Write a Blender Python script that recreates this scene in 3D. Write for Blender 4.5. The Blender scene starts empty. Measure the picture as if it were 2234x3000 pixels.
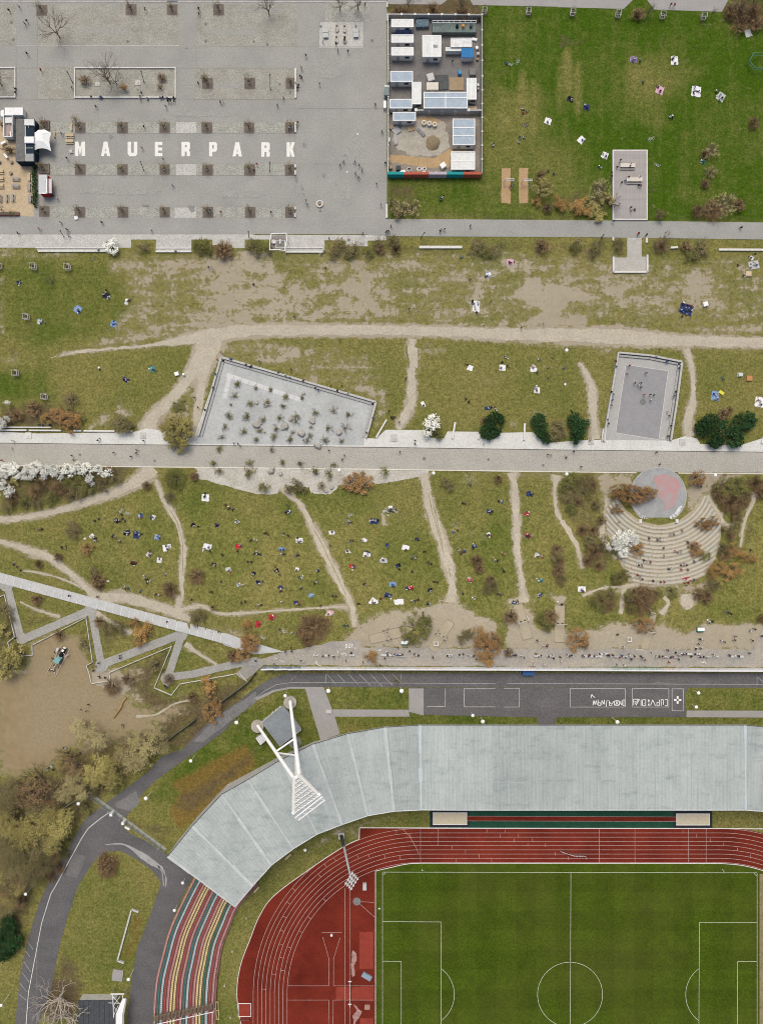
import bpy, bmesh, math, random
import numpy as np
from mathutils import Vector, Matrix
from mathutils.geometry import delaunay_2d_cdt
R = random.Random(11)
SC = bpy.context.scene
# ---------------------------------------------------------------- camera, sky, sun
CAM_H = 210.0          # drone height over the pitch, metres
PPM = 10.44            # survey units (plan digitised from the aerial) per metre at pitch level
cam = bpy.data.cameras.new('camera'); camo = bpy.data.objects.new('camera', cam)
SC.collection.objects.link(camo); SC.camera = camo
camo.location = (0, 0, CAM_H); camo.rotation_euler = (0, 0, 0)
cam.sensor_fit = 'VERTICAL'; cam.angle = 2*math.atan(1500/PPM/CAM_H)
cam.clip_start = 1; cam.clip_end = 6000
SUN_EL, SUN_AZ = math.radians(63), math.radians(-12)     # azimuth from +Y, towards +X
world = bpy.data.worlds.new('World'); SC.world = world; world.use_nodes = True
nt = world.node_tree; bg = nt.nodes['Background']
sky = nt.nodes.new('ShaderNodeTexSky'); sky.sky_type = 'NISHITA'; sky.sun_disc = False
sky.sun_elevation = SUN_EL; sky.sun_rotation = SUN_AZ; sky.air_density = 0.8; sky.dust_density = 5.0; sky.ozone_density = 0.2
nt.links.new(sky.outputs[0], bg.inputs[0]); bg.inputs[1].default_value = 0.15
sun = bpy.data.lights.new('sun', 'SUN'); suno = bpy.data.objects.new('sun', sun); SC.collection.objects.link(suno)
sun.energy = 1.5; sun.angle = math.radians(34); sun.color = (1.0, 0.985, 0.87)
d = Vector((math.sin(SUN_AZ)*math.cos(SUN_EL), math.cos(SUN_AZ)*math.cos(SUN_EL), math.sin(SUN_EL)))
suno.rotation_euler = d.to_track_quat('Z', 'Y').to_euler(); suno.location = (0, 60, 150)
SC.view_settings.view_transform = 'Standard'; SC.view_settings.look = 'None'
SC.view_settings.exposure = 0.05; SC.view_settings.gamma = 1.0; SC.view_settings.use_curve_mapping = False

SC.render.engine = 'CYCLES'; SC.cycles.pixel_filter_type = 'BLACKMAN_HARRIS'; SC.cycles.filter_width = 1.0
# ---------------------------------------------------------------- terrain and plan
def sst(a, b, x):
    t = np.clip((np.asarray(x, dtype=float)-a)/(b-a), 0, 1); return t*t*(3-2*t)
def terr(px, py):
    px = np.asarray(px, dtype=float); py = np.asarray(py, dtype=float)
    up = sst(1440, 1900, py)
    left = sst(250, 800, px-(py-1700)*0.6)
    dy = np.maximum(0, 2914-py)
    D = np.where(px < 1228, np.hypot(px-1228, dy), np.where(px > 2109, np.hypot(np.minimum(px-2109, 400), dy), dy))
    down = sst(560, 772, D)
    return 7.0*up*left*down
def W(px, py, z=None, dz=0.0):
    """plan point (survey units) -> world metres; z given = height of that point, else the ground there (+dz)"""
    if z is None: z = float(terr(px, py))+dz
    f = (CAM_H-z)/CAM_H/PPM
    return Vector(((px-1117)*f, -(py-1500)*f, z))
TILES = dict(a1=(0,0,600),a2=(560,0,600),a3=(1100,0,600),a4=(1634,0,600),b1=(0,300,600),b2=(560,350,600),b3=(1100,300,600),
 b4=(1634,350,600),c1=(0,620,750),c2=(742,620,750),c3=(1484,620,750),d1=(0,1000,600),d2=(560,1000,600),d3=(1100,1000,600),
 d4=(1634,1000,600),e1=(0,1350,600),e2=(560,1380,600),e3=(1100,1380,600),e4=(1634,1350,600),f1=(0,1700,750),f2=(700,1740,750),
 f3=(1484,1740,750),g1=(0,2100,750),g2=(0,2500,750),g3=(650,2200,750),g4=(650,2500,750),g5=(1384,2200,850),
 t1=(1660,1990,360),t2=(960,1880,300),t3=(720,2020,297.9),t4=(1850,1480,260),t6=(0,320,253.1),src=(0,0,1652))
def tp(tile, x, y):
    a, b, w = TILES[tile]; k = w/1652.0
    return (a+x*k, b+y*k)
def tps(tile, pts):
    return [tp(tile, *p) for p in pts]
def ts(tile, s):
    return s*TILES[tile][2]/1652.0

# ---------------------------------------------------------------- helpers
COL = SC.collection
def link(name, data, parent=None, loc=(0,0,0), rz=0.0, scale=None):
    o = bpy.data.objects.new(name, data); COL.objects.link(o)
    o.location = loc; o.rotation_euler = (0,0,rz)
    if scale is not None: o.scale = scale
    if parent is not None: o.parent = parent
    return o
class MB:
    def __init__(s): s.v=[]; s.f=[]; s.m=[]
    def add(s, vs, fs, mi=0):
        n=len(s.v); s.v.extend([tuple(v) for v in vs]); s.f.extend([tuple(i+n for i in f) for f in fs]); s.m.extend([mi]*len(fs)); return s
    def box(s, c, sz, rz=0.0, mi=0):
        x,y,z = sz[0]/2, sz[1]/2, sz[2]/2; ca,sa = math.cos(rz), math.sin(rz); vs=[]
        for dz in (-z,z):
            for dx,dy in ((-x,-y),(x,-y),(x,y),(-x,y)): vs.append((c[0]+dx*ca-dy*sa, c[1]+dx*sa+dy*ca, c[2]+dz))
        return s.add(vs, [(3,2,1,0),(4,5,6,7),(0,1,5,4),(1,2,6,5),(2,3,7,6),(3,0,4,7)], mi)
    def tube(s, p0, p1, r0, r1=None, n=6, mi=0, cap=True):
        p0=Vector(p0); p1=Vector(p1); r1=r0 if r1 is None else r1; d=p1-p0
        if d.length < 1e-6: return s
        q=d.to_track_quat('Z','Y'); vs=[]
        for p,r in ((p0,r0),(p1,r1)):
            for k in range(n):
                a=2*math.pi*k/n; vs.append(p+q@Vector((math.cos(a)*r, math.sin(a)*r, 0)))
        fs=[(k,(k+1)%n,n+(k+1)%n,n+k) for k in range(n)]
        if cap: fs += [tuple(range(n-1,-1,-1)), tuple(range(n,2*n))]
        return s.add(vs, fs, mi)
    def path(s, pts, r, n=6, mi=0, close=False):
        pp = list(pts)+([pts[0]] if close else [])
        for a,b in zip(pp, pp[1:]): s.tube(a, b, r, r, n, mi)
        return s
    def prism(s, poly, z0, z1, mi=0):
        n=len(poly)
        ar=sum(poly[i][0]*poly[(i+1)%n][1]-poly[(i+1)%n][0]*poly[i][1] for i in range(n))
        if ar<0: poly=list(reversed(poly))
        f0 = z0 if callable(z0) else (lambda p: z0); f1 = z1 if callable(z1) else (lambda p: z1)
        vs=[(p[0],p[1],f0(p)) for p in poly]+[(p[0],p[1],f1(p)) for p in poly]
        fs=[(k,(k+1)%n,n+(k+1)%n,n+k) for k in range(n)]+[tuple(range(n-1,-1,-1)), tuple(range(n,2*n))]
        return s.add(vs, fs, mi)
    def mesh(s, name, mats=()):
        me=bpy.data.meshes.new(name); me.from_pydata(s.v, [], s.f)
        for m in mats: me.materials.append(m)
        if len(mats)>1 and s.m: me.polygons.foreach_set('material_index', s.m)
        me.update(); return me
    def obj(s, name, mats, parent=None, loc=(0,0,0), rz=0.0, smooth=False):
        if not isinstance(mats,(list,tuple)): mats=[mats]
        me=s.mesh(name, mats)
        if smooth: me.polygons.foreach_set('use_smooth',[True]*len(me.polygons))
        return link(name, me, parent, loc, rz)

REG=[]
def reg(o, desc, cat, group=None, label=None):
    """note a thing; its label is finished at the end so that it singles the thing out"""
    o['category']=cat
    if group: o['group']=group
    REG.append((o, desc, label)); return o
def empty(name, loc, rz=0.0):
    o=bpy.data.objects.new(name, None); COL.objects.link(o); o.location=loc; o.rotation_euler=(0,0,rz); o.empty_display_size=0.5; return o
def struct(o): o['kind']='structure'; return o

# ---------------------------------------------------------------- materials
MATS={}
def srgb(r,g,b):
    f=lambda c: ((c/255+0.055)/1.055)**2.4 if c>10 else c/255/12.92
    return (f(r),f(g),f(b))
def mat(name, c1, c2=None, scale=1.0, rough=0.85, metal=0.0, fine=None, amt=1.0, bump=0.0, stretch=None, detail=5.0):
    """two-colour noise material in object space; fine = (scale, strength) of a second, value-only grain"""
    if name in MATS: return MATS[name]
    m=bpy.data.materials.new(name); m.use_nodes=True; n=m.node_tree.nodes; L=m.node_tree.links
    b=n['Principled BSDF']; b.inputs['Roughness'].default_value=rough; b.inputs['Metallic'].default_value=metal
    b.inputs['Specular IOR Level'].default_value=0.04 if rough>=.7 else 0.3
    if c2 is None: c2=tuple(x*0.8 for x in c1)
    tc=n.new('ShaderNodeTexCoord'); vec=tc.outputs['Object']
    if stretch:
        mp=n.new('ShaderNodeMapping'); mp.inputs['Scale'].default_value=stretch; L.new(vec,mp.inputs[0]); vec=mp.outputs[0]
    nz=n.new('ShaderNodeTexNoise'); nz.inputs['Scale'].default_value=scale; nz.inputs['Detail'].default_value=detail; nz.inputs['Roughness'].default_value=0.65
    L.new(vec,nz.inputs['Vector'])
    rp=n.new('ShaderNodeMapRange'); rp.inputs[1].default_value=0.5-0.2/max(amt,.01); rp.inputs[2].default_value=0.5+0.2/max(amt,.01); L.new(nz.outputs['Fac'],rp.inputs[0])
    mx=n.new('ShaderNodeMix'); mx.data_type='RGBA'; mx.inputs[6].default_value=(*c1,1); mx.inputs[7].default_value=(*c2,1); L.new(rp.outputs[0],mx.inputs[0])
    out=mx.outputs[2]
    if fine:
        n2=n.new('ShaderNodeTexNoise'); n2.inputs['Scale'].default_value=fine[0]; n2.inputs['Detail'].default_value=3; L.new(tc.outputs['Object'],n2.inputs['Vector'])
        r2=n.new('ShaderNodeMapRange'); r2.inputs[1].default_value=0.3; r2.inputs[2].default_value=0.7; r2.inputs[3].default_value=1-fine[1]; r2.inputs[4].default_value=1+fine[1]; L.new(n2.outputs['Fac'],r2.inputs[0])
        ml=n.new('ShaderNodeMix'); ml.data_type='RGBA'; ml.blend_type='MULTIPLY'; ml.inputs[0].default_value=1
        L.new(out,ml.inputs[6]); cb=n.new('ShaderNodeCombineColor')
        for i in range(3): L.new(r2.outputs[0],cb.inputs[i])
        L.new(cb.outputs[0],ml.inputs[7]); out=ml.outputs[2]
    L.new(out,b.inputs['Base Color'])
    if bump:
        bp=n.new('ShaderNodeBump'); bp.inputs['Strength'].default_value=bump; bp.inputs['Distance'].default_value=0.05; L.new(nz.outputs['Fac'],bp.inputs['Height']); L.new(bp.outputs[0],b.inputs['Normal'])
    MATS[name]=m; return m
def leafmat(name, cols, rough=0.8, trans=0.15):
    """foliage: every leaf (mesh island) takes its own tone; plants differ a little from each other"""
    if name in MATS: return MATS[name]
    m=bpy.data.materials.new(name); m.use_nodes=True; n=m.node_tree.nodes; L=m.node_tree.links
    b=n['Principled BSDF']; b.inputs['Roughness'].default_value=rough; b.inputs['Specular IOR Level'].default_value=0.05
    g=n.new('ShaderNodeNewGeometry'); r=n.new('ShaderNodeValToRGB'); L.new(g.outputs['Random Per Island'],r.inputs[0])
    e=r.color_ramp.elements
    while len(e)<len(cols): e.new(0.5)
    for i,c in enumerate(cols): e[i].position=i/(len(cols)-1); e[i].color=(*c,1)
    oi=n.new('ShaderNodeObjectInfo'); mr=n.new('ShaderNodeMapRange'); mr.inputs[3].default_value=0.75; mr.inputs[4].default_value=1.2; L.new(oi.outputs['Random'],mr.inputs[0])
    hs=n.new('ShaderNodeHueSaturation'); L.new(r.outputs[0],hs.inputs['Color']); L.new(mr.outputs[0],hs.inputs['Value'])
    L.new(hs.outputs[0],b.inputs['Base Color'])
    MATS[name]=m; return m
def flat(name, c, rough=0.7, metal=0.0):
    return mat(name, c, tuple(min(1,x*0.86) for x in c), scale=2.0, rough=rough, metal=metal)
WHITE=flat('white_paint',(.78,.78,.76)); LINE=mat('line_paint',(.72,.74,.70),(.5,.52,.47),scale=1.5,rough=.8,amt=.8)
CONC=mat('concrete',(.50,.49,.46),(.38,.37,.34),scale=.8,fine=(6,.12)); DARKC=mat('dark_concrete',(.2,.2,.19),(.15,.15,.14),scale=.8)
WOODL=mat('light_timber',(.56,.46,.30),(.45,.36,.22),scale=2,stretch=(1,6,1)); WOODD=mat('weathered_timber',(.30,.26,.21),(.2,.17,.13),scale=2)
STEEL=flat('grey_steel',(.42,.43,.42),.5,.3); DARK=flat('black_paint',(.02,.02,.022)); DGREY=flat('dark_grey_paint',(.07,.07,.075))
BARK=mat('bark',(.16,.125,.095),(.09,.07,.05),scale=6); PALEBARK=mat('pale_bark',(.52,.46,.40),(.34,.29,.24),scale=3)
TWIG=mat('twig_bark',(.20,.165,.12),(.12,.10,.07),scale=4); DTWIG=mat('dark_twig_bark',(.12,.09,.07),(.07,.055,.04),scale=4)

# ---------------------------------------------------------------- sheets on the ground
LAYER=[0]
def resample(pts, step, close=True):
    out=[]; n=len(pts)
    for i in range(n if close else n-1):
        a=pts[i]; b=pts[(i+1)%n]; L=math.hypot(b[0]-a[0],b[1]-a[1]); k=max(1,int(L/step))
        for j in range(k): out.append((a[0]+(b[0]-a[0])*j/k, a[1]+(b[1]-a[1])*j/k))
    if not close: out.append(pts[-1])
    return out
def inside(poly, X, Y):
    X=np.asarray(X,dtype=float); Y=np.asarray(Y,dtype=float); c=np.zeros(X.shape,bool); n=len(poly)
    for i in range(n):
        x1,y1=poly[i]; x2,y2=poly[(i+1)%n]
        if y1==y2: continue
        c ^= ((y1>Y)!=(y2>Y)) & (X < (x2-x1)*(Y-y1)/(y2-y1)+x1)
    return c
def segdist(pts, X, Y, close=True):
    d=np.full(np.shape(X),1e9); n=len(pts)
    for i in range(n if close else n-1):
        x1,y1=pts[i]; x2,y2=pts[(i+1)%n]; dx,dy=x2-x1,y2-y1; l=dx*dx+dy*dy or 1e-9
        t=np.clip(((X-x1)*dx+(Y-y1)*dy)/l,0,1); d=np.minimum(d,np.hypot(X-x1-t*dx,Y-y1-t*dy))
    return d
def jitter(pts, step, amp, seed=0, close=True):
    """ragged outline: resampled, pushed about with two octaves of smooth noise"""
    rr=random.Random(seed); q=resample(pts, step, close); n=len(q); o1=[rr.gauss(0,1) for _ in range(n)]; o2=[rr.gauss(0,1) for _ in range(n//4+3)]
    res=[]
    for i,p in enumerate(q):
        a=q[i-1] if (i>0 or close) else p; b=q[(i+1)%n] if (i<n-1 or close) else p
        tx,ty=b[0]-a[0],b[1]-a[1]; l=math.hypot(tx,ty) or 1; k=i/4; j=int(k); fr=k-j
        s=amp*(0.45*o1[i]+0.8*(o2[j]*(1-fr)+o2[j+1]*fr)); res.append((p[0]-ty/l*s, p[1]+tx/l*s))
    return res
def sheet(name, poly, m, off, step=None, kind='structure', parent=None):
    """a thin surface laid on the ground, following the slope; step = mesh spacing where the ground is not level"""
    pts=resample(poly, step) if step else list(poly)
    n=len(pts); vs=[Vector(p) for p in pts]; ed=[(i,(i+1)%n) for i in range(n)]
    if step:
        xs=[p[0] for p in poly]; ys=[p[1] for p in poly]
        gx,gy=np.meshgrid(np.arange(min(xs)+step/2,max(xs),step), np.arange(min(ys)+step/2,max(ys),step)); gx=gx.ravel(); gy=gy.ravel()
        ok=inside(poly,gx,gy)&(segdist(poly,gx,gy)>step*0.3)
        vs += [Vector((float(a),float(b))) for a,b in zip(gx[ok],gy[ok])]
    r=delaunay_2d_cdt(vs, ed, [], 1, 1e-4)
    co=[W(v[0],v[1],None,off) for v in r[0]]
    fs=[]
    for f in r[2]:
        a,b,c=[co[i] for i in f[:3]]
        fs.append(tuple(f) if (b-a).cross(c-a).z>0 else tuple(reversed(f)))
    me=bpy.data.meshes.new(name); me.from_pydata([tuple(c) for c in co],[],fs); me.materials.append(m); me.update()
    o=link(name, me, parent)
    if kind: o['kind']=kind
    return o
def smoothline(pts, per=8):
    q=[pts[0]]+list(pts)+[pts[-1]]; out=[]
    for i in range(1,len(q)-2):
        p0,p1,p2,p3=q[i-1:i+3]
        for j in range(per):
            t=j/per; out.append(tuple(0.5*((2*p1[k])+(-p0[k]+p2[k])*t+(2*p0[k]-5*p1[k]+4*p2[k]-p3[k])*t*t+(-p0[k]+3*p1[k]-3*p2[k]+p3[k])*t**3) for k in range(len(p1))))
    out.append(tuple(pts[-1])); return out
def ribbon_poly(pts, amp=0.0, seed=0, per=10):
    """pts (x,y,width) -> outline"""
    q=smoothline(pts,per); L=[]; Rr=[]
    for i,p in enumerate(q):
        a=q[max(0,i-1)]; b=q[min(len(q)-1,i+1)]; tx,ty=b[0]-a[0],b[1]-a[1]; l=math.hypot(tx,ty) or 1
        nx,ny=-ty/l,tx/l; w=p[2]/2; L.append((p[0]+nx*w,p[1]+ny*w)); Rr.append((p[0]-nx*w,p[1]-ny*w))
    if amp: L=jitter(L,4,amp,seed,False); Rr=jitter(Rr,4,amp,seed+1,False)
    return L+Rr[::-1]
def stripe_mesh(lines, w, off, step=12):
    """painted lines: list of polylines (plan) as thin quads following the ground"""
    mb=MB()
    for ln in lines:
        q=resample(ln, step, False)
        for a,b in zip(q,q[1:]):
            dx,dy=b[0]-a[0],b[1]-a[1]; l=math.hypot(dx,dy)
            if l<1e-6: continue
            nx,ny=-dy/l*w/2,dx/l*w/2
            mb.add([W(a[0]+nx,a[1]+ny,None,off),W(b[0]+nx,b[1]+ny,None,off),W(b[0]-nx,b[1]-ny,None,off),W(a[0]-nx,a[1]-ny,None,off)],[(0,1,2,3)])
    return mb
def arc(cx,cy,r,a0,a1,n=48):
    return [(cx+r*math.cos(math.radians(a0+(a1-a0)*i/n)), cy+r*math.sin(math.radians(a0+(a1-a0)*i/n))) for i in range(n+1)]
# ---------------------------------------------------------------- ground: one fine sheet, split by use
def ground_material(name,GCOL):
    m=bpy.data.materials.new(name); m.use_nodes=True; n=m.node_tree.nodes; L=m.node_tree.links
    b=n['Principled BSDF']; b.inputs['Roughness'].default_value=.95; b.inputs['Specular IOR Level'].default_value=.02
    tc=n.new('ShaderNodeTexCoord'); at=n.new('ShaderNodeAttribute'); at.attribute_name='cover'; sp=n.new('ShaderNodeSeparateColor'); L.new(at.outputs['Color'],sp.inputs[0])
    def noise(sc,det=6,ro=.62,st=None):
        v=tc.outputs['Object']
        if st:
            mp=n.new('ShaderNodeMapping'); mp.inputs['Scale'].default_value=st; L.new(v,mp.inputs[0]); v=mp.outputs[0]
        z=n.new('ShaderNodeTexNoise'); z.inputs['Scale'].default_value=sc; z.inputs['Detail'].default_value=det; z.inputs['Roughness'].default_value=ro; L.new(v,z.inputs['Vector']); return z.outputs['Fac']
    def mth(op,a,c=None,cl=False):
        x=n.new('ShaderNodeMath'); x.operation=op; x.use_clamp=cl
        for i,q in enumerate((a,c)):
            if q is None: continue
            if isinstance(q,(int,float)): x.inputs[i].default_value=q
            else: L.new(q,x.inputs[i])
        return x.outputs[0]
    def rng(v,a,c,lo=0,hi=1):
        x=n.new('ShaderNodeMapRange'); x.inputs[1].default_value=a; x.inputs[2].default_value=c; x.inputs[3].default_value=lo; x.inputs[4].default_value=hi; L.new(v,x.inputs[0]); return x.outputs[0]
    def mix(f,a,c):
        x=n.new('ShaderNodeMix'); x.data_type='RGBA'; L.new(f,x.inputs[0])
        for i,q in ((6,a),(7,c)):
            if isinstance(q,tuple): x.inputs[i].default_value=(*q,1)
            else: L.new(q,x.inputs[i])
        return x.outputs[2]
    big=noise(.045,5,.6); mid=noise(.28,7,.68); fine=noise(1.6,4,.7); tuft=noise(4.5,2,.6); streak=noise(.5,5,.65,(.12,1,1)); mow=noise(.35,4,.6,(1,.07,1))
    # grass: dry <-> lush
    g=mth('ADD',sp.outputs['Green'],mth('MULTIPLY',mth('SUBTRACT',mid,.5),1.05)); g=mth('ADD',g,mth('MULTIPLY',mth('SUBTRACT',big,.5),1.25)); g=mth('ADD',g,mth('MULTIPLY',mth('SUBTRACT',mow,.5),mth('MULTIPLY',sp.outputs['Green'],.9)),True)
    dry=mix(rng(fine,.36,.64),GCOL['dry1'],GCOL['dry2']); lush=mix(rng(fine,.36,.64),GCOL['lush1'],GCOL['lush2'])
    grass=mix(g,dry,lush)
    strw=mth('MULTIPLY',rng(noise(.9,6,.75),.60,.72),.4); grass=mix(strw,grass,GCOL['straw'])
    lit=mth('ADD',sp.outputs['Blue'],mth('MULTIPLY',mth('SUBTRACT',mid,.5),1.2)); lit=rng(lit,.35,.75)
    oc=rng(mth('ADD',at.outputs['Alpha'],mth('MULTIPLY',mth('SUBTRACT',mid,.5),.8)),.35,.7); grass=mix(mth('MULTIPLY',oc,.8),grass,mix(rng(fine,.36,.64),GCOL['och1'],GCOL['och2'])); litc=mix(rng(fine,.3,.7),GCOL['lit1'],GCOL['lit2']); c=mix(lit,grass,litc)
    s=mth('ADD',sp.outputs['Red'],mth('MULTIPLY',mth('SUBTRACT',mid,.5),1.5)); s=mth('ADD',s,mth('MULTIPLY',mth('SUBTRACT',streak,.5),.7)); s=mth('ADD',s,mth('MULTIPLY',mth('SUBTRACT',tuft,.5),.18)); s=mth('ADD',s,mth('MULTIPLY',mth('SUBTRACT',noise(1.05,5,.7),.5),.85))
    sm=rng(s,.47,.56); sand=mix(rng(mid,.35,.65),GCOL['sand1'],GCOL['sand2']); sand=mix(rng(big,.4,.6),sand,mix(rng(fine,.3,.7),GCOL['sand2'],GCOL['sand3']))
    c=mix(mth('MULTIPLY',rng(s,.20,.48),.6),c,GCOL['scuff']); c=mix(sm,c,sand)
    # grain of single tufts and pebbles
    gr=rng(tuft,.3,.7,.66,1.34); gr2=rng(noise(.75,5,.7),.34,.66,.80,1.2); gv=mth('MULTIPLY',gr,gr2)
    gv=mth('ADD',mth('MULTIPLY',gv,mth('SUBTRACT',1,mth('MULTIPLY',sm,.75))),mth('MULTIPLY',sm,.75))
    ml=n.new('ShaderNodeMix'); ml.data_type='RGBA'; ml.blend_type='MULTIPLY'; ml.inputs[0].default_value=1; L.new(c,ml.inputs[6]); cb=n.new('ShaderNodeCombineColor')
    for i in range(3): L.new(gv,cb.inputs[i])
    L.new(cb.outputs[0],ml.inputs[7]); L.new(ml.outputs[2],b.inputs['Base Color'])
    bp=n.new('ShaderNodeBump'); bp.inputs['Strength'].default_value=.5; bp.inputs['Distance'].default_value=.12; L.new(tuft,bp.inputs['Height']); L.new(bp.outputs[0],b.inputs['Normal'])
    return m
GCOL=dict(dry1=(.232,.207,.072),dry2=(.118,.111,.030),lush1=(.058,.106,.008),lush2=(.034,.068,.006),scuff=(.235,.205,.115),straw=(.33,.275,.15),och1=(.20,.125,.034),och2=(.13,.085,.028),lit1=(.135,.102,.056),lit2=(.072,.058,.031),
          sand1=(.335,.292,.210),sand2=(.285,.248,.178),sand3=(.37,.33,.25))
GM=ground_material('park_ground',GCOL); GM2=ground_material('playground_ground',dict(GCOL,sand1=(.275,.215,.125),sand2=(.23,.175,.098),sand3=(.30,.25,.165)))
STEP=6.0; GX=np.arange(-330,2570,STEP); GY=np.arange(-330,3331,STEP); PX,PY=np.meshgrid(GX,GY)
COV=np.zeros(PX.shape+(4,))
def lump(seed, sc):
    """smooth random field on the grid"""
    rs=np.random.RandomState(seed); k=max(2,int(sc/STEP)); h,w=PX.shape; g=rs.rand(h//k+3,w//k+3); yy=np.arange(h)/k; xx=np.arange(w)/k
    y0=yy.astype(int); x0=xx.astype(int); fy=(yy-y0)[:,None]; fx=(xx-x0)[None,:]; fy=fy*fy*(3-2*fy); fx=fx*fx*(3-2*fx)
    return g[y0][:,x0]*(1-fy)*(1-fx)+g[y0+1][:,x0]*fy*(1-fx)+g[y0][:,x0+1]*(1-fy)*fx+g[y0+1][:,x0+1]*fy*fx
def brush(ch, poly, val, soft=30, mode='max'):
    xs=[p[0] for p in poly]; ys=[p[1] for p in poly]; m=soft+STEP
    i0,i1=np.searchsorted(GY,(min(ys)-m,max(ys)+m)); j0,j1=np.searchsorted(GX,(min(xs)-m,max(xs)+m))
    X=PX[i0:i1,j0:j1]; Y=PY[i0:i1,j0:j1]
    if X.size==0: return
    ins=inside(poly,X,Y); sd=segdist(poly,X,Y); sd=np.where(ins,sd,-sd); k=np.clip(.5+sd/soft,0,1)
    c=COV[i0:i1,j0:j1,ch]
    if mode=='max': c[...]=np.maximum(c,val*k)
    elif mode=='set': c[...]=c*(1-k)+val*k
def blob(ch, x, y, r, val, soft=None, ry=None, mode='max'):
    ry=ry or r; brush(ch,[(x+r*math.cos(a*.5236),y+ry*math.sin(a*.5236)) for a in range(12)],val,soft or r*.9,mode)
# --- base tones by area
COV[...,1]=.16
brush(1,[(1130,-400),(2600,-400),(2600,660),(1420,660),(1420,560),(1130,660)],.90,40)
brush(1,[(1150,520),(1420,520),(1450,640),(1150,640)],.72,30,'set')
brush(1,[(1190,560),(1420,520),(1420,620),(1200,625)],.85,40)
blob(1,1560,520,150,.5,120,mode='set'); blob(1,1480,330,120,.52,110,mode='set'); blob(1,1930,270,90,.5,100,mode='set'); blob(1,1800,90,60,.6,80)
blob(1,2040,300,160,.9,150); blob(1,1500,180,110,.88,100); blob(1,1760,190,90,.88,100); blob(1,2100,180,90,.92,90); blob(1,2080,560,110,.9,80)
brush(1,[(-330,760),(330,770),(400,900),(330,990),(120,1010),(-330,1000)],.50,60)
brush(1,[(-330,1080),(150,1080),(170,1180),(-330,1180)],.66,60)
brush(1,[(20,780),(300,800),(380,900),(200,960),(20,930)],.52,60)
brush(1,[(800,2010),(2600,2010),(2600,2130),(800,2130)],.52,30); brush(1,[(700,2060),(960,2060),(960,2170),(700,2300),(560,2400),(430,2330)],.62,40)
brush(1,[(240,2480),(480,2560),(400,2900),(150,2960),(150,2700)],.26,50); brush(1,[(650,2400),(1240,2380),(1240,2430),(900,2560),(700,2750),(640,3330),(560,3330),(640,2800)],.24,30)
brush(1,[(980,1780),(1190,1780),(1250,1950),(950,1940)],.3,80)
for x,y,r in ((280,1720,90),(450,1560,90),(700,1600,120),(900,1500,120),(1050,1450,110),(1300,1450,100),(1250,1650,120),(900,1750,110),(600,1480,90),(1480,1600,110),(2150,1550,120),(2150,1800,100),(520,1900,80)):
    blob(1,x,y,r,.34,r)
for x,y,w,h,v in ((1530,300,16,190,.12),(1560,320,14,170,.25),(1660,220,18,160,.15),(1690,260,14,150,.25),(1640,260,12,150,.35),(1480,360,60,110,.3),(1920,240,70,60,.3),(1950,210,90,40,.3),(1540,470,110,50,.25),(1420,400,60,80,.6),(2020,560,60,40,.6),(1470,440,50,60,.3),(1880,330,50,50,.62)):
    blob(1,x,y,w,v,max(14,w),ry=h/2,mode='set')
# --- trodden bare ground
S=lambda t,p,v,soft=40: brush(0,tps(t,p),v,soft)
brush(0,[(330,745),(700,735),(2600,765),(2600,960),(1600,950),(680,950),(560,1060),(440,1260),(560,1270),(620,1060),(830,1080),(1120,1180),(1110,1060),(930,1010),(560,960),(300,990),(390,880)],.36,60)
COV[...,0]+=np.where((PY>735)&(PY<1250)&(PX>330),(lump(3,110)-.42)*.55*np.clip((1020-PY)/80,0.25,1),0).clip(0,1)
S('c1',[(700,290),(1150,290),(1480,310),(1650,330),(1650,440),(1040,450),(860,440),(680,420)],.46,40)
S('c1',[(1480,300),(1600,300),(1660,520),(1660,820),(1200,830),(1260,640),(1420,560)],.60,60)
S('c1',[(800,760),(1100,690),(1300,560),(1440,580),(1420,780),(1200,830),(700,880),(420,920)],.50,40)
S('c2',[(0,280),(150,270),(200,420),(380,470),(480,480),(420,650),(250,720),(0,730)],.60,60)
S('c2',[(350,350),(480,350),(520,470),(330,440)],.56,30); S('c2',[(480,350),(1380,360),(1380,405),(600,375)],.52,26)
S('c2',[(650,450),(720,440),(760,470),(1060,480),(1230,510),(1230,545),(950,560),(800,640),(560,700),(430,640),(500,540)],.56,40)
S('c2',[(860,560),(1000,560),(1000,650),(1300,720),(700,720)],.48,40); S('c2',[(1100,700),(1652,700),(1652,740),(1100,730)],.48,20)
S('c2',[(1500,540),(1652,540),(1652,560),(1500,560)],.55,14)
S('c3',[(100,410),(220,405),(240,460),(470,475),(560,540),(640,570),(400,590),(350,670),(510,670),(540,750),(0,750),(150,690),(200,640),(60,560),(0,560),(100,480)],.74,24)
S('c3',[(540,480),(900,480),(1000,560),(600,560)],.46,40); S('c3',[(660,400),(900,400),(900,430),(700,430)],.55,20); S('c3',[(1100,740),(1652,700),(1652,800),(1100,790)],.50,30)
S('c3',[(0,840),(650,870),(700,920),(560,900),(0,860)],.50,20); S('c3',[(1110,870),(1652,880),(1652,900),(1180,900)],.44,20); S('c3',[(1360,270),(1652,270),(1652,330),(1380,330)],.36,30)
S('c1',[(0,240),(500,250),(500,300),(0,300)],.42,26); S('c1',[(0,420),(25,420),(35,780),(0,800)],.5,20); S('c1',[(0,930),(130,930),(100,990),(0,990)],.5,30)
S('c2',[(0,820),(330,840),(320,960),(160,1010),(0,980)],.56,40); S('c2',[(330,1020),(470,1060),(720,1101),(340,1101)],.55,40)
S('d2',[(900,250),(1180,340),(1450,330),(1560,430),(1590,520),(1500,700),(1480,480)],.55,30)
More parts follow.
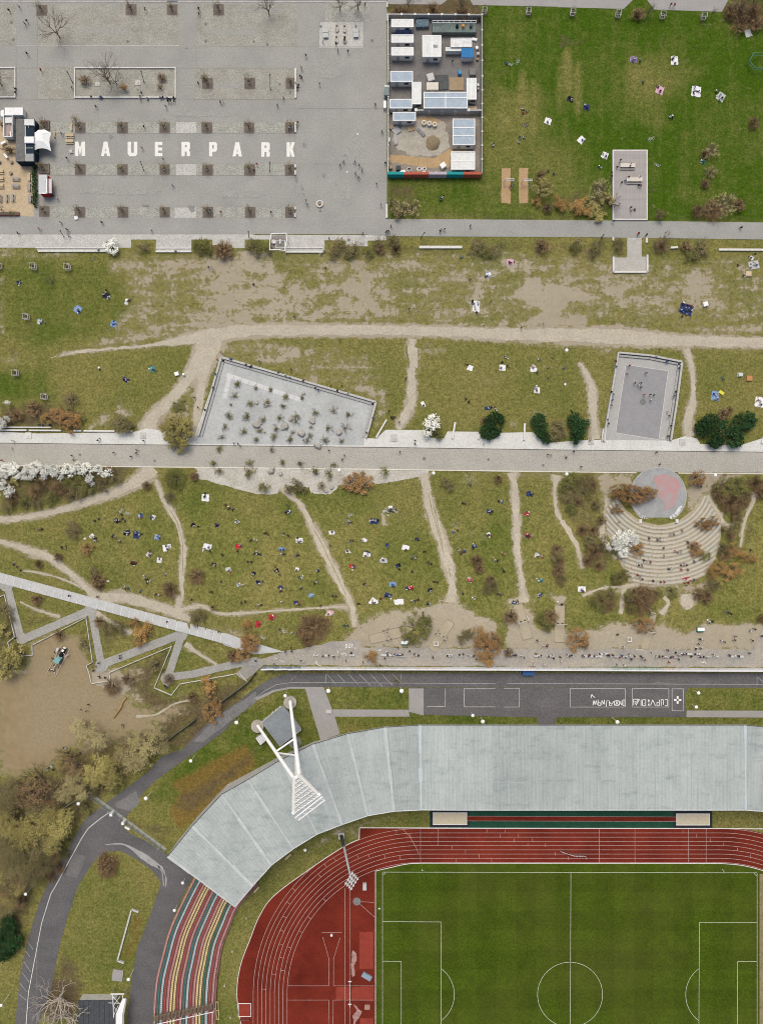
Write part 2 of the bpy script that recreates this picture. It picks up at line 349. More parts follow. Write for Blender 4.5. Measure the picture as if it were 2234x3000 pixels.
S('d3',[(0,350),(100,400),(80,520),(0,540)],.5,20); S('d3',[(400,20),(560,30),(560,120),(360,100)],.45,30); S('d3',[(860,290),(1010,290),(1000,340),(870,340)],.48,30); S('d3',[(1070,630),(1150,640),(1140,700),(1070,690)],.55,16)
S('d1',[(900,570),(980,480),(1060,560),(1090,640),(920,600),(800,700),(740,690),(840,570)],.56,30); S('d1',[(800,600),(880,590),(900,640),(740,720),(700,700)],.6,20)
S('d3',[(1240,580),(1290,560),(1370,580),(1390,640),(1230,640)],.5,20)
# hillside and hill-top
S('f2',[(700,262),(900,130),(1200,95),(1330,35),(1400,60),(1520,130),(1652,190),(1652,360),(690,350)],.95,40)
S('f3',[(0,60),(150,80),(190,210),(470,235),(700,200),(860,185),(1000,185),(1130,262),(1280,185),(1450,200),(1652,190),(1720,360),(0,360)],.92,40)
S('e3',[(1140,970),(1210,970),(1260,1060),(1250,1101),(1010,1101),(1050,1010)],.62,30); S('e3',[(1390,1000),(1530,990),(1540,1060),(1480,1101),(1420,1060)],.62,24); S('e3',[(510,1000),(660,1000),(680,1101),(480,1101)],.58,30)
S('e3',[(690,20),(860,10),(870,90),(700,90)],.45,40); S('e3',[(1160,10),(1500,10),(1480,80),(1380,60),(1170,50)],.52,30); S('e2',[(1500,250),(1520,260),(1560,380),(1600,440),(1540,440)],.55,16)
S('e3',[(770,500),(880,490),(890,540),(770,540)],.45,30); S('f1',[(1110,80),(1200,90),(1230,270),(1100,240)],.62,30); S('f1',[(1230,270),(1420,330),(1560,370),(1600,330),(1330,290)],.6,24)
S('e4',[(200,1050),(400,1020),(560,1000),(870,980),(1200,960),(1200,1090),(1050,1101),(200,1101)],.55,40); S('e4',[(1050,90),(1500,100),(1190,300),(1160,280),(1030,500),(1040,260)],.72,30); S('e4',[(290,100),(620,90),(600,200),(400,300),(350,400),(420,600),(350,620),(340,420),(330,200)],.66,30)
S('f1',[(200,430),(330,340),(500,370),(560,500),(590,690),(800,740),(960,890),(900,960),(500,950),(430,1101),(0,1101),(0,640),(170,600)],.95,40); S('f1',[(800,740),(1000,830),(1180,760),(1240,800),(1100,900),(1000,1010),(880,1000),(700,1080),(430,1101),(600,900)],.60,50); S('f1',[(640,680),(900,700),(980,860),(820,820)],.50,40)
S('g1',[(0,-300),(900,-300),(700,120),(430,180),(330,300),(120,380),(0,350)],.86,60); S('g3',[(560,640),(720,560),(880,560),(860,490),(1010,450),(720,500)],.5,30)
# --- brown leaf litter and soil
B=lambda t,p,v,soft=30: brush(2,tps(t,p),v,soft)
B('f1',[(500,380),(560,260),(600,540),(720,600),(1100,440),(1000,690),(1110,750),(1600,620),(1660,640),(1300,1080),(960,1101),(1000,880),(800,740),(600,690)],.72,50)
B('f1',[(-80,-20),(60,60),(140,380),(220,440),(160,500),(-80,480)],.55,40); B('f1',[(130,130),(400,240),(150,360)],.45,40); B('f1',[(630,250),(860,350),(660,520)],.48,40)
B('g1',[(-700,320),(140,390),(350,330),(600,60),(1100,60),(1200,120),(700,520),(460,800),(280,1101),(-700,1101)],.66,60)
B('g2',[(-700,-20),(290,-20),(180,500),(120,1000),(60,1500),(-700,1500)],.62,50); B('g2',[(620,20),(760,40),(760,160),(640,190)],.6,40); B('g2',[(380,640),(520,700),(560,960),(240,1000)],.7,60); B('g2',[(-700,600),(140,600),(60,1500),(-700,1500)],.1,60)
COV[...,2]=np.where((PX<60)&(PY>2790),np.minimum(COV[...,2],.25),COV[...,2])
B('g1',[(1140,500),(1640,200),(1652,300),(1250,640),(1100,620)],.62,40); B('g1',[(800,640),(1140,720),(1060,860),(830,700)],.55,30)
B('e1',[(0,20),(1130,20),(1000,200),(600,330),(200,400),(0,430)],.62,40); B('c1',[(0,760),(200,900),(300,960),(0,960)],.5,60); B('c1',[(840,180),(1010,180),(1010,300),(840,300)],.42,30)
B('c1',[(1230,180),(1520,190),(1500,310),(1230,280)],.55,40); B('c2',[(460,190),(1360,190),(1360,330),(460,300)],.42,40); B('c3',[(0,170),(690,180),(680,300),(0,270)],.45,40); B('c3',[(900,200),(1360,200),(1330,310),(900,300)],.42,40)
B('b3',[(85,620),(360,640),(360,930),(90,930)],.62,50); B('b3',[(90,895),(1652,900),(1652,950),(90,945)],.58,30); B('b4',[(0,600),(430,500),(430,810),(0,810)],.55,50); B('b4',[(720,250),(790,260),(760,800),(1652,770),(1652,830),(720,815)],.55,30)
B('a3',[(90,-20),(860,-20),(860,160),(95,150)],.85,30); B('a3',[(850,150),(960,160),(930,1101),(850,1101)],.45,40); B('a4',[(1330,0),(1652,0),(1652,250),(1420,250),(1310,110)],.8,50)
B('a4',[(0,230),(140,330),(340,240),(350,260),(180,370),(40,400),(0,400)],.55,20); B('d1',[(0,500),(350,480),(680,560),(680,720),(0,720)],.72,50); B('d1',[(640,180),(900,440),(1100,500),(1060,620),(820,420)],.5,40); B('d1',[(880,590),(1090,650),(1060,740),(850,720)],.5,30)
B('e2',[(0,60),(160,100),(400,150),(720,180),(600,210),(300,180),(0,130)],.5,30); B('e4',[(0,100),(330,140),(370,480),(480,820),(330,920),(190,870),(160,680),(0,400)],.52,50); B('e4',[(1190,100),(1652,100),(1600,700),(1300,900),(1300,600),(1200,260)],.45,50)
B('e2',[(1200,20),(1480,20),(1480,160),(1200,160)],.6,40); B('f2',[(0,180),(180,250),(100,420),(0,440)],.55,40); B('f2',[(1420,200),(1652,190),(1652,460),(1480,350)],.5,40); B('f3',[(470,360),(820,360),(820,450),(470,450)],.5,30)
B('f2',[(130,470),(2400,480),(2400,512),(140,512)],.5,10); B('f2',[(560,600),(1100,600),(1100,745),(600,745)],.3,30); brush(2,[(2222,2500),(2600,2500),(2600,3330),(2222,3330)],.7,14)
brush(0,[(2226,2570),(2600,2570),(2600,3330),(2226,3330)],.42,20)
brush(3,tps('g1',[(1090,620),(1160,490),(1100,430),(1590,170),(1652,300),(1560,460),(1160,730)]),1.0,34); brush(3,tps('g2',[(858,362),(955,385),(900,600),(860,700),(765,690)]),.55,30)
def zone_of(x,y):
    z=np.zeros(x.shape,int)
    z[(x>1130)&(y<645)]=1                                   # lawn
    z[(y>=645)&(y<1340)]=2                                  # meadow
    z[(y>=1340)&(y<1962)]=3                                 # hillside
    pg=inside(tps('f1',[(200,430),(380,320),(560,240),(597,530),(590,668),(840,750),(1000,830),(1180,760),(1240,800),(1100,900),(1000,1010),(880,1020),(700,1080),(430,1101),(330,1300),(100,1300),(-700,1260),(-700,640),(170,600)]),x,y); z[pg]=4
    z[(y>=1962)&(~pg)]=5                                    # stadium grounds
    return z
def build_ground():
    h,w=PX.shape; Z=terr(PX,PY); f=(CAM_H-Z)/CAM_H/PPM
    co=np.stack([(PX-1117)*f,-(PY-1500)*f,Z],-1).reshape(-1,3); cov=COV.clip(0,1).reshape(-1,4)
    i,j=np.meshgrid(np.arange(h-1),np.arange(w-1),indexing='ij'); a=(i*w+j).ravel(); q=np.stack([a+w,a+w+1,a+1,a],-1)
    zn=zone_of(PX[:-1,:-1].ravel()+STEP/2,PY[:-1,:-1].ravel()+STEP/2)
    for k,name in enumerate(('ground','lawn','meadow','hillside','playground_sand','stadium_grass')):
        fq=q[zn==k]; used,inv=np.unique(fq,return_inverse=True); inv=inv.reshape(fq.shape)
        me=bpy.data.meshes.new(name); me.vertices.add(len(used)); me.vertices.foreach_set('co',co[used].astype(np.float32).ravel())
        me.loops.add(inv.size); me.loops.foreach_set('vertex_index',inv.astype(np.int32).ravel()); me.polygons.add(len(inv))
        me.polygons.foreach_set('loop_start',np.arange(0,inv.size,4,dtype=np.int32)); me.polygons.foreach_set('use_smooth',np.ones(len(inv),bool))
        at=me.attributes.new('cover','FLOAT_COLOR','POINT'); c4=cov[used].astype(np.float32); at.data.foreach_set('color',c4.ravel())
        me.materials.append(GM2 if k==4 else GM); me.update(calc_edges=True); o=link(name,me); struct(o)
far=MB(); far.add([(-2500,-2500,-.6),(2500,-2500,-.6),(2500,2500,-.6),(-2500,2500,-.6)],[(0,1,2,3)]); struct(far.obj('terrain',mat('far_ground',(.13,.12,.05),(.09,.085,.04),scale=.02)))

# ---------------------------------------------------------------- paving
ASPH=mat('plaza_asphalt',(.310,.307,.278),(.252,.250,.230),scale=.10,amt=1.0,fine=(2.2,.11),detail=8)
ASPH2=mat('promenade_asphalt',(.308,.306,.280),(.258,.257,.238),scale=.12,fine=(2.5,.11),detail=8)
COBB=mat('cobble',(.345,.345,.305),(.25,.25,.215),scale=.5,fine=(2.6,.3),detail=8)
COBW=mat('sandy_cobble',(.325,.318,.272),(.24,.234,.196),scale=.3,fine=(2.6,.26),detail=8)
COBP=mat('pale_cobble',(.47,.465,.43),(.37,.365,.33),scale=.4,fine=(2.4,.22),detail=8)
PALE=mat('pale_gravel_paving',(.585,.588,.548),(.48,.482,.445),scale=.22,fine=(2.0,.12),detail=8)
ROADC=mat('avenue_cobble',(.37,.355,.31),(.315,.302,.262),scale=.13,fine=(2.6,.17),detail=8)
DIRT=mat('trodden_earth',(.425,.385,.300),(.36,.325,.252),scale=.28,fine=(1.8,.14),detail=8)
SOIL=mat('pit_soil',(.165,.142,.118),(.115,.098,.08),scale=1.2,fine=(4,.15))
ROAD=mat('road_asphalt',(.135,.13,.13),(.092,.09,.092),scale=.16,fine=(2.5,.2),detail=8,stretch=(.5,1,1))
GREY=mat('grey_sand_paving',(.31,.30,.285),(.27,.262,.25),scale=.3,fine=(2.5,.08))
o0=.03
sheet('plaza',[(-330,-330),(1133,-330),(1133,641),(-330,641)],ASPH,o0)
for p in ([(110,12),(525,12),(525,133),(110,133)],[(-330,12),(48,12),(48,133),(-330,133)],[(575,12),(872,12),(872,136),(575,136)],[(-330,200),(46,200),(46,286),(-330,286)],[(108,196),(222,196),(222,291),(108,291)],[(570,201),(862,201),(862,291),(570,291)]):
    sheet('cobble_strip',p,COBW,o0+.02)
for y0,y1 in ((357,391),(480,514),(606,638)):
    sheet('cobble_strip',[(148,y0),(862,y0),(862,y1),(148,y1)],COBB,o0+.02)
for p in ([(516,357),(575,357),(575,391),(516,391)],[(516,480),(575,480),(575,514),(516,514)],[(512,608),(575,608),(575,638),(512,638)]):
    sheet('cobble_strip',p,COBP,o0+.035)
sheet('cobble_strip',tps('a2',[(1040,180),(1385,180),(1385,385),(1030,385)]),COBP,o0+.02); sheet('cobble_strip',tps('a2',[(1080,10),(1440,10),(1440,180),(1080,180)]),COBB,o0+.02)
sheet('road',[(-330,-330),(1133,-330),(1133,4),(-330,4)],mat('street_asphalt',(.22,.215,.21),(.18,.178,.175),scale=.2,fine=(2,.1)),o0+.045)
sheet('path',tps('a3',[(95,-400),(95,28),(120,34),(530,36),(575,0),(575,-400)]),GREY,o0); sheet('path',tps('a3',[(760,-400),(760,0),(785,40),(1470,54),(1470,-400)]),GREY,o0)
sheet('path',tps('a4',[(0,-400),(0,58),(528,72),(600,0),(600,-400)]),GREY,o0); sheet('path',tps('a4',[(715,-400),(715,0),(775,78),(1320,95),(1370,0),(1370,-400)]),GREY,o0)
sheet('promenade',[(-330,638),(1131,641),(1131,692),(1131,692),(1060,686),(-330,685)],ASPH2,o0+.055)
sheet('promenade',[(1131,641),(1700,645),(2234,651.5),(2600,656),(2600,706),(2234,701.6),(1700,694.6),(1131,692)],ASPH2,o0+.055)
sheet('gravel_strip',tps('c1',[(-730,146),(1634,146),(1634,180),(1580,180),(1580,236),(1497,236),(1497,215),(1372,215),(1372,180),(1236,180),(1236,265),(1007,265),(1007,180),(847,180),(847,233),(690,233),(690,262),(250,262),(233,233),(-730,231)]),COBP,o0+.03)
sheet('gravel_strip',tps('c2',[(0,150),(858,150),(858,185),(738,187),(738,224),(597,224),(597,186),(459,185),(459,268),(205,268),(205,180),(0,180)]),COBP,o0+.03)
sheet('avenue',[(-330,1297),(0,1298),(560,1304.5),(1100,1310.5),(1634,1318),(2234,1324.5),(2600,1329),(2600,1390),(2234,1385),(1634,1380),(1100,1373),(560,1367),(0,1361.5),(-330,1358)],ROADC,o0+.04)
sheet('pavement',[(-330,1262),(0,1265),(110,1270),(390,1266),(430,1255),(560,1275),(575,1277),(575,1304),(560,1304.5),(0,1298),(-330,1297)],PALE,o0+.02)
RG=[(649,1049),(1102,1178),(1070,1283),(1100,1285),(1130,1259),(1240,1260),(1260,1282),(1300,1284),(1310,1264),(1400,1265),(1410,1284),(1448,1286),(1462,1268),(1560,1266),(1585,1290),(1612,1297),(1700,1290),(1760,1288),(1965,1290),(2010,1276),(2040,1285),(2050,1301),(2165,1305),(2234,1283),(2600,1285),(2600,1329),(2234,1324.5),(1634,1318),(1100,1310.5),(570,1305),(571,1277)]
sheet('pavement',RG,PALE,o0+.025)
sheet('rock_garden_floor',[(655,1056),(1096,1181),(1066,1284),(1066,1305),(573,1300),(573,1279)],mat('rock_garden_concrete',(.44,.455,.44),(.315,.325,.315),scale=.12,fine=(1.5,.1),detail=8),o0+.03)
sheet('rock_garden_floor',jitter(tps('d2',[(20,1014),(1652,1022),(1652,1101),(1490,1101),(1440,1150),(1180,1160),(1130,1190),(960,1180),(760,1150),(700,1190),(520,1180),(240,1120),(60,1060)]),5,1.2,5),mat('rock_gravel',(.485,.465,.41),(.34,.32,.265),scale=.2,fine=(1.8,.18),detail=8),o0+.02)
for p in (tps('e2',[(0,20),(60,0),(1000,0),(1000,60),(940,130),(720,110),(700,185),(540,190),(250,110),(60,60)]),):
    sheet('gravel_patch',jitter(p,5,1.5,8),mat('rock_gravel',(.5,.5,.5)),o0+.012)
sheet('gravel_patch',jitter(tps('e2',[(960,40),(1240,20),(1180,130),(1120,185),(960,180)]),4,2.5,9),mat('rock_gravel',(.5,.5,.5)),o0+.014)
sheet('gravel_patch',jitter(tps('e3',[(-60,-10),(430,-12),(420,30),(310,55),(0,110),(-80,60)]),5,1.2,12),mat('rock_gravel',(.5,.5,.5)),o0+.016)
def kerb(pts,w,h,name='kerb',m=CONC):
    mb=MB(); q=resample(pts,60,False)
    for a,b in zip(q,q[1:]):
        A,Bp=W(*a),W(*b); dd=Bp-A; mb.box(((A.x+Bp.x)/2,(A.y+Bp.y)/2,(A.z+Bp.z)/2+h/2),(dd.length+.01,w,h),math.atan2(dd.y,dd.x))
    return struct(mb.obj(name,m))
KERB=mat('pale_kerb',(.66,.63,.55),(.52,.49,.41),scale=.5); KD=mat('dark_gutter',(.10,.09,.08),(.06,.055,.05),scale=.8)
kerb([(-330,1359),(0,1363.5),(560,1369),(1100,1375),(1634,1382),(1862,1385)],.32,.16,m=KERB); kerb([(1985,1386),(2234,1388),(2600,1393)],.32,.16,m=KERB)
kerb([(-330,1296.5),(0,1298),(560,1304.5),(1100,1310.5),(1634,1318),(2234,1324.5),(2600,1329)],.16,.10,'gutter',KD)
kerb([(-330,4),(1133,5)],.3,.14); kerb([(863,290),(863,201)],.1,.02); kerb([(48,133),(525,134)],.14,.06)
kerb([(1131,690),(1131,643)],.12,.04)
jl=[[(0,199),(864,199)],[(0,292),(864,292)],[(148,357),(864,357)],[(148,391),(864,391)],[(148,480),(864,480)],[(148,514),(864,514)],[(148,606),(864,606)],[(864,137),(864,640)],[(525,135),(525,640)],[(575,12),(575,357)],[(110,12),(110,291)],[(48,134),(48,300)],[(1000,300),(1000,638)],[(864,318),(1132,318)],[(864,480),(1132,480)],[(864,137),(1132,137)]]
struct(stripe_mesh(jl,.9,.0715).obj('paving_joint',mat('joint_fill',(.20,.195,.18),(.30,.295,.275),scale=.6,amt=.9)))
for i,(x,y,w,h) in enumerate(((300,90,150,22),(680,95,170,16),(250,230,90,30),(700,250,150,20),(960,200,90,60),(600,335,200,14),(350,560,240,24),(700,570,180,20),(1000,560,70,70),(1040,420,50,90),(180,470,60,40),(420,20,200,8),(760,30,160,10))):
    sheet('stain',jitter([(x+w*.5*math.cos(a*.524),y+h*.5*math.sin(a*.524)) for a in range(12)],5,2.5,i+70),mat('dull_stain',(.268,.266,.242),(.298,.296,.270),scale=.5,fine=(2,.14),detail=8),.0665+.0003*i)
# ---------------------------------------------------------------- trodden paths
def tile_line(*segs):
    out=[]
    for t,p in segs:
        for x,y,w in p: out.append((*tp(t,x,y),ts(t,w)))
    return out
DPATHS=[
 tile_line(('c1',[(330,940,8),(520,905,22),(700,885,18),(900,868,22),(1050,850,34),(1350,800,110)]),('c2',[(0,768,95),(500,765,86),(1000,768,84),(1500,787,88)]),('c3',[(0,792,94),(420,800,112),(700,805,128),(1100,833,94),(1652,845,80),(2300,862,80)])),
 tile_line(('c1',[(1360,800,200),(1330,900,200)]),('d1',[(1600,170,150),(1480,360,105),(1330,520,110),(1220,640,140),(1190,745,170)])),
 tile_line(('d1',[(1660,120,180),(1630,300,110),(1605,480,80),(1585,640,70),(1570,770,60)])),
 tile_line(('c2',[(1025,820,60),(1015,900,60),(1040,1000,58)]),('d3',[(310,60,75),(300,150,70),(290,260,75),(290,400,85),(280,520,85),(215,640,90),(180,710,60)])),
 tile_line(('d4',[(165,170,30),(230,270,55),(275,400,80),(280,520,85),(290,650,70),(300,790,95)])),
 tile_line(('d4',[(1030,60,60),(1070,180,60),(1085,330,45),(1085,480,60),(1045,640,80),(1060,770,90)])),
 tile_line(('e1',[(-900,500,60),(-60,475,56),(200,455,60),(500,395,66),(800,300,80),(1000,225,95),(1150,130,130),(1230,50,170)])),
 tile_line(('e1',[(1255,150,45),(1300,260,45),(1350,360,52),(1440,520,50),(1480,700,48),(1478,800,52),(1465,960,46),(1470,1090,40)]),('f1',[(1160,130,50),(1140,240,60)])),
 tile_line(('e1',[(-60,635,40),(100,680,44),(250,725,75),(380,770,72),(500,850,65),(620,950,60),(710,1040,70)]),('f1',[(640,110,80),(800,110,75),(950,150,75),(1080,190,75),(1230,250,50)])),
 tile_line(('e2',[(700,90,90),(790,190,46),(880,280,48),(960,420,60),(1030,560,90),(1110,720,80),(1190,880,70),(1270,1040,56)]),('f2',[(735,130,40),(745,215,44)])),
 tile_line(('e3',[(390,20,110),(405,110,70),(430,250,85),(480,430,95),(530,560,95),(565,680,95),(595,800,90),(615,930,55),(610,1060,110)])),
 tile_line(('e3',[(1105,10,120),(1110,90,60),(1125,250,70),(1135,400,68),(1137,550,62),(1150,720,55),(1170,850,40),(1185,960,46),(1190,1060,110)])),
 tile_line(('e3',[(1455,30,100),(1442,120,34),(1445,230,32),(1480,370,32),(1550,490,34),(1620,600,36)]),('e4',[(30,480,32),(100,590,36),(150,690,36),(175,790,38),(195,870,40)])),
 tile_line(('f1',[(1160,195,35),(1300,170,35),(1420,215,22),(1652,207,18)]),('f2',[(130,115,14),(400,98,14),(620,85,18),(700,90,20)])),
 tile_line(('e4',[(1580,250,40),(1570,330,34),(1520,440,26),(1490,540,24),(1478,640,24),(1470,700,20)])),
 tile_line(('e4',[(195,1090,30),(330,1035,26),(450,1020,24),(560,1010,40),(760,990,46),(900,985,60)])),
 tile_line(('e4',[(560,1000,30),(520,1060,30),(510,1101,26)]),('f3',[(745,30,30),(735,130,26)])),
 tile_line(('f1',[(130,140,14),(240,190,16),(390,235,18)])), tile_line(('f1',[(600,200,50),(700,260,26),(850,345,22)])), tile_line(('f1',[(1195,410,50),(1280,470,22),(1400,545,26)])),
 tile_line(('e1',[(180,885,14),(350,910,14),(520,960,16),(650,1020,18)])), tile_line(('f1',[(880,880,20),(1000,870,16),(1120,800,14),(1230,775,12)])),
 tile_line(('e4',[(400,300,60),(385,420,30),(360,520,40),(360,620,50),(410,720,30),(470,790,26)])), tile_line(('e4',[(1200,280,40),(1290,430,46),(1340,510,40),(1420,515,20)])),
 tile_line(('f3',[(1010,20,30),(1040,60,30),(990,130,40)])), tile_line(('f3',[(1160,0,100),(1165,60,100),(1170,100,40)])),
]
for i,pth in enumerate(DPATHS):
    big=max(q[2] for q in pth)
    brush(0,ribbon_poly([(x,y,w*1.12+5) for x,y,w in pth]),.72 if big>14 else .6,16 if big>14 else 10)
    sheet('dirt_path',ribbon_poly([(x,y,w*.74) for x,y,w in pth],amp=2.2 if big>25 else 1.0,seed=20+i),DIRT,.045+.0035*(i%8),step=22)
# wheel-worn grass ridges in the two rutted paths
RIDGE=mat('path_ridge_grass',(.27,.235,.13),(.20,.175,.085),scale=.9,fine=(3,.2))
for t,ls in (('e3',[[(425,180),(450,300),(485,430),(520,560),(545,660)],[(455,250),(480,340),(505,450),(540,600)],[(400,300),(430,420),(470,540)],[(590,780),(600,850)]]),('e1',[[(1370,400),(1430,500),(1468,640),(1475,760),(1470,930)]]),('e2',[[(985,470),(1040,560),(1100,690),(1160,810),(1215,930),(1250,1000)]])):
    for l in ls: sheet('grass_ridge',ribbon_poly([(*tp(t,x,y),1.6+(k%2)) for k,(x,y) in enumerate(l)],.5,3),RIDGE,.11,step=22)
# sandy floor of the beer garden
SANDY=mat('beer_garden_sand',(.47,.375,.255),(.39,.31,.20),scale=.3,fine=(1.5,.12),detail=8)
sheet('sand_floor',jitter(tps('t6',[(-900,230),(140,230),(300,230),(300,640),(300,1000),(330,1060),(650,1060),(720,1260),(700,1780),(640,1900),(640,2040),(-900,2040)]),6,.8,3),SANDY,o0+.02)
# ---------------------------------------------------------------- hill paths: zigzag ramp, stair, hill-top strip
RAMP=mat('ramp_gravel',(.33,.325,.295),(.275,.27,.245),scale=.4,fine=(2.5,.16))
zz=tps('f1',[(-200,0),(-30,20),(50,45),(140,385),(590,190),(655,545),(1175,345),(1085,625),(1250,605),(1500,545),(1652,520)])+tps('f2',[(120,430)])
LN=[]
for a,b in zip(zz,zz[1:]):
    LN.append((a,b))
for i,(a,b) in enumerate(LN):
    wd=24 if i in (3,5) else 22
    sheet('ramp_path',ribbon_poly([(*a,wd),((a[0]+b[0])/2,(a[1]+b[1])/2,wd),(*b,wd)],.5,60+i,6),RAMP,.10+.004*i,step=22)
for i,(x,y,r) in enumerate(((45,35,44),(140,375,40),(585,190,42),(655,555,46),(1170,350,42),(1080,635,42))):
    c=tp('f1',x,y); sheet('ramp_path',jitter([(c[0]+ts('f1',r)*math.cos(k*.7854),c[1]+ts('f1',r)*math.sin(k*.7854)) for k in range(8)],5,.6,80+i),RAMP,.145+.003*i,step=22)
HILL=mat('hilltop_asphalt',(.345,.312,.255),(.255,.245,.228),scale=.16,fine=(2.2,.16),detail=8)
sheet('hilltop_path',jitter(tps('f2',[(-20,520),(60,430),(180,410),(280,375),(420,350),(600,310),(770,290),(790,345),(1100,348),(1652,352),(4250,362),(4250,474),(1652,470),(160,456),(90,520),(40,560)]),6,1.4,31),HILL,.10,step=24)
for t,p in (('f3',[(1700,150),(1652,210),(1590,345),(1590,362),(1800,362),(1800,150)]),): sheet('hilltop_path',tps(t,p),HILL,.125,step=24)
SLAB=mat('stair_concrete',(.47,.475,.46),(.40,.405,.39),scale=.5,fine=(2.5,.1)); RIS=mat('stair_edge',(.66,.66,.63),(.55,.55,.52),scale=1)
stx=[-240,-190,-140,-90,-40,43,95,148,200,250,305,355,405,455,503,555,630,683,735,787,840,890,940,990,1040,1090,1145,1230,1280,1330,1380,1430,1562]
st=empty('hill_stairway',W(*tp('f1',700,170))); reg(st,'long pale concrete stairway of broad slabs climbing diagonally beside the zigzag ramp','stairs')
slabm=None
def stair_y(x): return 8+(x-95)*(405-8)/(1560-95)
for i,(xa,xb) in enumerate(zip(stx,stx[1:])):
    if i%1==0 and not (555<=xa<630 and False):
        A=W(*tp('f1',xa+1.5,stair_y(xa)),None,.22); Bq=W(*tp('f1',xb-1.5,stair_y(xb)),None,.22); h=2.72/2 if xa<1400 else 2.7/2
        dv=(Bq-A); dv.z=0; nv=Vector((-dv.y,dv.x,0)).normalized()*h*(1.05); ll=A.z; zt=(A.z+Bq.z)/2
        sk=Vector((0.25,0,0))
        b4=[A+nv-sk,Bq+nv-sk,Bq-nv+sk*-.2,A-nv+sk*-.2]
        mb=MB(); mb.prism([(p.x-st.location.x,p.y-st.location.y) for p in b4],min(A.z,Bq.z)-.6-st.location.z,zt-st.location.z,0)
        so_=mb.obj('slab',SLAB,st)
        m2=MB(); e0=A+nv-sk; e1=A-nv-sk*.2; dd=e1-e0; m2.box(((e0.x+e1.x)/2-st.location.x,(e0.y+e1.y)/2-st.location.y,zt+.02-st.location.z),(dd.length,.16,.12),math.atan2(dd.y,dd.x)); m2.obj('slab_edge',RIS,so_)
sheet('path',tps('f2',[(-92,250),(20,290),(130,325),(292,373),(100,390),(20,364),(-100,330)]),SLAB,.19,step=20)
# low white-topped retaining walls round the zigzag
def lowwall(pts,h,w,m,name='retaining_wall',desc='',cat='wall',group=None,step=34,label=None):
    q=pts; o=empty(name,W(*q[0])); cx=o.location
    for a,b in zip(q,q[1:]):
        r=resample([a,b],step,False)
        for c,d2 in zip(r,r[1:]):
            A,Bp=W(*c,None,h),W(*d2,None,h); dd=Bp-A; mb=MB(); mid=(A+Bp)/2-cx
            z0=min(A.z,Bp.z)-h-.4-cx.z
            mb.box((0,0,0),(dd.length+w*.4,w,mid.z+.0-z0)); mb.obj('wall_block',m,o,(mid.x,mid.y,(mid.z+z0)/2),math.atan2(dd.y,dd.x))
    return reg(o,desc,cat,group,label)
WTOP=mat('white_coping',(.62,.61,.57),(.48,.47,.43),scale=1)
lowwall(tps('f1',[(-120,180),(28,92),(95,368),(50,400),(60,440)]),.45,.15,WTOP,desc='thin pale retaining wall round the leftmost bend of the zigzag ramp')
lowwall(tps('f1',[(130,490),(210,485),(207,420),(385,328)]),.45,.15,WTOP,desc='thin pale retaining wall above the climbing frame on the sand')
lowwall(tps('f1',[(385,328),(555,240),(597,530),(556,552),(575,600),(590,668),(710,650),(705,597),(860,530)]),.5,.15,WTOP,desc='pale angular retaining wall round the middle ramp bend and its terrace')
lowwall(tps('f1',[(860,530),(1105,428),(995,695),(1105,743),(1160,670),(1330,640)]),.5,.15,WTOP,desc='pale pointed retaining wall round the lowest ramp bend')
lowwall(tps('f1',[(1330,640),(1545,600),(1592,655)]),.45,.15,WTOP,desc='short pale retaining wall under the ramp close to the graffiti wall')
# ---------------------------------------------------------------- road behind the wall
RD=tps('f2',[(4250,512),(1652,511),(1200,512),(560,512),(330,512),(240,530),(160,570),(90,620),(0,690)])+tps('f1',[(1560,770),(1420,860),(1300,960),(1180,1090)])+tps('g1',[(1050,250),(950,360),(830,450),(700,545),(560,650),(500,740),(430,870),(340,1000),(300,1101)])+tps('g2',[(250,330),(180,560),(130,800),(100,1101),(90,1500)])
RD2=tps('g2',[(240,1500),(250,1101),(330,880),(380,620),(440,400),(510,200),(600,60)])+tps('g1',[(640,905),(700,870),(780,865),(900,930),(980,990),(1040,1070),(1045,1101)])+tps('g2',[(1040,190),(970,400),(890,600),(850,800),(830,1000),(825,1500),(960,1500),(990,1101),(1010,800),(1085,500),(1180,270),(1250,150),(1090,10)])+tps('g1',[(1085,895),(980,820),(850,760),(800,720),(800,660),(880,560),(940,470),(1020,400),(1170,290),(1330,180),(1450,90),(1510,20),(1540,-30)])+tps('f2',[(60,730),(130,660),(230,620),(330,600),(560,600),(1100,603),(1652,604),(4250,606)])
sheet('road',RD+RD2,ROAD,.06,step=24)
ROADP=mat('patched_asphalt',(.17,.165,.16),(.12,.118,.116),scale=.2,fine=(2.5,.2),detail=8)
sheet('parking_lot',tps('f2',[(1105,606),(1652,606)])+tps('f3',[(1170,606),(1150,640),(1155,795),(320,797),(310,845),(200,845),(192,797)])+tps('f2',[(1190,780),(1100,745)]),ROAD,.075,step=24)
sheet('path',tps('f2',[(425,606),(548,606),(560,640),(600,745),(620,800),(652,905),(525,945),(500,860)]),GREY,.09,step=24)
sheet('path',tps('f2',[(600,745),(1092,747),(1100,792),(618,792)]),GREY,.094,step=24); sheet('path',tps('f2',[(1095,610),(1190,610),(1190,785),(1095,760)]),GREY,.098,step=24)
sheet('path',tps('f3',[(1158,752),(2300,756),(2300,800),(1156,796)]),GREY,.094,step=24)
sheet('verge_path',tps('f2',[(330,600),(540,600),(548,612),(330,612),(230,632),(110,690),(110,670),(220,620)]),GREY,.088,step=24)
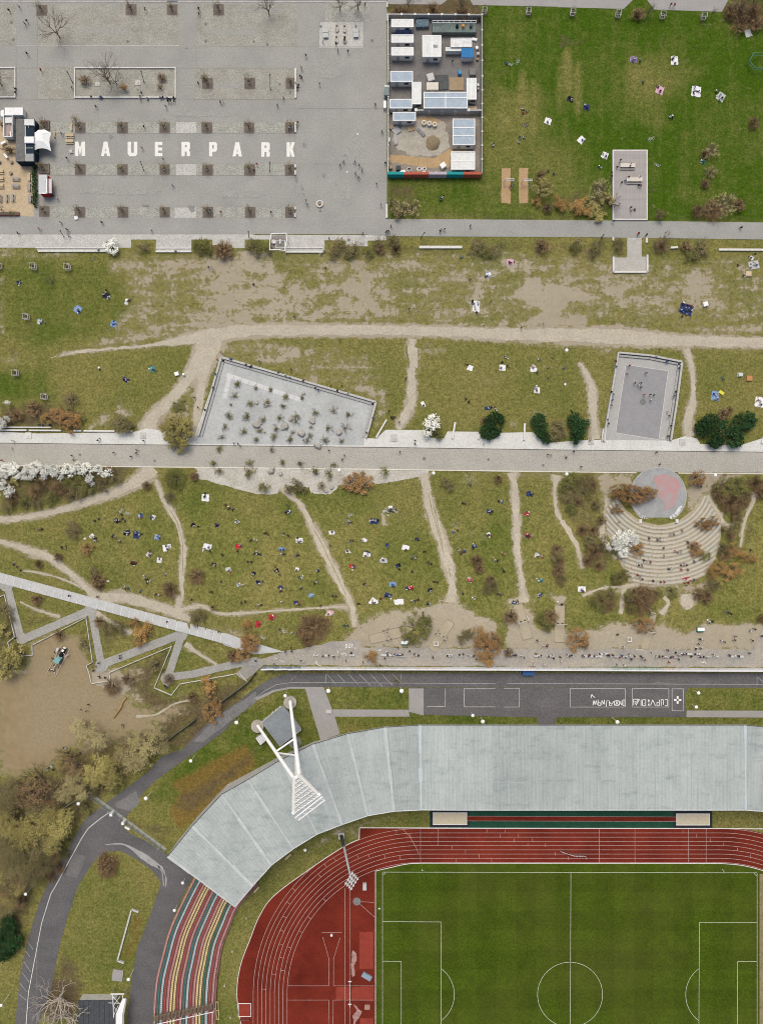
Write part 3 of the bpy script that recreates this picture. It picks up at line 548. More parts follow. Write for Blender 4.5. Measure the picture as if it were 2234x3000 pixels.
# pale worn patches, joints and tyre marks
WORN=mat('worn_pale_asphalt',(.36,.36,.35),(.24,.24,.235),scale=.5,fine=(2,.2)); 
sheet('worn_patch',jitter(tps('g1',[(850,850),(920,870),(980,920),(1050,970),(1040,990),(960,950),(880,890)]),4,1,44),WORN,.085,step=24)
for l in ([(680,825,6),(790,822,12),(870,860,20),(960,915,26),(1040,975,16),(1070,1040,8),(1065,1101,6)],[(1020,960,8),(1050,1010,8),(1055,1090,6)]):
    sheet('worn_patch',ribbon_poly([(*tp('g1',x,y),ts('g1',w)) for x,y,w in l],.8,7),WORN,.09,step=24)
sheet('worn_patch',tps('g1',[(480,880),(560,900),(500,1040),(420,1020)]),ROADP,.08,step=24); sheet('worn_patch',jitter(tps('g1',[(900,540),(880,480),(740,560),(760,590),(840,610),(890,570)]),5,1,4),mat('pale_road',(.19,.185,.18),(.14,.138,.135),scale=.3,fine=(2,.2)),.082,step=24)
sheet('worn_patch',jitter(tps('f1',[(1290,1000),(1250,1040),(1310,1040),(1652,790),(1652,720),(1400,880)]),5,1.2,9),mat('pale_road',(.19,.185,.18)),.082,step=24)
ML=stripe_mesh([tps('g1',[(725,605),(650,655),(570,720),(530,780),(470,890),(410,1000),(355,1101)])+tps('g2',[(330,260),(270,450),(215,740),(185,900),(170,1100),(165,1500)])],1.7,.115); struct(ML.obj('road_marking',LINE))
L2=mat('faded_line_paint',(.42,.42,.40),(.22,.22,.21),scale=1.2,amt=.9,detail=7)
mk=[tps('f2',[(95,680),(160,630),(240,585),(340,572),(700,573),(1100,576),(1652,579)]),tps('f3',[(0,578),(600,580),(1652,584),(2300,588)])]
mk+=[tps('f2',[(565,515),(622,580)]),tps('f2',[(632,515),(690,575)]),tps('f2',[(705,515),(768,584)]),tps('f2',[(772,515),(850,592)]),tps('f2',[(845,515),(925,598)]),tps('f2',[(917,515),(988,588)]),tps('f2',[(988,515),(1040,570)]),tps('f2',[(560,515),(558,580)]),tps('f2',[(1046,515),(1046,580)]),tps('f3',[(1615,535),(1652,570)]),tps('f3',[(1612,535),(1612,590)])]
mk+=[tps('g2',[(180,570),(215,620)]),tps('g2',[(165,630),(195,668)]),tps('g2',[(155,700),(200,765)]),tps('g2',[(143,768),(190,832)]),tps('g2',[(130,838),(175,895)]),tps('g2',[(125,910),(170,948)])]
struct(stripe_mesh(mk,1.5,.115).obj('road_marking',L2)); struct(stripe_mesh([tps('f2',[(330,560),(370,530)]),tps('g2',[(240,570),(240,1101)])],.8,.11).obj('road_marking',L2))
bx=[[(407,610),(762,610),(762,730),(407,730),(407,610)],[(808,610),(1043,610),(1043,730),(808,730),(808,610)],[(1064,612),(1137,612),(1137,754),(1064,754),(1064,612)],[(-20,609),(80,609),(80,730),(-20,730)]]
mk=[tps('f3',b) for b in bx]+[tps('f2',[(1210,725),(1330,727),(1330,610)]),tps('f2',[(1652,609),(1450,609),(1450,729),(1652,729)])]
struct(stripe_mesh(mk,1.4,.115).obj('parking_bay_line',mat('bay_line',(.56,.56,.54),(.3,.3,.29),scale=1.0,amt=.8,detail=7)))
struct(stripe_mesh([tps('f3',[(1100,660),(1100,708)]),tps('f3',[(1076,684),(1124,684)])],5.5,.12).obj('painted_cross',WHITE))
gl=[[(1312,275),(1350,275),(1350,356),(1312,356)],[(1262,356),(1262,275),(1292,275),(1292,345)],[(1240,275),(1240,356),(1205,356),(1205,310),(1240,310)],[(1185,356),(1148,275),(1120,356)],[(1100,275),(1100,356)],[(1086,272),(1100,320),(1085,356)],[(1055,320),(1055,275),(1010,275),(1010,356),(1055,356),(1055,330),(1035,330)],[(992,275),(992,356)],[(972,270),(925,350)],[(965,268),(890,268),(895,350),(960,270)],[(895,350),(935,312),(905,296)],
 [(345,352),(358,280),(374,345),(392,280),(402,345)],[(415,275),(415,350),(452,350),(452,318),(418,315)],[(465,350),(465,280),(500,345),(500,275)],[(535,278),(522,370)],[(555,282),(605,352),(565,352),(565,300)],[(585,352),(635,288),(635,352)],[(645,285),(692,350),(645,350),(692,285),(645,285)],[(700,350),(700,285),(735,352),(735,285)],[(748,278),(776,278),(776,355),(748,355),(748,278)],[(322,250),(322,205),(375,246)],[(322,205),(345,210)]]
struct(stripe_mesh([tps('t1',g) for g in gl],1.9,.125).obj('painted_lettering',WHITE))
struct(stripe_mesh([tps('t1',[(1175,45),(1185,55),(1175,56)]),tps('t1',[(1190,48),(1295,50)])],1.1,.125).obj('painted_lettering',L2))
gf=[[(290,35),(290,100),(315,85),(315,45),(290,35)],[(330,35),(370,40),(330,95),(372,95)],[(410,40),(385,50),(385,80),(405,85)],[(425,90),(440,110)],[(818,135),(840,125),(860,140),(820,148),(830,130),(865,128)],[(210,180),(240,210),(260,175),(290,200),(290,230)],[(150,130),(165,180)],[(60,225),(110,230)]]
struct(stripe_mesh([tps('t2',g) for g in gf],1.3,.135).obj('painted_lettering',WHITE))
struct(stripe_mesh([tps('f2',[(490,435),(505,445),(495,452)]),tps('f2',[(500,455),(530,465)]),tps('f2',[(225,412),(245,418)]),tps('f3',[(1245,438),(1265,445),(1270,432),(1285,452)]),tps('f3',[(830,360),(880,362)]),tps('f2',[(260,430),(290,436)])],1.2,.135).obj('painted_lettering',WHITE))
# ---------------------------------------------------------------- graffiti wall
def graffiti(name, cols, seed):
    m=bpy.data.materials.new(name); m.use_nodes=True; n=m.node_tree.nodes; L=m.node_tree.links; b=n['Principled BSDF']; b.inputs['Roughness'].default_value=.7
    tc=n.new('ShaderNodeTexCoord'); mp=n.new('ShaderNodeMapping'); mp.inputs['Location'].default_value=(seed*7.3,seed*3.1,0); L.new(tc.outputs['Object'],mp.inputs[0])
    v=n.new('ShaderNodeTexNoise'); v.inputs['Scale'].default_value=.9; v.inputs['Detail'].default_value=2.5; v.inputs['Distortion'].default_value=2.5; L.new(mp.outputs[0],v.inputs['Vector'])
    r=n.new('ShaderNodeValToRGB'); r.color_ramp.interpolation='CONSTANT'; L.new(v.outputs['Fac'],r.inputs[0]); e=r.color_ramp.elements
    while len(e)<len(cols): e.new(.5)
    for i,c in enumerate(cols): e[i].position=0 if i==0 else .28+.44*i/len(cols); e[i].color=(*c,1)
    L.new(r.outputs[0],b.inputs['Base Color']); return m
WH=(.78,.78,.76); GRAF=[graffiti('graffiti_blue',[(.05,.12,.32),(.02,.03,.08),(.55,.6,.65),(.05,.3,.3)],1),graffiti('graffiti_white',[WH,(.7,.7,.7),(.35,.38,.4),WH,(.6,.5,.5)],2),graffiti('graffiti_ochre',[(.6,.45,.25),WH,(.45,.35,.2),(.6,.55,.5)],3),graffiti('graffiti_red',[(.5,.06,.06),WH,(.65,.6,.6),(.15,.03,.05)],4),graffiti('graffiti_teal',[(.03,.25,.25),(.3,.5,.5),WH,(.02,.05,.06)],5),graffiti('graffiti_pale',[WH,WH,(.62,.68,.72),(.5,.52,.6),(.75,.7,.6)],6)]
CAP=mat('wall_cap',(.70,.69,.67),(.55,.54,.52),scale=.8)
gw=empty('graffiti_wall',W(*tp('f2',155,470))); reg(gw,'','wall',label='long concrete wall covered in colourful graffiti along the hilltop path')
gpts=resample([tp('f2',155,471),tp('f2',1652,475),tp('f3',1652,483),(2600,1961)],37,False)
rg=random.Random(5)
for i,(a,b) in enumerate(zip(gpts,gpts[1:])):
    A=W(*a); Bp=W(*b); A.z=Bp.z=max(A.z,Bp.z); dd=Bp-A; mid=(A+Bp)/2-gw.location; rz=math.atan2(dd.y,dd.x); u=(a[0]-770)/1460
    k=0 if u<.07 else 1 if u<.16 else (2 if u<.20 else 1 if u<.31 else 3 if u<.34 else 5 if u<.47 else 3 if 0.50<u<.53 else 4 if .68<u<.78 else 3 if .78<u<.82 else rg.choice((1,5,1,5,1)))
    mb=MB(); mb.box((0,0,.5),(dd.length-.03,.24,4.6)); wp_=mb.obj('wall_panel',GRAF[k],gw,(mid.x,mid.y,mid.z+.1),rz)
    mb=MB(); mb.box((0,0,0),(dd.length-.02,.38,.16)); mb.obj('wall_cap',CAP,wp_,(0,0,2.88))
# ---------------------------------------------------------------- stadium
TRK=mat('track_red',(.195,.030,.0165),(.088,.0135,.009),scale=.08,fine=(2.2,.14),detail=8); TRB=mat('track_patch_red',(.27,.05,.032),(.20,.036,.024),scale=.5,fine=(2,.1))
CX,CY,R0=1228,2914,387; CX2=2109
outer=smoothline(tps('g4',[(125,1101),(105,1000),(98,900),(105,800),(130,690),(180,560),(240,410)])+tps('g3',[(330,940),(540,780),(780,620),(885,570)]),8)[::-1]; outL=outer[::-1]; outer=tps('g3',[(887,495)])+[(2108,2425.5)]+arc(CX2,CY,489,-90,0,24)+[(2598,3330)]+[(740,3330)]+outL
sheet('running_track',outer,TRK,.03)
def pitchmat():
    m=mat('pitch_grass',(.060,.094,.007),(.036,.058,.0045),scale=.25,fine=(1.8,.28),amt=.8,detail=8)
    n=m.node_tree.nodes; L=m.node_tree.links; b=n['Principled BSDF']; src=b.inputs['Base Color'].links[0].from_socket
    tc=n.new('ShaderNodeTexCoord'); sx=n.new('ShaderNodeSeparateXYZ'); L.new(tc.outputs['Object'],sx.inputs[0])
    def wv(s,per,ph):
        a=n.new('ShaderNodeMath'); a.operation='MULTIPLY_ADD'; a.inputs[1].default_value=2*math.pi/per; a.inputs[2].default_value=ph; L.new(s,a.inputs[0]); c=n.new('ShaderNodeMath'); c.operation='SINE'; L.new(a.outputs[0],c.inputs[0]); d=n.new('ShaderNodeMath'); d.operation='MULTIPLY'; d.use_clamp=False; d.inputs[1].default_value=5.0; L.new(c.outputs[0],d.inputs[0]); e=n.new('ShaderNodeClamp'); e.inputs[1].default_value=-.85; e.inputs[2].default_value=.85; L.new(d.outputs[0],e.inputs[0]); return e.outputs[0]
    a=n.new('ShaderNodeMath'); a.operation='ADD'; L.new(wv(sx.outputs[0],11,.4),a.inputs[0]); L.new(wv(sx.outputs[1],11,1.1),a.inputs[1])
    r=n.new('ShaderNodeMapRange'); r.inputs[1].default_value=-3; r.inputs[2].default_value=3; r.inputs[3].default_value=.80; r.inputs[4].default_value=1.16; L.new(a.outputs[0],r.inputs[0])
    nb=n.new('ShaderNodeTexNoise'); nb.inputs['Scale'].default_value=.05; nb.inputs['Detail'].default_value=4; L.new(tc.outputs['Object'],nb.inputs['Vector']); rb=n.new('ShaderNodeMapRange'); rb.inputs[1].default_value=.35; rb.inputs[2].default_value=.65; rb.inputs[3].default_value=.0; rb.inputs[4].default_value=.32; L.new(nb.outputs['Fac'],rb.inputs[0])
    mx=n.new('ShaderNodeMix'); mx.data_type='RGBA'; mx.inputs[7].default_value=(.085,.078,.020,1); L.new(rb.outputs[0],mx.inputs[0]); L.new(src,mx.inputs[6])
    ml=n.new('ShaderNodeMix'); ml.data_type='RGBA'; ml.blend_type='MULTIPLY'; ml.inputs[0].default_value=1; cb=n.new('ShaderNodeCombineColor'); L.new(mx.outputs[2],ml.inputs[6])
    for i in range(3): L.new(r.outputs[0],cb.inputs[i])
    L.new(cb.outputs[0],ml.inputs[7]); L.new(ml.outputs[2],b.inputs['Base Color']); return m
PIT=pitchmat()
sheet('football_pitch',tps('g4',[(990,114),(1100,88),(1210,66)])+[(1234,2528),(1900,2529),(2120,2529)]+arc(CX2,CY,383,-88,-60,10)+[(2300,2600),(2222,2600),(2222,3330),(1097,3330)],PIT,.055)
ln=[]
for k in range(9):
    r=R0+k*12.4
    ln.append(arc(CX,CY,r,-90,-180,90)+[(CX-r,3330)]); ln.append([(CX,CY-r),(CX2,CY-r)]); ln.append(arc(CX2,CY,r,-90,-40,30))
TL=mat('track_line',(.50,.40,.36),(.30,.20,.17),scale=.8,amt=.8,detail=6)
struct(stripe_mesh(ln,1.15,.06).obj('lane_line',TL))
ln=[tps('g3',[(1280,500),(1280,715)]),tps('g3',[(1395,500),(1395,610)]),tps('g3',[(1165,505),(1210,550),(1250,620),(1272,670)])]
for x in (719,922,1226,1327): ln.append(tps('g5',[(x,445),(x,638)]))
for t,x,y in (('g5',80,455),('g5',183,458),('g5',157,484),('g5',260,484),('g5',235,510),('g5',337,508),('g5',313,533),('g5',414,536),('g5',36,600),('g5',107,625),('g5',470,586),('g5',543,612),('g5',647,610),('g5',1195,458),('g5',1273,484),('g5',1350,508),('g5',1427,532),('g5',1505,560),('g5',1580,600),('g3',1482,620),('g3',1570,650),('g3',1508,705),('g3',1125,518),('g3',1215,545)):
    p=tp(t,x,y); ln.append([(p[0],p[1]-5),(p[0],p[1]+5)])
for a,rk in ((-122,6),(-126,6),(-130,5),(-118,5),(-114,4),(-110,3),(-140,7),(-145,6),(-150,5),(-155,4),(-160,3),(-165,2),(-170,1),(-135,0),(-145,0),(-152,0),(-160,1),(-172,3),(-178,5),(-104,2),(-98,1)):
    r=R0+rk*12.4; a=math.radians(a); ln.append([(CX+(r)*math.cos(a),CY+(r)*math.sin(a)),(CX+(r+12)*math.cos(a),CY+(r+12)*math.sin(a))])
ln+= [[(1010,2602),(1010,3330)],[(1024,2602),(1024,3330)],tps('g4',[(650,540),(690,680),(690,855)]),tps('g4',[(762,545),(720,680),(720,855)]),tps('g4',[(425,855),(688,855)]),tps('g4',[(718,855),(980,855)]),tps('g4',[(425,947),(688,947)]),tps('g4',[(718,947),(980,947)]),tps('g4',[(690,947),(686,1200)]),tps('g4',[(718,947),(715,1200)]),tps('g4',[(900,312),(985,317)]),tps('g4',[(892,330),(985,412)]),tps('g4',[(645,510),(773,510)])]
struct(stripe_mesh(ln,1.0,.065).obj('track_marking',TL))
for p in ([(887,507),(975,507),(975,745),(887,745)],[(735,862),(820,862),(820,945),(735,945)],[(888,860),(978,858),(978,950),(888,950)],[(890,1065),(975,1065),(975,1300),(890,1300)],[(833,862),(886,862),(886,945),(833,945)]): sheet('track_patch',tps('g4',p),TRB,.05)
DISC=[tp('g4',870+26*math.cos(k*.5236),311+26*math.sin(k*.5236)) for k in range(12)]; sheet('throwing_circle',DISC,DARKC,.055)
sheet('track_patch',jitter(tps('g4',[(840,620),(860,640),(865,690),(850,720),(858,790),(840,800),(832,720),(838,680)]),3,1.4,2),mat('worn_track_white',(.4,.28,.25),(.25,.12,.1),scale=1.2),.058); sheet('track_patch',jitter(tps('g4',[(840,970),(870,990),(900,1020),(880,1060),(850,1101),(846,1060),(870,1010)]),3,1.4,3),mat('worn_track_white',(.4,.28,.25)),.058)
EDGE=mat('track_kerb_white',(.72,.71,.68),(.6,.58,.54),scale=1)
kerb([tp('g4',990,1101+500),tp('g4',990,114),tp('g4',1040,102),tp('g4',1100,88),tp('g4',1160,74),tp('g4',1210,66),(1234,2528.5),(1900,2529),(2110,2529.5)]+arc(CX2,CY,384,-88,-62,8),.16,.09,'track_kerb',EDGE)
kerb([tp('g3',885,572),tp('g3',887,495),(1400,2426),(2110,2427),(2260,2428)],.22,.09,'track_kerb',EDGE)
kerb(outL,.16,.08,'track_kerb',EDGE)
sheet('sand_strip',[(2223,2560),(2600,2560),(2600,3330),(2223,3330)],mat('brown_strip',(.26,.20,.125),(.17,.14,.075),scale=.35,fine=(2,.2),detail=8),.07)
# pitch lines
mid=1669
pl=[[(1120,3330),(1120,2555),(2216,2557),(2216,3330)],[(mid+2,2556),(mid-1,3330)],[(1120,2700),(1292,2701),(1291,3127),(1120,3127)],[(1119,2816),(1175,2816.5),(1175,3012),(1119,3012)],[(2216,2703),(2047,2703),(2045,3125),(2216,3125)],[(2216,2817),(2159,2817),(2158,3011),(2216,3011)],arc(1668.5,2914,95,0,360,64),arc(1120,2555,8,0,90,8),arc(2216,2557,8,90,180,8)]
pl+=[[p for p in arc(1235,2914,95,-53,53,24)],[p for p in arc(2102,2914,95,127,233,24)]]
struct(stripe_mesh(pl,1.15,.085).obj('pitch_line',mat('pitch_line_white',(.58,.60,.50),(.42,.45,.34),scale=1.2)))
# long-jump strip
GRN=mat('green_run_up',(.02,.075,.045),(.015,.05,.032),scale=.3,fine=(2,.15)); 
sheet('jump_surround',[(1258,2374),(2082,2374),(2082,2425),(1258,2425)],GRN,.035); sheet('jump_runway',[(1366,2391),(1981,2393.5),(1981,2406),(1366,2405)],TRK,.045)
struct(stripe_mesh([[(1366,2391),(1981,2393.5)],[(1366,2405),(1981,2406.5)]],.9,.06).obj('runway_line',TL))
DKS=mat('pit_surround',(.03,.035,.04),(.02,.025,.03),scale=.6); SND=mat('pit_sand',(.55,.49,.36),(.49,.43,.31),scale=1,fine=(3,.07))
for i,(x0,y0,x1,y1) in enumerate(((1268.5,2381,1366,2415),(1980,2384,2076,2416.5))):
    c=W((x0+x1)/2,(y0+y1)/2); o=empty('sand_pit',c); reg(o,('left' if i==0 else 'right')+' rectangular sand pit with white border at the end of the green jump runway','sand pit')
    a=W(x0,y0)-c; b=W(x1,y1)-c; w,h=b.x-a.x,a.y-b.y; mb=MB(); mb.box((0,0,.05),(w,h,.08)); mb.obj('sand',SND,o); mb=MB()
    for q,s in (((0,h/2,.07),(w+.3,.2,.14)),((0,-h/2,.07),(w+.3,.2,.14)),((w/2,0,.07),(.2,h-.2,.14)),((-w/2,0,.07),(.2,h-.2,.14))): mb.box(q,s)
    mb.obj('border',EDGE,o)
    sheet('pit_edging',[(x0-9,y0-8),(x1+9,y0-8),(x1+9,y1+9),(x0-9,y1+9)],DKS,.042)
# ---------------------------------------------------------------- grandstand with its roof
RZ=12.0
ROOFM=mat('roof_sheet_metal',(.43,.458,.43),(.335,.368,.348),scale=.22,rough=.55,metal=.0,fine=(1.4,.06),stretch=(1.0,.35,1),detail=8)
def roofmat(seed):
    """ribbed sheet: fine ribs across, streaks of weathering along them"""
    m=ROOFM.copy(); m.name='roof_sheet_metal'; n=m.node_tree.nodes; L=m.node_tree.links; b=n['Principled BSDF']; src=b.inputs['Base Color'].links[0].from_socket
    tq=n.new('ShaderNodeTexCoord'); mq=n.new('ShaderNodeMapping'); mq.inputs['Scale'].default_value=(.16,.42,1); mq.inputs['Location'].default_value=(seed*9,R.uniform(0,50),0); L.new(tq.outputs['Object'],mq.inputs[0]); nq=n.new('ShaderNodeTexNoise'); nq.inputs['Scale'].default_value=1; nq.inputs['Detail'].default_value=7; nq.inputs['Roughness'].default_value=.75; L.new(mq.outputs[0],nq.inputs['Vector'])
    rq=n.new('ShaderNodeMapRange'); rq.inputs[1].default_value=.52; rq.inputs[2].default_value=.68; rq.inputs[3].default_value=0; rq.inputs[4].default_value=.8; L.new(nq.outputs['Fac'],rq.inputs[0]); xq=n.new('ShaderNodeMix'); xq.data_type='RGBA'; xq.inputs[7].default_value=(.24,.28,.27,1); L.new(rq.outputs[0],xq.inputs[0]); L.new(src,xq.inputs[6]); src=xq.outputs[2]
    k=R.uniform(.90,1.04); ml=n.new('ShaderNodeMix'); ml.data_type='RGBA'; ml.blend_type='MULTIPLY'; ml.inputs[0].default_value=1; ml.inputs[7].default_value=(k,k*1.005,k*1.01,1); L.new(src,ml.inputs[6])
    tc=n.new('ShaderNodeTexCoord'); mp=n.new('ShaderNodeMapping'); mp.inputs['Rotation'].default_value=(0,0,seed); L.new(tc.outputs['Object'],mp.inputs[0])
    mp2=n.new('ShaderNodeMapping'); mp2.inputs['Scale'].default_value=(2.2,.06,1); L.new(mp.outputs[0],mp2.inputs[0]); nz=n.new('ShaderNodeTexNoise'); nz.inputs['Scale'].default_value=1.0; nz.inputs['Detail'].default_value=3; L.new(mp2.outputs[0],nz.inputs['Vector'])
    rr=n.new('ShaderNodeMapRange'); rr.inputs[1].default_value=.36; rr.inputs[2].default_value=.64; rr.inputs[3].default_value=.955; rr.inputs[4].default_value=1.03; L.new(nz.outputs['Fac'],rr.inputs[0]); cb=n.new('ShaderNodeCombineColor')
    for i in range(3): L.new(rr.outputs[0],cb.inputs[i])
    m2=n.new('ShaderNodeMix'); m2.data_type='RGBA'; m2.blend_type='MULTIPLY'; m2.inputs[0].default_value=1; L.new(ml.outputs[2],m2.inputs[6]); L.new(cb.outputs[0],m2.inputs[7]); L.new(m2.outputs[2],b.inputs['Base Color']); return m
oT=[(492,2508),(563,2420),(649,2327),(725,2284),(823,2225),(916,2180),(1018,2149),(1127,2130),(1229,2124)]
iT=[(689,2656),(741,2595),(795,2535),(859,2487),(929,2444),(1002,2416),(1077,2390),(1154,2377),(1233,2373)]
nx=9
for i in range(1,nx+1): oT.append((1229+(2181-1229)*i/nx,2124)); iT.append((1233+(2182-1233)*i/nx,2373.5))
oT+= [(2300,2136),(2420,2162)]; iT+=[(2270,2380),(2370,2402)]
gs=empty('grandstand',W(1400,2250,0)); GO=gs.location
reg(gs,'','grandstand',label='curved grandstand under a long pale grey sheet-metal roof')
ZI,ZO=11.2,13.0
FASC=mat('roof_fascia',(.62,.64,.63),(.5,.52,.51),scale=1); SEAM=mat('roof_seam_strip',(.52,.545,.53),(.39,.42,.405),scale=.6,amt=.9,stretch=(1,1,1)); RIBD=mat('roof_gutter',(.10,.11,.11),(.07,.08,.08))
def rp(p,z): return W(p[0],p[1],z)-GO
for i in range(len(oT)-1):
    a0,a1,b0,b1=rp(oT[i],ZO),rp(oT[i+1],ZO),rp(iT[i],ZI),rp(iT[i+1],ZI)
    mb=MB(); nrib=max(6,int((a1-a0).length/.9)); 
    # ribbed sheet: shallow trapezoid profile running down the slope
    for k in range(nrib):
        for (u0,u1,h0,h1) in ((k,k+.6,0,0),(k+.6,k+.7,0,.07),(k+.7,k+.9,.07,.07),(k+.9,k+1,.07,0)):
            u0/=nrib; u1/=nrib; p=[a0.lerp(a1,u0),a0.lerp(a1,u1),b0.lerp(b1,u1),b0.lerp(b1,u0)]
            p[0].z+=h0;p[3].z+=h0;p[1].z+=h1;p[2].z+=h1; mb.add(p,[(3,2,1,0)])
    dn=Vector((0,0,-.35)); mb.add([a0+dn,a1+dn,b1+dn,b0+dn],[(0,1,2,3)]); mb.add([a0,a1,a1+dn,a0+dn],[(0,1,2,3)]); mb.add([b1,b0,b0+dn,b1+dn],[(0,1,2,3)])
    dirv=(b0+b1-a0-a1); ang=math.atan2(dirv.y,dirv.x)
    rpo=mb.obj('roof_panel',roofmat(-(ang+math.pi/2)),gs); RPN=globals().setdefault('RPN',[]); RPN.append(rpo)
    m2=MB(); m2.tube(a0+Vector((0,0,.1)),a1+Vector((0,0,.1)),.09,.09,4); m2.obj('gutter',RIBD,rpo)
    m2=MB(); m2.tube(b0+Vector((0,0,.02)),b1+Vector((0,0,.02)),.12,.12,4); m2.obj('fascia',FASC,rpo)
JNT=mat('roof_joint',(.30,.33,.33),(.44,.47,.46),scale=.7,amt=.8)
for i in range(len(oT)-1):
    for t in (.34,.67):
        a=rp(oT[i],ZO).lerp(rp(iT[i],ZI),t); b=rp(oT[i+1],ZO).lerp(rp(iT[i+1],ZI),t); mb=MB(); d=b-a; mb.box(((a.x+b.x)/2,(a.y+b.y)/2,(a.z+b.z)/2+.06),(d.length-.05,.10,.06),math.atan2(d.y,d.x)); mb.obj('roof_joint',JNT,RPN[i])
    if i>=9:
        for u in (.5,):
            a=rp(oT[i],ZO).lerp(rp(oT[i+1],ZO),u); b=rp(iT[i],ZI).lerp(rp(iT[i+1],ZI),u); mb=MB(); mb.tube(a+Vector((0,0,.05)),b+Vector((0,0,.05)),.06,.06,4); mb.obj('roof_joint',JNT,RPN[i])
for i in list(range(0,9))+[nx+8]:
    a,b=rp(oT[i],ZO),rp(iT[i],ZI); up=Vector((0,0,.12)); d=(b-a); nv=Vector((-d.y,d.x,0)).normalized(); mb=MB(); N=6
    jr=[R.uniform(.16,.46) for _ in range(N)]
    for k in range(N):
        p=a.lerp(b,k/N)+up; q=a.lerp(b,(k+1)/N)+up; w=jr[k]; mb.prism([(p+nv*w)[:2],(q+nv*w)[:2],(q-nv*w)[:2],(p-nv*w)[:2]],min(p.z,q.z)-.2,lambda c,p=p,q=q: p.z if (Vector((c[0],c[1],0))-Vector((p.x,p.y,0))).length<(Vector((c[0],c[1],0))-Vector((q.x,q.y,0))).length else q.z)
    mb.obj('seam_strip',SEAM if i<8 else mat('roof_seam_blue',(.40,.46,.49),(.5,.54,.54),scale=1),gs)
for i in range(len(oT)):
    o_,i_=rp(oT[i],ZO),rp(iT[i],ZI)
    for t in (.12,.55):
        p=o_.lerp(i_,t); mb=MB(); mb.tube((p.x,p.y,-GO.z-.5+0),(p.x,p.y,p.z-.35),.16,.16,6); mb.obj('roof_column',STEEL,gs)
    mb=MB(); mb.tube(o_+Vector((0,0,-.6)),i_+Vector((0,0,-.5)),.2,.12,4); mb.obj('roof_beam',STEEL,gs)
# seat rows: colours from the outer row to the inner one
SEATC={k:mat('seat_'+k,c,tuple(x*.8 for x in c),scale=.8,rough=.6) for k,c in dict(teal=(.04,.21,.19),pale_blue=(.46,.62,.64),red=(.37,.085,.08),rose=(.58,.30,.28),yellow=(.72,.61,.29),green=(.03,.18,.10)).items()}
order=['rose','teal','pale_blue','red','rose','yellow','yellow','red','rose','teal','pale_blue','red','rose','yellow','yellow','green','pale_blue','red','rose']
so=tps('g2',[(1330,40),(1255,155),(1165,330),(1090,500),(1040,680),(1010,800),(997,900),(990,1000),(988,1100),(990,1250),(1000,1450)]); si=tps('g2',[(1660,200),(1535,345),(1480,470),(1430,600),(1408,720),(1395,800),(1389,880),(1385,960),(1384,1100),(1384,1250),(1390,1450)])
SO=smoothline(so,6); SI=smoothline(si,6)
STEPM=mat('stand_concrete',(.21,.115,.105),(.14,.075,.07),scale=.8,fine=(2,.1)); NR=len(order)
def seat_pt(u,k):
    j=min(int(u),len(SO)-2); f=u-j; a=(SO[j][0]*(1-f)+SO[j+1][0]*f,SO[j][1]*(1-f)+SO[j+1][1]*f); b=(SI[j][0]*(1-f)+SI[j+1][0]*f,SI[j][1]*(1-f)+SI[j+1][1]*f)
    z=6.0+(1.0-6.0)*k; return W(a[0],a[1],z).lerp(W(b[0],b[1],z),k)
DKT=mat('stand_tread_shade',(.10,.055,.05),(.07,.04,.04),scale=.8)
for r in range(NR):
    k=(r+.4)/NR; mb=MB(); ms=MB(); us=[i*.25 for i in range(4*(len(SO)-1))]
    P=[seat_pt(u,k) for u in us]
    for a,b,a2,b2 in zip(P,P[1:],[seat_pt(u,k+1/NR) for u in us],[seat_pt(u,k+1/NR) for u in us[1:]]):
        z=a.z-.42; ms.add([(a.x-GO.x,a.y-GO.y,z),(b.x-GO.x,b.y-GO.y,z),(b2.x-GO.x,b2.y-GO.y,z),(a2.x-GO.x,a2.y-GO.y,z),(a2.x-GO.x,a2.y-GO.y,z-.6),(b2.x-GO.x,b2.y-GO.y,z-.6)],[(0,1,2,3),(3,2,5,4)])
    ms.obj('terrace_step',STEPM,gs)
    acc=0; last=P[0]; gap=.52; flip=order[r]
    for a,b in zip(P,P[1:]):
        d=b-a; L_=d.length
        while acc<L_:
            c=a+d*(acc/L_)-GO; rz=math.atan2(d.y,d.x); yy=tp('g2',0,968)[1]
            wy=1500-(c.y+GO.y)*PPM*CAM_H/(CAM_H-a.z); wx=(c.x+GO.x)*PPM*CAM_H/(CAM_H-a.z)+1117
            gapz=abs((wy-tp('g2',0,1035)[1])+(wx-530)*.20)<9
            if not gapz:
                mb.box((c.x,c.y,c.z-.05),(.40,.42,.08),rz); nx_,ny_=-math.sin(rz),math.cos(rz)
                sgn=1 if (nx_*(W(1228,2914,0).x-GO.x-c.x)+ny_*(W(1228,2914,0).y-GO.y-c.y))<0 else -1
                mb.box((c.x+nx_*sgn*.2,c.y+ny_*sgn*.2,c.z+.12),(.40,.06,.28),rz)
            acc+=gap
        acc-=L_
    o=mb.obj('seat_row',SEATC[flip],gs); o['kind']='stuff'
    o['label']='row of '+{'rose':'faded rose','teal':'dark teal','pale_blue':'pale blue','red':'dark red','yellow':'yellow','green':'green'}[flip]+' seats'
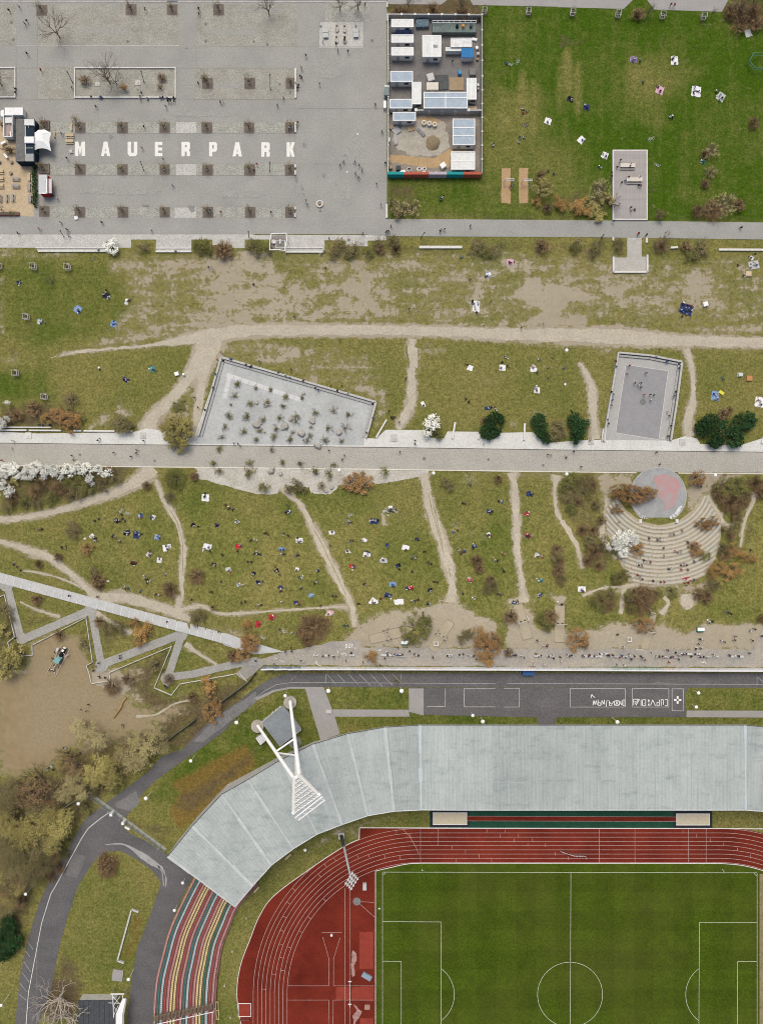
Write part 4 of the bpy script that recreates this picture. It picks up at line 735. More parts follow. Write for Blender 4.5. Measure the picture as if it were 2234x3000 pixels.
# back wall and terraces below the roof
mb=MB()
for i in range(len(oT)-1):
    a,b=rp(oT[i],7.5),rp(oT[i+1],7.5); mb.add([(a.x,a.y,-1),(b.x,b.y,-1),(b.x,b.y,7.5),(a.x,a.y,7.5)],[(0,1,2,3)])
mb.obj('back_wall',CONC,gs)
for k in range(14):
    mb=MB(); z=6.6-k*.42
    for i in range(len(oT)-1):
        q=[]
        for t in (.08+.84*k/14,.08+.84*(k+1)/14):
            q.append([rp(oT[j],0).lerp(rp(iT[j],0),t) for j in (i,i+1)])
        f=(CAM_H-RZ)/CAM_H
        def pl_(v): w=(v+GO); w=Vector((w.x*f,w.y*f,0))-GO; return w
        a,b=pl_(q[0][0]),pl_(q[0][1]); c,d_=pl_(q[1][1]),pl_(q[1][0])
        mb.add([(a.x,a.y,z),(b.x,b.y,z),(c.x,c.y,z),(d_.x,d_.y,z),(c.x,c.y,z-.42),(d_.x,d_.y,z-.42)],[(3,2,1,0),(2,3,5,4)])
    mb.obj('terrace_step',STEPM,gs)
# white railing and slatted exit roof crossing the open seats
EX=mat('exit_slat',(.20,.17,.11),(.14,.12,.08),scale=2); ex=empty('stand_exit',seat_pt(44,.5)); EO=ex.location; reg(ex,'','stair exit',label='slatted brown exit with white railing cutting across the coloured seats')
a=W(*tp('g2',1000,1058),6.0); b=W(*tp('g2',1385,975),2.0); d=b-a; rz=math.atan2(d.y,d.x); n=44
for i in range(n):
    p=a.lerp(b,(i+.5)/n)-EO; mb=MB(); mb.box((0,0,0),(.14,1.9,.1)); mb.obj('slat',EX,ex,(p.x,p.y,p.z+.4),rz)
for off,nm in ((-1.15,'railing'),(1.0,'railing')):
    nv=Vector((-d.y,d.x,0)).normalized()*off; mb=MB(); A=a+nv-EO; Bq=b+nv-EO; A.z+=1.4;Bq.z+=1.4
    if off<0: mb.tube(A,Bq,.10,.10,5)
    else: mb.tube(A,Bq,.03,.03,5)
    for i in range(10):
        p=A.lerp(Bq,i/9); mb.tube((p.x,p.y,p.z-1.6),(p.x,p.y,p.z+.05),.06,.06,4)
    mb.obj(nm,WHITE if off<0 else WOODD,ex)
bx_=MB(); c=W(*tp('g2',1403,1015),1.2)-EO
for dx in (-.35,.35): bx_.box((c.x+dx,c.y,c.z),(.12,5.0,.2),.06)
for dy in (-2.4,0,2.4): bx_.box((c.x,c.y+dy,c.z),(.75,.12,.2),.06)
bx_.obj('gate_frame',mat('yellow_paint',(.62,.50,.24)),ex)
# ---------------------------------------------------------------- floodlight masts
mast=empty('floodlight_mast',W(*tp('t3',490,560))); MO=mast.location; MW=mat('mast_white',(.86,.86,.84),(.80,.80,.78),scale=.6,rough=.5)
reg(mast,'','floodlight mast',label='giant white tripod floodlight mast leaning over the stadium roof')
def mp(x,y,z): return W(*tp('t3',x,y),z)-MO
zj,zt=30.0,46.0
f1,f2,f3=mp(195,590,7.3),mp(720,195,8.2),mp(805,850,6.6)
J1,J2,J3=mp(785,1450,zj),mp(868,1395,zj+.3),mp(818,1408,zj-1.5); T1,T2=mp(777,2000,zt),mp(1185,1712,zt)
for a,b,r0,r1 in ((f1,J1,.40,.50),(f2,J2,.42,.54),(f3,J3,.34,.32)): m=MB(); m.tube(a,b,r0,r1,10); m.obj('leg',MW,mast,smooth=False)
for a,b in ((J1,T1),(J2,T2)):
    m=MB(); m.tube(a,b,.52,.44,10); m.tube(b,b+(b-a).normalized()*.12,.46,.42,10); o=m.obj('upper_arm',MW,mast)
    m=MB(); 
m=MB(); m.tube(J1,J2,.42,.42,8); m.tube(J1,J3,.3,.3,8); m.obj('joint',MW,mast)
def lp(a,b,t): return a.lerp(b,t)
for a,b in ((lp(f1,J1,.52),lp(f2,J2,.53)),(lp(f1,J1,.54),lp(f3,J3,.42)),(lp(f2,J2,.52),lp(f3,J3,.40))): m=MB(); m.tube(a,b,.24,.24,8); m.obj('brace',MW,mast)
GRI=mat('mast_grating',(.55,.56,.55),(.42,.43,.42),rough=.5)
for k in range(7):
    t=.14+.14*k; a,b=lp(J1,T1,t),lp(J2,T2,t); m=MB(); m.tube(a,b,.13,.13,5); 
    a2,b2=lp(J1,T1,t+.05),lp(J2,T2,t+.05); m.tube(a2,b2,.08,.08,4); lb_=m.obj('light_bar',MW,mast)
    nl=2+k
    for j in range(nl):
        u=(j+.5)/nl; p=lp(lp(a,b,u),lp(a2,b2,u),.6); m=MB(); m.box((p.x,p.y,p.z),(.62,.45,.5),.5); m.obj('floodlight',GRI,lb_)
m=MB()
for u in (.35,.65): m.tube(lp(lp(J1,T1,.2),lp(J2,T2,.2),u),lp(T1,T2,u),.05,.05,4)
m.obj('ladder',GRI,mast)
ta,tb,tc_,td=mp(800,2085,zt+.5),mp(1238,1745,zt+.5),mp(855,2125,zt-.5),mp(1290,1790,zt-.5); m=MB(); q0=mp(775,2075,zt); 
for a,b in ((ta,tb),(tc_,td),(ta,tc_),(tb,td)): m.tube(a,b,.13,.13,5)
N=9
for k in range(N):
    a=lp(ta,tb,k/N) if k%2==0 else lp(tc_,td,k/N); b=lp(tc_,td,(k+1)/N) if k%2==0 else lp(ta,tb,(k+1)/N); m.tube(a,b,.07,.07,4)
m.obj('truss',MW,mast)
def disc(name,t,x,y,r,h,mt,desc,cat):
    c=W(*tp(t,x,y),float(terr(*tp(t,x,y)))); m=MB(); m.tube((0,0,-.5),(0,0,h),r,r*.97,20); m.tube((0,0,h),(0,0,h+.15),r*.55,r*.5,16); return reg(m.obj(name,mt,loc=c),desc,cat)
disc('mast_foundation','t3',725,200,1.83,.9,mat('old_concrete',(.42,.38,.32),(.28,.26,.22),scale=.8,fine=(3,.1)),'round concrete foundation under the upper leg of the white mast','foundation')
disc('mast_foundation','t3',195,588,1.83,.7,mat('old_concrete',(.4,.4,.4)),'round concrete foundation at the foot of the left leg of the white mast','foundation')
disc('mast_foundation','t3',800,850,1.83,.4,DARKC,'dark round foundation of the rear mast leg beside the flat-roofed hut','foundation')
hutp=[tp('t3',*p) for p in ((265,540),(600,265),(903,660),(552,922))]; hz=float(terr(820,2130)); hc=W(822,2128,hz); hut=empty('service_hut',hc); reg(hut,'','hut',label='square hut with flat blue grey roof at the feet of the white mast')
hq=[W(*p,hz+3.2)-hc for p in hutp]; m=MB(); m.prism([(p.x*.97,p.y*.97) for p in hq],-1,2.95); m.obj('wall',CONC,hut)
RB=mat('bitumen_roof',(.22,.245,.255),(.17,.19,.205),scale=.35,fine=(1.5,.1)); m=MB(); m.prism([(p.x,p.y) for p in hq],2.95,3.2); m.obj('roof',RB,hut)
m=MB(); m.path([(p.x,p.y,3.24) for p in hq],.07,4,close=True); m.obj('roof_edge',STEEL,hut)
sp=[tp('t3',*p) for p in ((160,790),(265,728),(335,828),(235,906))]; sc=W(765,2168); sh=empty('shed',sc); reg(sh,'','shed',label='small white ribbed shed beside the left leg of the white mast'); q=[W(*p,sc.z+2.4)-sc for p in sp]
m=MB(); m.prism([(p.x*.96,p.y*.96) for p in q],-.5,2.2); m.obj('wall',CONC,sh)
for k in range(4):
    a,b=lp(q[0],q[1],k/4),lp(q[0],q[1],(k+.85)/4); c_,d_=lp(q[3],q[2],(k+.85)/4),lp(q[3],q[2],k/4); m=MB(); m.prism([(a.x,a.y),(b.x,b.y),(c_.x,c_.y),(d_.x,d_.y)],2.2,2.4); m.obj('roof_panel',mat('pale_roof',(.66,.66,.66)),sh)
# clutter of pale rubble along the hut
for k in range(9):
    p=tp('t3',275+36*k,520-30*k); c=W(*p); m=MB(); m.box((0,0,.25),(R.uniform(.5,.9),R.uniform(.4,.6),.5),R.uniform(0,3)); reg(m.obj('concrete_block',CONC,loc=c),'pale concrete block leaning along the edge of the flat-roofed hut','block','blocks along the hut')
# track floodlight
pb=W(1000,2447,0); fl=empty('floodlight_pole',pb); reg(fl,'','floodlight pole',label='slim grey floodlight pole standing over the track bend'); tpn=W(1030,2585,24)-pb
m=MB(); m.box((0,0,.3),(1.6,1.8,.6)); m.obj('base',CONC,fl); m=MB(); m.tube((0,0,.6),tpn*.28,.5,.4,8); m.obj('lower_pole',DGREY,fl); m=MB(); m.tube(tpn*.28,tpn,.34,.22,8); m.obj('upper_pole',GRI,fl)
hv=[(W(1018,2600,24)-pb),(W(1042,2562,24)-pb)]
for k in range(4):
    off=Vector((.7*(k-1.5)*.6,-.75*(k-1.5)*.9,.9*(1.5-k)*.5)); m=MB(); a,b=hv[0]+off,hv[1]+off; m.tube(a,b,.10,.10,5); lb_=m.obj('light_bar',GRI,fl)
    for j in range(4):
        p=lp(a,b,(j+.5)/4); m=MB(); m.box((p.x,p.y,p.z),(.5,.42,.36),.4); m.obj('floodlight',GRI,lb_)
# ---------------------------------------------------------------- amphitheatre
AC=tp('e4',815,160); am=empty('amphitheatre',W(AC[0],AC[1]+110)); AO=am.location; reg(am,'','amphitheatre',label='amphitheatre of curved stone bench rows rising below the round stage')
SAND_ST=mat('bench_sandstone',(.46,.43,.355),(.37,.345,.28),scale=.7,fine=(3,.14)); SAND_G=mat('bench_grey_stone',(.43,.43,.385),(.34,.34,.305),scale=.7,fine=(3,.14))
k2=600/1652; NRW=15
Lr=[(385,-69),(492,-61),(576,-46.5),(640,-36),(709,-26),(830,-15)]; Rr_=[(385,71),(483,61),(600,55.5),(672,44.5),(732,39.5),(859,22)]
def li(T,r):
    if r<=T[0][0]: return T[0][1]
    for (a,b),(c,d_) in zip(T,T[1:]):
        if r<=c: return b+(d_-b)*(r-a)/(c-a)
    return T[-1][1]
def amp(r,th,dz=0):
    x=AC[0]+math.sin(math.radians(th))*r*k2; y=AC[1]+math.cos(math.radians(th))*r*k2; return W(x,y,None,dz)
blk={}
for rI in range(NRW):
    r=385+rI*(830-385)/(NRW-1); a0,a1=li(Lr,r)+R.uniform(-1.5,1.5),li(Rr_,r)+R.uniform(-1.5,1.5); L_=math.radians(a1-a0)*r*k2/PPM; n=max(4,int(L_/2.1))
    for j in range(n):
        t0,t1=a0+(a1-a0)*j/n,a0+(a1-a0)*(j+1)/n; A=amp(r,t0); Bq=amp(r,t1); d=Bq-A; mid=(A+Bq)/2; key=round(d.length,1)
        if key not in blk: blk[key]=MB().box((0,0,0),(key-.06,.60,.60)).mesh('bench_block',[SAND_ST]); blk[-key]=MB().box((0,0,0),(key-.06,.60,.60)).mesh('bench_block',[SAND_G])
        grey=(mid.x<AO.x-9 and rI<11 and R.random()<.8) or (mid.x>AO.x+12 and R.random()<.6) or R.random()<.06
        o=link('bench_block',blk[-key if grey else key],am,(mid.x-AO.x,mid.y-AO.y,mid.z-AO.z+.02+R.uniform(0,.05)),math.atan2(d.y,d.x)+R.uniform(-.012,.012))
TRD=mat('terrace_earth',(.36,.32,.235),(.285,.25,.18),scale=.5,fine=(2,.15))
pol=[]
for r,th in [(360,li(Lr,385))]+[(r,li(Lr,r)-2) for r in (420,500,580,650,720,790,850)]+[(850,t) for t in (-10,0,10,18)]+[(r,li(Rr_,r)+2) for r in (850,790,720,650,580,500,420)]+[(360,li(Rr_,385))]+[(360,t) for t in (50,25,0,-25,-50)]:
    pol.append((AC[0]+math.sin(math.radians(th))*r*k2,AC[1]+math.cos(math.radians(th))*r*k2))
sheet('terrace_earth',pol,TRD,.075,step=16)
stc=tp('e4',800,280); rr=228*k2
STG=mat('stage_slab',(.33,.335,.33),(.25,.255,.25),scale=.35,fine=(2,.12),detail=8); o=empty('round_stage',W(*stc)); reg(o,'','stage',label='round grey concrete stage with a faded red painted patch')
m=MB(); m.tube((0,0,-.3),(0,0,.5),rr/PPM,rr/PPM,48); m.obj('stage_slab',STG,o)
m=MB(); 
for q in range(48):
    a,b=2*math.pi*q/48,2*math.pi*(q+1)/48; R1=rr/PPM; m.box((math.cos((a+b)/2)*(R1-.1),math.sin((a+b)/2)*(R1-.1),.51),(.2,R1*2*math.pi/48*1.0-.03,.06),(a+b)/2)
m.obj('stage_edge',mat('stage_rim',(.42,.42,.40)),o)
def stage_poly(name,pts,mt,dz,jit=0):
    q=jitter(pts,3,jit,4) if jit else pts; c=o.location; m=MB(); P=[W(*p)-c for p in q]; m.add([(p.x,p.y,dz) for p in P],[tuple(range(len(P)))] ); me=m.mesh(name,[mt])
    if sum(P[i].x*P[(i+1)%len(P)].y-P[(i+1)%len(P)].x*P[i].y for i in range(len(P)))<0: me.flip_normals()
    return link(name,me,o)
stage_poly('red_paint_patch',tps('e4',[(770,125),(850,108),(930,130),(985,200),(960,260),(930,370),(860,400),(845,330),(790,290),(800,240),(770,180)]),mat('faded_red_paint',(.43,.21,.20),(.325,.29,.285),scale=.5,amt=1.1,detail=8),.545,1.2)
m=MB(); c=o.location
for g in [[(45,35),(28,30),(22,48),(38,58)],[(50,85),(75,60),(80,90)],[(75,120),(95,95),(110,110),(90,120)],[(105,165),(130,130)],[(120,150),(140,160)],[(180,180),(190,235)],[(205,190),(180,225)],[(240,210),(230,255)],[(255,240),(285,250),(262,270)],[(455,320),(465,335)],[(590,255),(605,290),(620,265)],[(640,290),(660,270),(680,285)]]:
    P=[W(*tp('t4',*p))-c for p in g]
    for a,b in zip(P,P[1:]):
        d=b-a; m.box(((a.x+b.x)/2,(a.y+b.y)/2,.548),(d.length+.1,.16,.01),math.atan2(d.y,d.x))
for x,y,w,h,a in ((895,35,60,40,.5),(845,115,62,135,-.55),(770,195,40,58,.5),(722,228,40,62,.3)):
    p=W(*tp('t4',x,y))-c; m.box((p.x,p.y,.548),(ts('t4',w)/PPM,ts('t4',h)/PPM,.01),a)
m.obj('paint_mark',mat('stage_paint',(.66,.66,.64),(.42,.42,.41),scale=1.5,amt=.8),o)
for x in (657,950):
    c=W(*tp('e4',x,487)); m=MB(); m.box((0,0,.35),(.75,1.1,.7)); m.box((0,0,.75),(.45,.7,.1)); reg(m.obj('stage_light_box',mat('box_white',(.66,.64,.62)),loc=c),'white box standing at the lower edge of the round stage','box','boxes at the stage')
# ---------------------------------------------------------------- plants
KINDS={
 # name: (leaf colours, leaf size m, leaves per m2, shape, stems material, desc)
 'evergreen':([(.008,.022,.008),(.02,.05,.018),(.05,.10,.034)],.42,24,'dome','dense dark evergreen bush'),
 'green':([(.115,.125,.034),(.16,.16,.05),(.21,.19,.07),(.06,.07,.02)],.30,16,'dome','olive green bush'),
 'brown':([(.165,.106,.058),(.245,.16,.085),(.31,.21,.115),(.15,.125,.042)],.24,15,'twig','leafless brown twiggy bush'),
 'rust':([(.31,.175,.07),(.25,.14,.058),(.37,.235,.10),(.13,.08,.036)],.30,20,'dome','rust brown bush with dry leaves'),
 'orange':([(.40,.235,.075),(.32,.18,.06),(.46,.31,.12),(.19,.10,.035)],.28,18,'dome','orange brown bush'),
 'yellow':([(.355,.305,.10),(.275,.245,.075),(.45,.385,.15),(.125,.12,.04)],.30,20,'loose','yellow green budding tree'),
 'pale':([(.40,.345,.155),(.31,.27,.115),(.46,.40,.20),(.16,.14,.07)],.16,15,'loose','pale thinly budding bush'),
 'blossom':([(.78,.78,.71),(.86,.86,.82),(.70,.70,.62),(.30,.33,.18)],.36,24,'dome','white blossoming tree'),
 'mixed':([(.13,.135,.042),(.19,.165,.07),(.23,.175,.10),(.075,.08,.026)],.28,15,'dome','scrubby green and brown bush'),
}
LM={k:leafmat(k+'_leaves',v[0]) for k,v in KINDS.items()}
def leafquad(v,f,p,s,rr,tl=.9):
    a=rr.random()*6.283; t=rr.uniform(-tl,tl); b=rr.random()*6.283; n=len(v)
    ux=Vector((math.cos(a),math.sin(a),0)); nz=Vector((math.sin(t)*math.cos(b),math.sin(t)*math.sin(b),math.cos(t))); uy=nz.cross(ux)
    if uy.length<1e-3: uy=Vector((0,1,0))
    uy.normalize(); l=s*rr.uniform(.6,1.25); w=l*rr.uniform(.4,.7)
    v += [tuple(p-ux*l*.5),tuple(p+uy*w*.5),tuple(p+ux*l*.5),tuple(p-uy*w*.5)]; f.append((n,n+1,n+2,n+3))
def clump_mesh(kind, rad, hgt, seed):
    cols,ls,den,shape,_=KINDS[kind]; rr=random.Random(seed); v=[];f=[]; area=math.pi*rad*rad; N=int(min(6500,area*den*2.0)); nc=max(5,int(area*.9))
    cs=[]
    lob=[rr.uniform(.72,1.1) for _ in range(7)]
    def edge(a):
        k=a/6.2832*7; i=int(k)%7; fr=k-int(k); return lob[i]*(1-fr)+lob[(i+1)%7]*fr
    for _ in range(nc):
        a=rr.random()*6.2832; q=math.sqrt(rr.random())*rad*.92*edge(a); top=hgt*math.sqrt(max(.06,1-(q/rad)**2*.85)); cs.append((q*math.cos(a),q*math.sin(a),top*rr.uniform(.72,1.0),rr.uniform(.45,1.0)))
    for i in range(N):
        if shape=='twig' and i%5<3:
            a=rr.random()*6.2832; q=math.sqrt(rr.random())*rad*edge(a); el=rr.uniform(.35,1); z=hgt*math.sqrt(max(.05,1-(q/rad)**2*.8))*el
            p1=Vector((q*math.cos(a),q*math.sin(a),z)); st=rr.uniform(.35,.8); p0=Vector((p1.x*st,p1.y*st,z*st*.7)); d=(p1-p0); sd=Vector((-d.y,d.x,0)); 
            if sd.length<1e-4: continue
            sd.normalize(); w=rr.uniform(.018,.04); n=len(v); v+=[tuple(p0-sd*w),tuple(p0+sd*w),tuple(p1+sd*w*.3),tuple(p1-sd*w*.3)]; f.append((n,n+1,n+2,n+3)); continue
        c=rr.choice(cs); s=c[3]*(.62 if shape=='loose' else .8)
        p=Vector((c[0]+rr.gauss(0,.5)*s,c[1]+rr.gauss(0,.5)*s,max(.08,c[2]+rr.gauss(0,.38)*s)))
        leafquad(v,f,p,ls,rr,.45 if kind=='blossom' else .9)
    me=bpy.data.meshes.new(kind+'_foliage'); me.from_pydata(v,[],f); me.materials.append(LM[kind]); me.update(); return me
def stem_mesh(rad,hgt,seed,n,m,r0=.05,trunk=0.0):
    rr=random.Random(seed); mb=MB()
    if trunk>0: mb.tube((0,0,-.4),(0,0,trunk),r0*1.8,r0*1.4,6)
    for i in range(n):
        a=6.2832*i/n+rr.uniform(-.3,.3); q=rad*rr.uniform(.45,.95); p=Vector((0,0,max(trunk*.95,-.2))); e=Vector((q*math.cos(a),q*math.sin(a),hgt*rr.uniform(.55,.9))); mi=p.lerp(e,.5)+Vector((rr.gauss(0,.08),rr.gauss(0,.08),.08*hgt))
        mb.tube(p,mi,r0,r0*.7,4); mb.tube(mi,e,r0*.7,r0*.2,4)
        for _ in range(2): mb.tube(mi.lerp(e,rr.uniform(.2,.7)),e+Vector((rr.gauss(0,.25),rr.gauss(0,.25),.1))*rad*.5,r0*.35,r0*.1,3)
    return mb.mesh('stems',[m])
PM={}
def plant(kind,x,y,r,h=None,name=None,desc=None,cat=None,ry=None,group=None,tree=False):
    """r in plan units; h height in metres"""
    rm=r*1.14/PPM; ry=ry and ry*1.14; h=h or (min(2.6,.7+rm*.75) if not tree else 4.5); size='s' if rm<1.5 else 'm' if rm<3.2 else 'l'; ref={'s':1.0,'m':2.3,'l':4.4}[size]; v=R.randrange(2 if kind!='brown' else 3); key=(kind,size,v)
    hr={'s':1.0,'m':1.8,'l':3.0}[size]
    if key not in PM:
        PM[key]=(clump_mesh(kind,ref,hr,ord(size)*3+v*31+len(kind)*7),stem_mesh(ref,hr,v+3,9,DTWIG if kind in('brown','evergreen') else TWIG,r0=.045*ref))
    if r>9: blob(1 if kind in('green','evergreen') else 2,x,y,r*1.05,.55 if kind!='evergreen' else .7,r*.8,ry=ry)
    z0=float(terr(x,y)); g=W(x,y,z0+h*.6); loc=Vector((g.x,g.y,z0)); name=name or ('flowering_tree' if kind=='blossom' else 'budding_tree' if tree else 'bush'); o=empty(name,loc,R.random()*6.28 if not ry else 0.0)
    sx=rm/ref; sy=(ry or r*1.14)/PPM/ref; o.scale=(sx,sy,h/hr)
    link('foliage',PM[key][0],o); link('stems',PM[key][1],o)
    return reg(o,desc or KINDS[kind][4],cat or ('tree' if (tree or kind=='blossom') else 'bush'),group)
def PL(tile,kind,s,**k):
    for it in s.split():
        q=[float(a) for a in it.split(',')]; x,y=tp(tile,q[0],q[1]); plant(kind,x,y,ts(tile,q[2]),ry=ts(tile,q[3]) if len(q)>3 else None,**k)
def branch_tree(seed,hgt,spread,levels,m,r0=.16,trunk=.18,kids=3,tw=1.0,droop=0,main=5):
    rr=random.Random(seed); tr=MB(); br=MB()
    tr.tube((0,0,-.3),(0,0,hgt*trunk),r0*1.25,r0,7)
    def grow(p,d,L_,r,lv):
        q=p+d*L_; mi=p.lerp(q,.5)+Vector((rr.gauss(0,.05),rr.gauss(0,.05),rr.gauss(0,.03)))*L_; n=5 if lv<2 else 3
        br.tube(p,mi,r,r*.82,n,cap=False); br.tube(mi,q,r*.82,r*.62,n,cap=False)
        if lv>=levels: return
        for i in range(kids if lv else kids+1):
            a=rr.uniform(0,6.283); tl=rr.uniform(.35,.8); ax=d.orthogonal().normalized(); ax=Matrix.Rotation(a,3,d)@ax; nd=(Matrix.Rotation(tl,3,ax)@d); nd=Vector((nd.x,nd.y,nd.z*(1-droop)+.08)); nd.normalize()
            st=p.lerp(q,rr.uniform(.45,1.0)) if i else q; grow(st,nd,L_*rr.uniform(.62,.82),max(.012*tw,r*.58),lv+1)
    k=main
    for i in range(k):
        a=6.283*i/k+rr.uniform(-.4,.4); tl=rr.uniform(.25,.75)*spread; d=Vector((math.sin(tl)*math.cos(a),math.sin(tl)*math.sin(a),math.cos(tl))); grow(Vector((0,0,hgt*trunk*rr.uniform(.8,1))),d,hgt*.30,r0*.62,0)
    return tr.mesh('trunk',[m]),br.mesh('branches',[m])
BT={}
def bare_tree(tile,x,y,h,kind='bare',desc='leafless tree with fine grey brown twigs',name='bare_tree',sx=1.0,cat='tree',group=None):
    v=R.randrange(3); key=(kind,v)
    if key not in BT:
        if kind=='bare': BT[key]=branch_tree(40+v,10,1.0,3,TWIG,r0=.17,kids=3)
        elif kind=='young': BT[key]=branch_tree(60+v,10,.75,2,TWIG,r0=.17,kids=3,tw=2.2)
        elif kind=='white': BT[key]=branch_tree(80+v,10,1.55,4,PALEBARK,r0=.25,kids=2,trunk=.12,tw=2.2,main=8,droop=.2)
        elif kind=='shrub': BT[key]=branch_tree(90+v,10,1.75,2,TWIG,r0=.26,kids=3,trunk=.05,tw=4,droop=.3)
        elif kind=='dark': BT[key]=branch_tree(100+v,10,1.4,3,DTWIG,r0=.26,kids=3,trunk=.12,tw=2.0)
    px,py=tp(tile,x,y); o=empty(name,W(px,py),R.random()*6.28); o.scale=(h/10*sx,h/10*sx,h/10)
    link('trunk',BT[key][0],o); link('branches',BT[key][1],o); return reg(o,desc,cat,group)
# --- plaza trees
for t,x,y,h in (('a1',483,300,10),('a1',890,672,10.5),('a1',945,682,7),('a1',20,690,9),('a2',1345,75,8.5),('a2',1200,85,6)): bare_tree(t,x,y,h)
bare_tree('a2',630,120,8,desc='leafless tree with a dark mossy foot in a square soil bed')
PITS=[]
for t,xs,y in (('b1',(650,990,1330),205),('b2',(128,468,800),68),('b1',(650,990,1330),543),('b2',(133,472,800),408),('b1',(648,994,1330),886),('b2',(137,477,800),750),('a2',(133,473,805),675)):
    for x in xs: PITS.append(tp(t,x,y))
PITS+= [tp('b1',365,190),tp('b1',360,540),tp('b1',360,880),tp('a1',340,85),tp('a1',1060,80),tp('a1',1390,80),tp('a2',222,80)]
DST=flat('dark_stake',(.06,.05,.04)); stake=MB()
for a in (0,2.1,4.2): stake.tube((.4*math.cos(a),.4*math.sin(a),-.2),(.36*math.cos(a),.36*math.sin(a),1.5),.045,.045,5)
stake.path([(.38*math.cos(a),.38*math.sin(a),1.3) for a in (0,2.1,4.2)],.04,4,close=True); stakem=stake.mesh('stakes',[DST]); pale=MB().box((.1,.05,.35),(.30,.16,.5)).mesh('watering_bag',[WHITE]); budm=clump_mesh('pale',1.2,1.0,5)
for i,(x,y) in enumerate(PITS):
    s=15.2+R.uniform(-.6,.6); sheet('tree_pit',[(x-s,y-s),(x+s,y-s),(x+s,y+s),(x-s,y+s)],SOIL,.085)
    mb=MB()
    for dx,dy,w,h in ((0,1,2,0),(0,-1,2,0),(1,0,0,2),(-1,0,0,2)): mb.box((dx*s/PPM,dy*s/PPM,.05),(s/PPM*2+.1 if w else .1,.1 if w else s/PPM*2+.1-.2,.12))
    struct(mb.obj('pit_edging',mat('pit_edge',(.25,.2,.17),(.19,.15,.13)),loc=W(x,y)))
    o=empty('young_tree',W(x,y),R.random()*6.28); v=R.randrange(3); key=('young',v)
    if key not in BT: BT[key]=branch_tree(60+v,10,.75,2,TWIG,r0=.17,kids=3,tw=2.2)
    h=R.uniform(3.6,4.8); k=h/10; 
    a=link('trunk',BT[key][0],o); b=link('branches',BT[key][1],o); a.scale=b.scale=(k*1.1,k*1.1,k); link('stakes',stakem,o)
    if R.random()<.75: link('watering_bag',pale,o)
    f=link('foliage',budm,o,(0,0,h*.55)); f.scale=(.75,.75,h*.4)
    reg(o,'staked young tree in a square soil bed','tree','staked young trees on the plaza')
PL('a1','brown','680,640,55,40 1300,620,40 1290,700,30'); PL('a1','orange','990,700,45,28'); PL('a1','pale','600,950,35'); PL('a1','brown','1640,620,30')
bare_tree('b1',30,880,5,'young','small leafless tree behind the red planter at the beer garden'); PL('b1','green','98,885,26,18'); PL('b1','brown','70,378,70,26 20,170,30')
# --- top right lawn
PL('a3','brown','200,95,85,55 460,70,60 700,110,85,60 820,130,45',desc='leafless brown shrub above the container yard'); bare_tree('a3',265,70,6); bare_tree('a3',690,80,8,'bare')
PL('a4','brown','650,110,70,50 1400,90,75 1490,60,80 1580,100,90 1480,190,75 1610,180,70'); PL('a4','brown','1580,985,50'); bare_tree('a4',720,120,5); bare_tree('a4',1230,130,4,'young'); bare_tree('a4',1420,110,7); bare_tree('a4',1560,40,7)
PL('b3','yellow','1345,690,88',tree=True); PL('b3','orange','1490,795,58 1630,835,55 1300,800,40'); PL('b3','brown','1330,590,55 1390,850,50'); PL('b3','pale','215,860,75 130,800,45 300,850,70'); PL('b3','mixed','170,880,60'); PL('b4','orange','30,690,50 190,690,62 150,720,50 245,750,45')
PL('b4','pale','340,550,85 300,640,70 1240,250,65 1230,430,60'); PL('b4','yellow','400,640,55 280,720,60 330,770,60',h=1.6,desc='yellowish bush leaning on the wooden deck'); bare_tree('b4',430,690,5,'dark',desc='small dark leafless tree at the edge of the wooden deck')
PL('b4','brown','1185,275,42 1190,515,42'); PL('b4','pale','1345,690,110',h=2.6,desc='large tan bush with pale twigs on the bright lawn'); PL('b4','brown','1250,720,90 1130,735,60 1460,690,60'); PL('b4','mixed','820,770,50')
# --- strip below the promenade
PL('c1','green','1300,225,52 1350,250,35'); PL('c1','mixed','925,230,40 1630,220,45'); PL('c1','brown','1440,240,62'); PL('c1','blossom','718,222,48',h=2.6); bare_tree('c1',340,455,4.5,'shrub',desc='bare pale shrub spreading over the lawn near the tree guards')
PL('b2','green','60,1010,50 530,1035,75 620,1050,40'); PL('b2','brown','250,1060,80'); PL('b2','mixed','1190,1015,60 1270,1060,55 1500,1020,50'); bare_tree('b2',1330,1030,4,'shrub'); bare_tree('b2',1525,1000,4,'shrub')
PL('c2','mixed','900,190,45 1450,230,60 1550,250,45 640,250,50 520,270,40'); PL('c2','green','740,265,36 1500,265,40'); PL('c2','brown','920,240,40 820,240,36'); bare_tree('c2',1600,230,4,'shrub')
PL('c3','brown','225,220,55 1000,220,48 1160,220,42'); PL('c3','mixed','560,250,50 720,220,46 1240,250,60'); PL('c3','green','440,230,40 1190,285,40'); bare_tree('c3',215,230,4.5,'shrub'); bare_tree('c3',590,200,4,'shrub'); bare_tree('c3',960,230,4,'shrub'); bare_tree('c3',1010,170,4.5,'shrub'); bare_tree('c3',1240,230,5,'shrub'); PL('c3','pale','460,195,30')
PL('b4','pale','1040,1010,36 150,985,30')
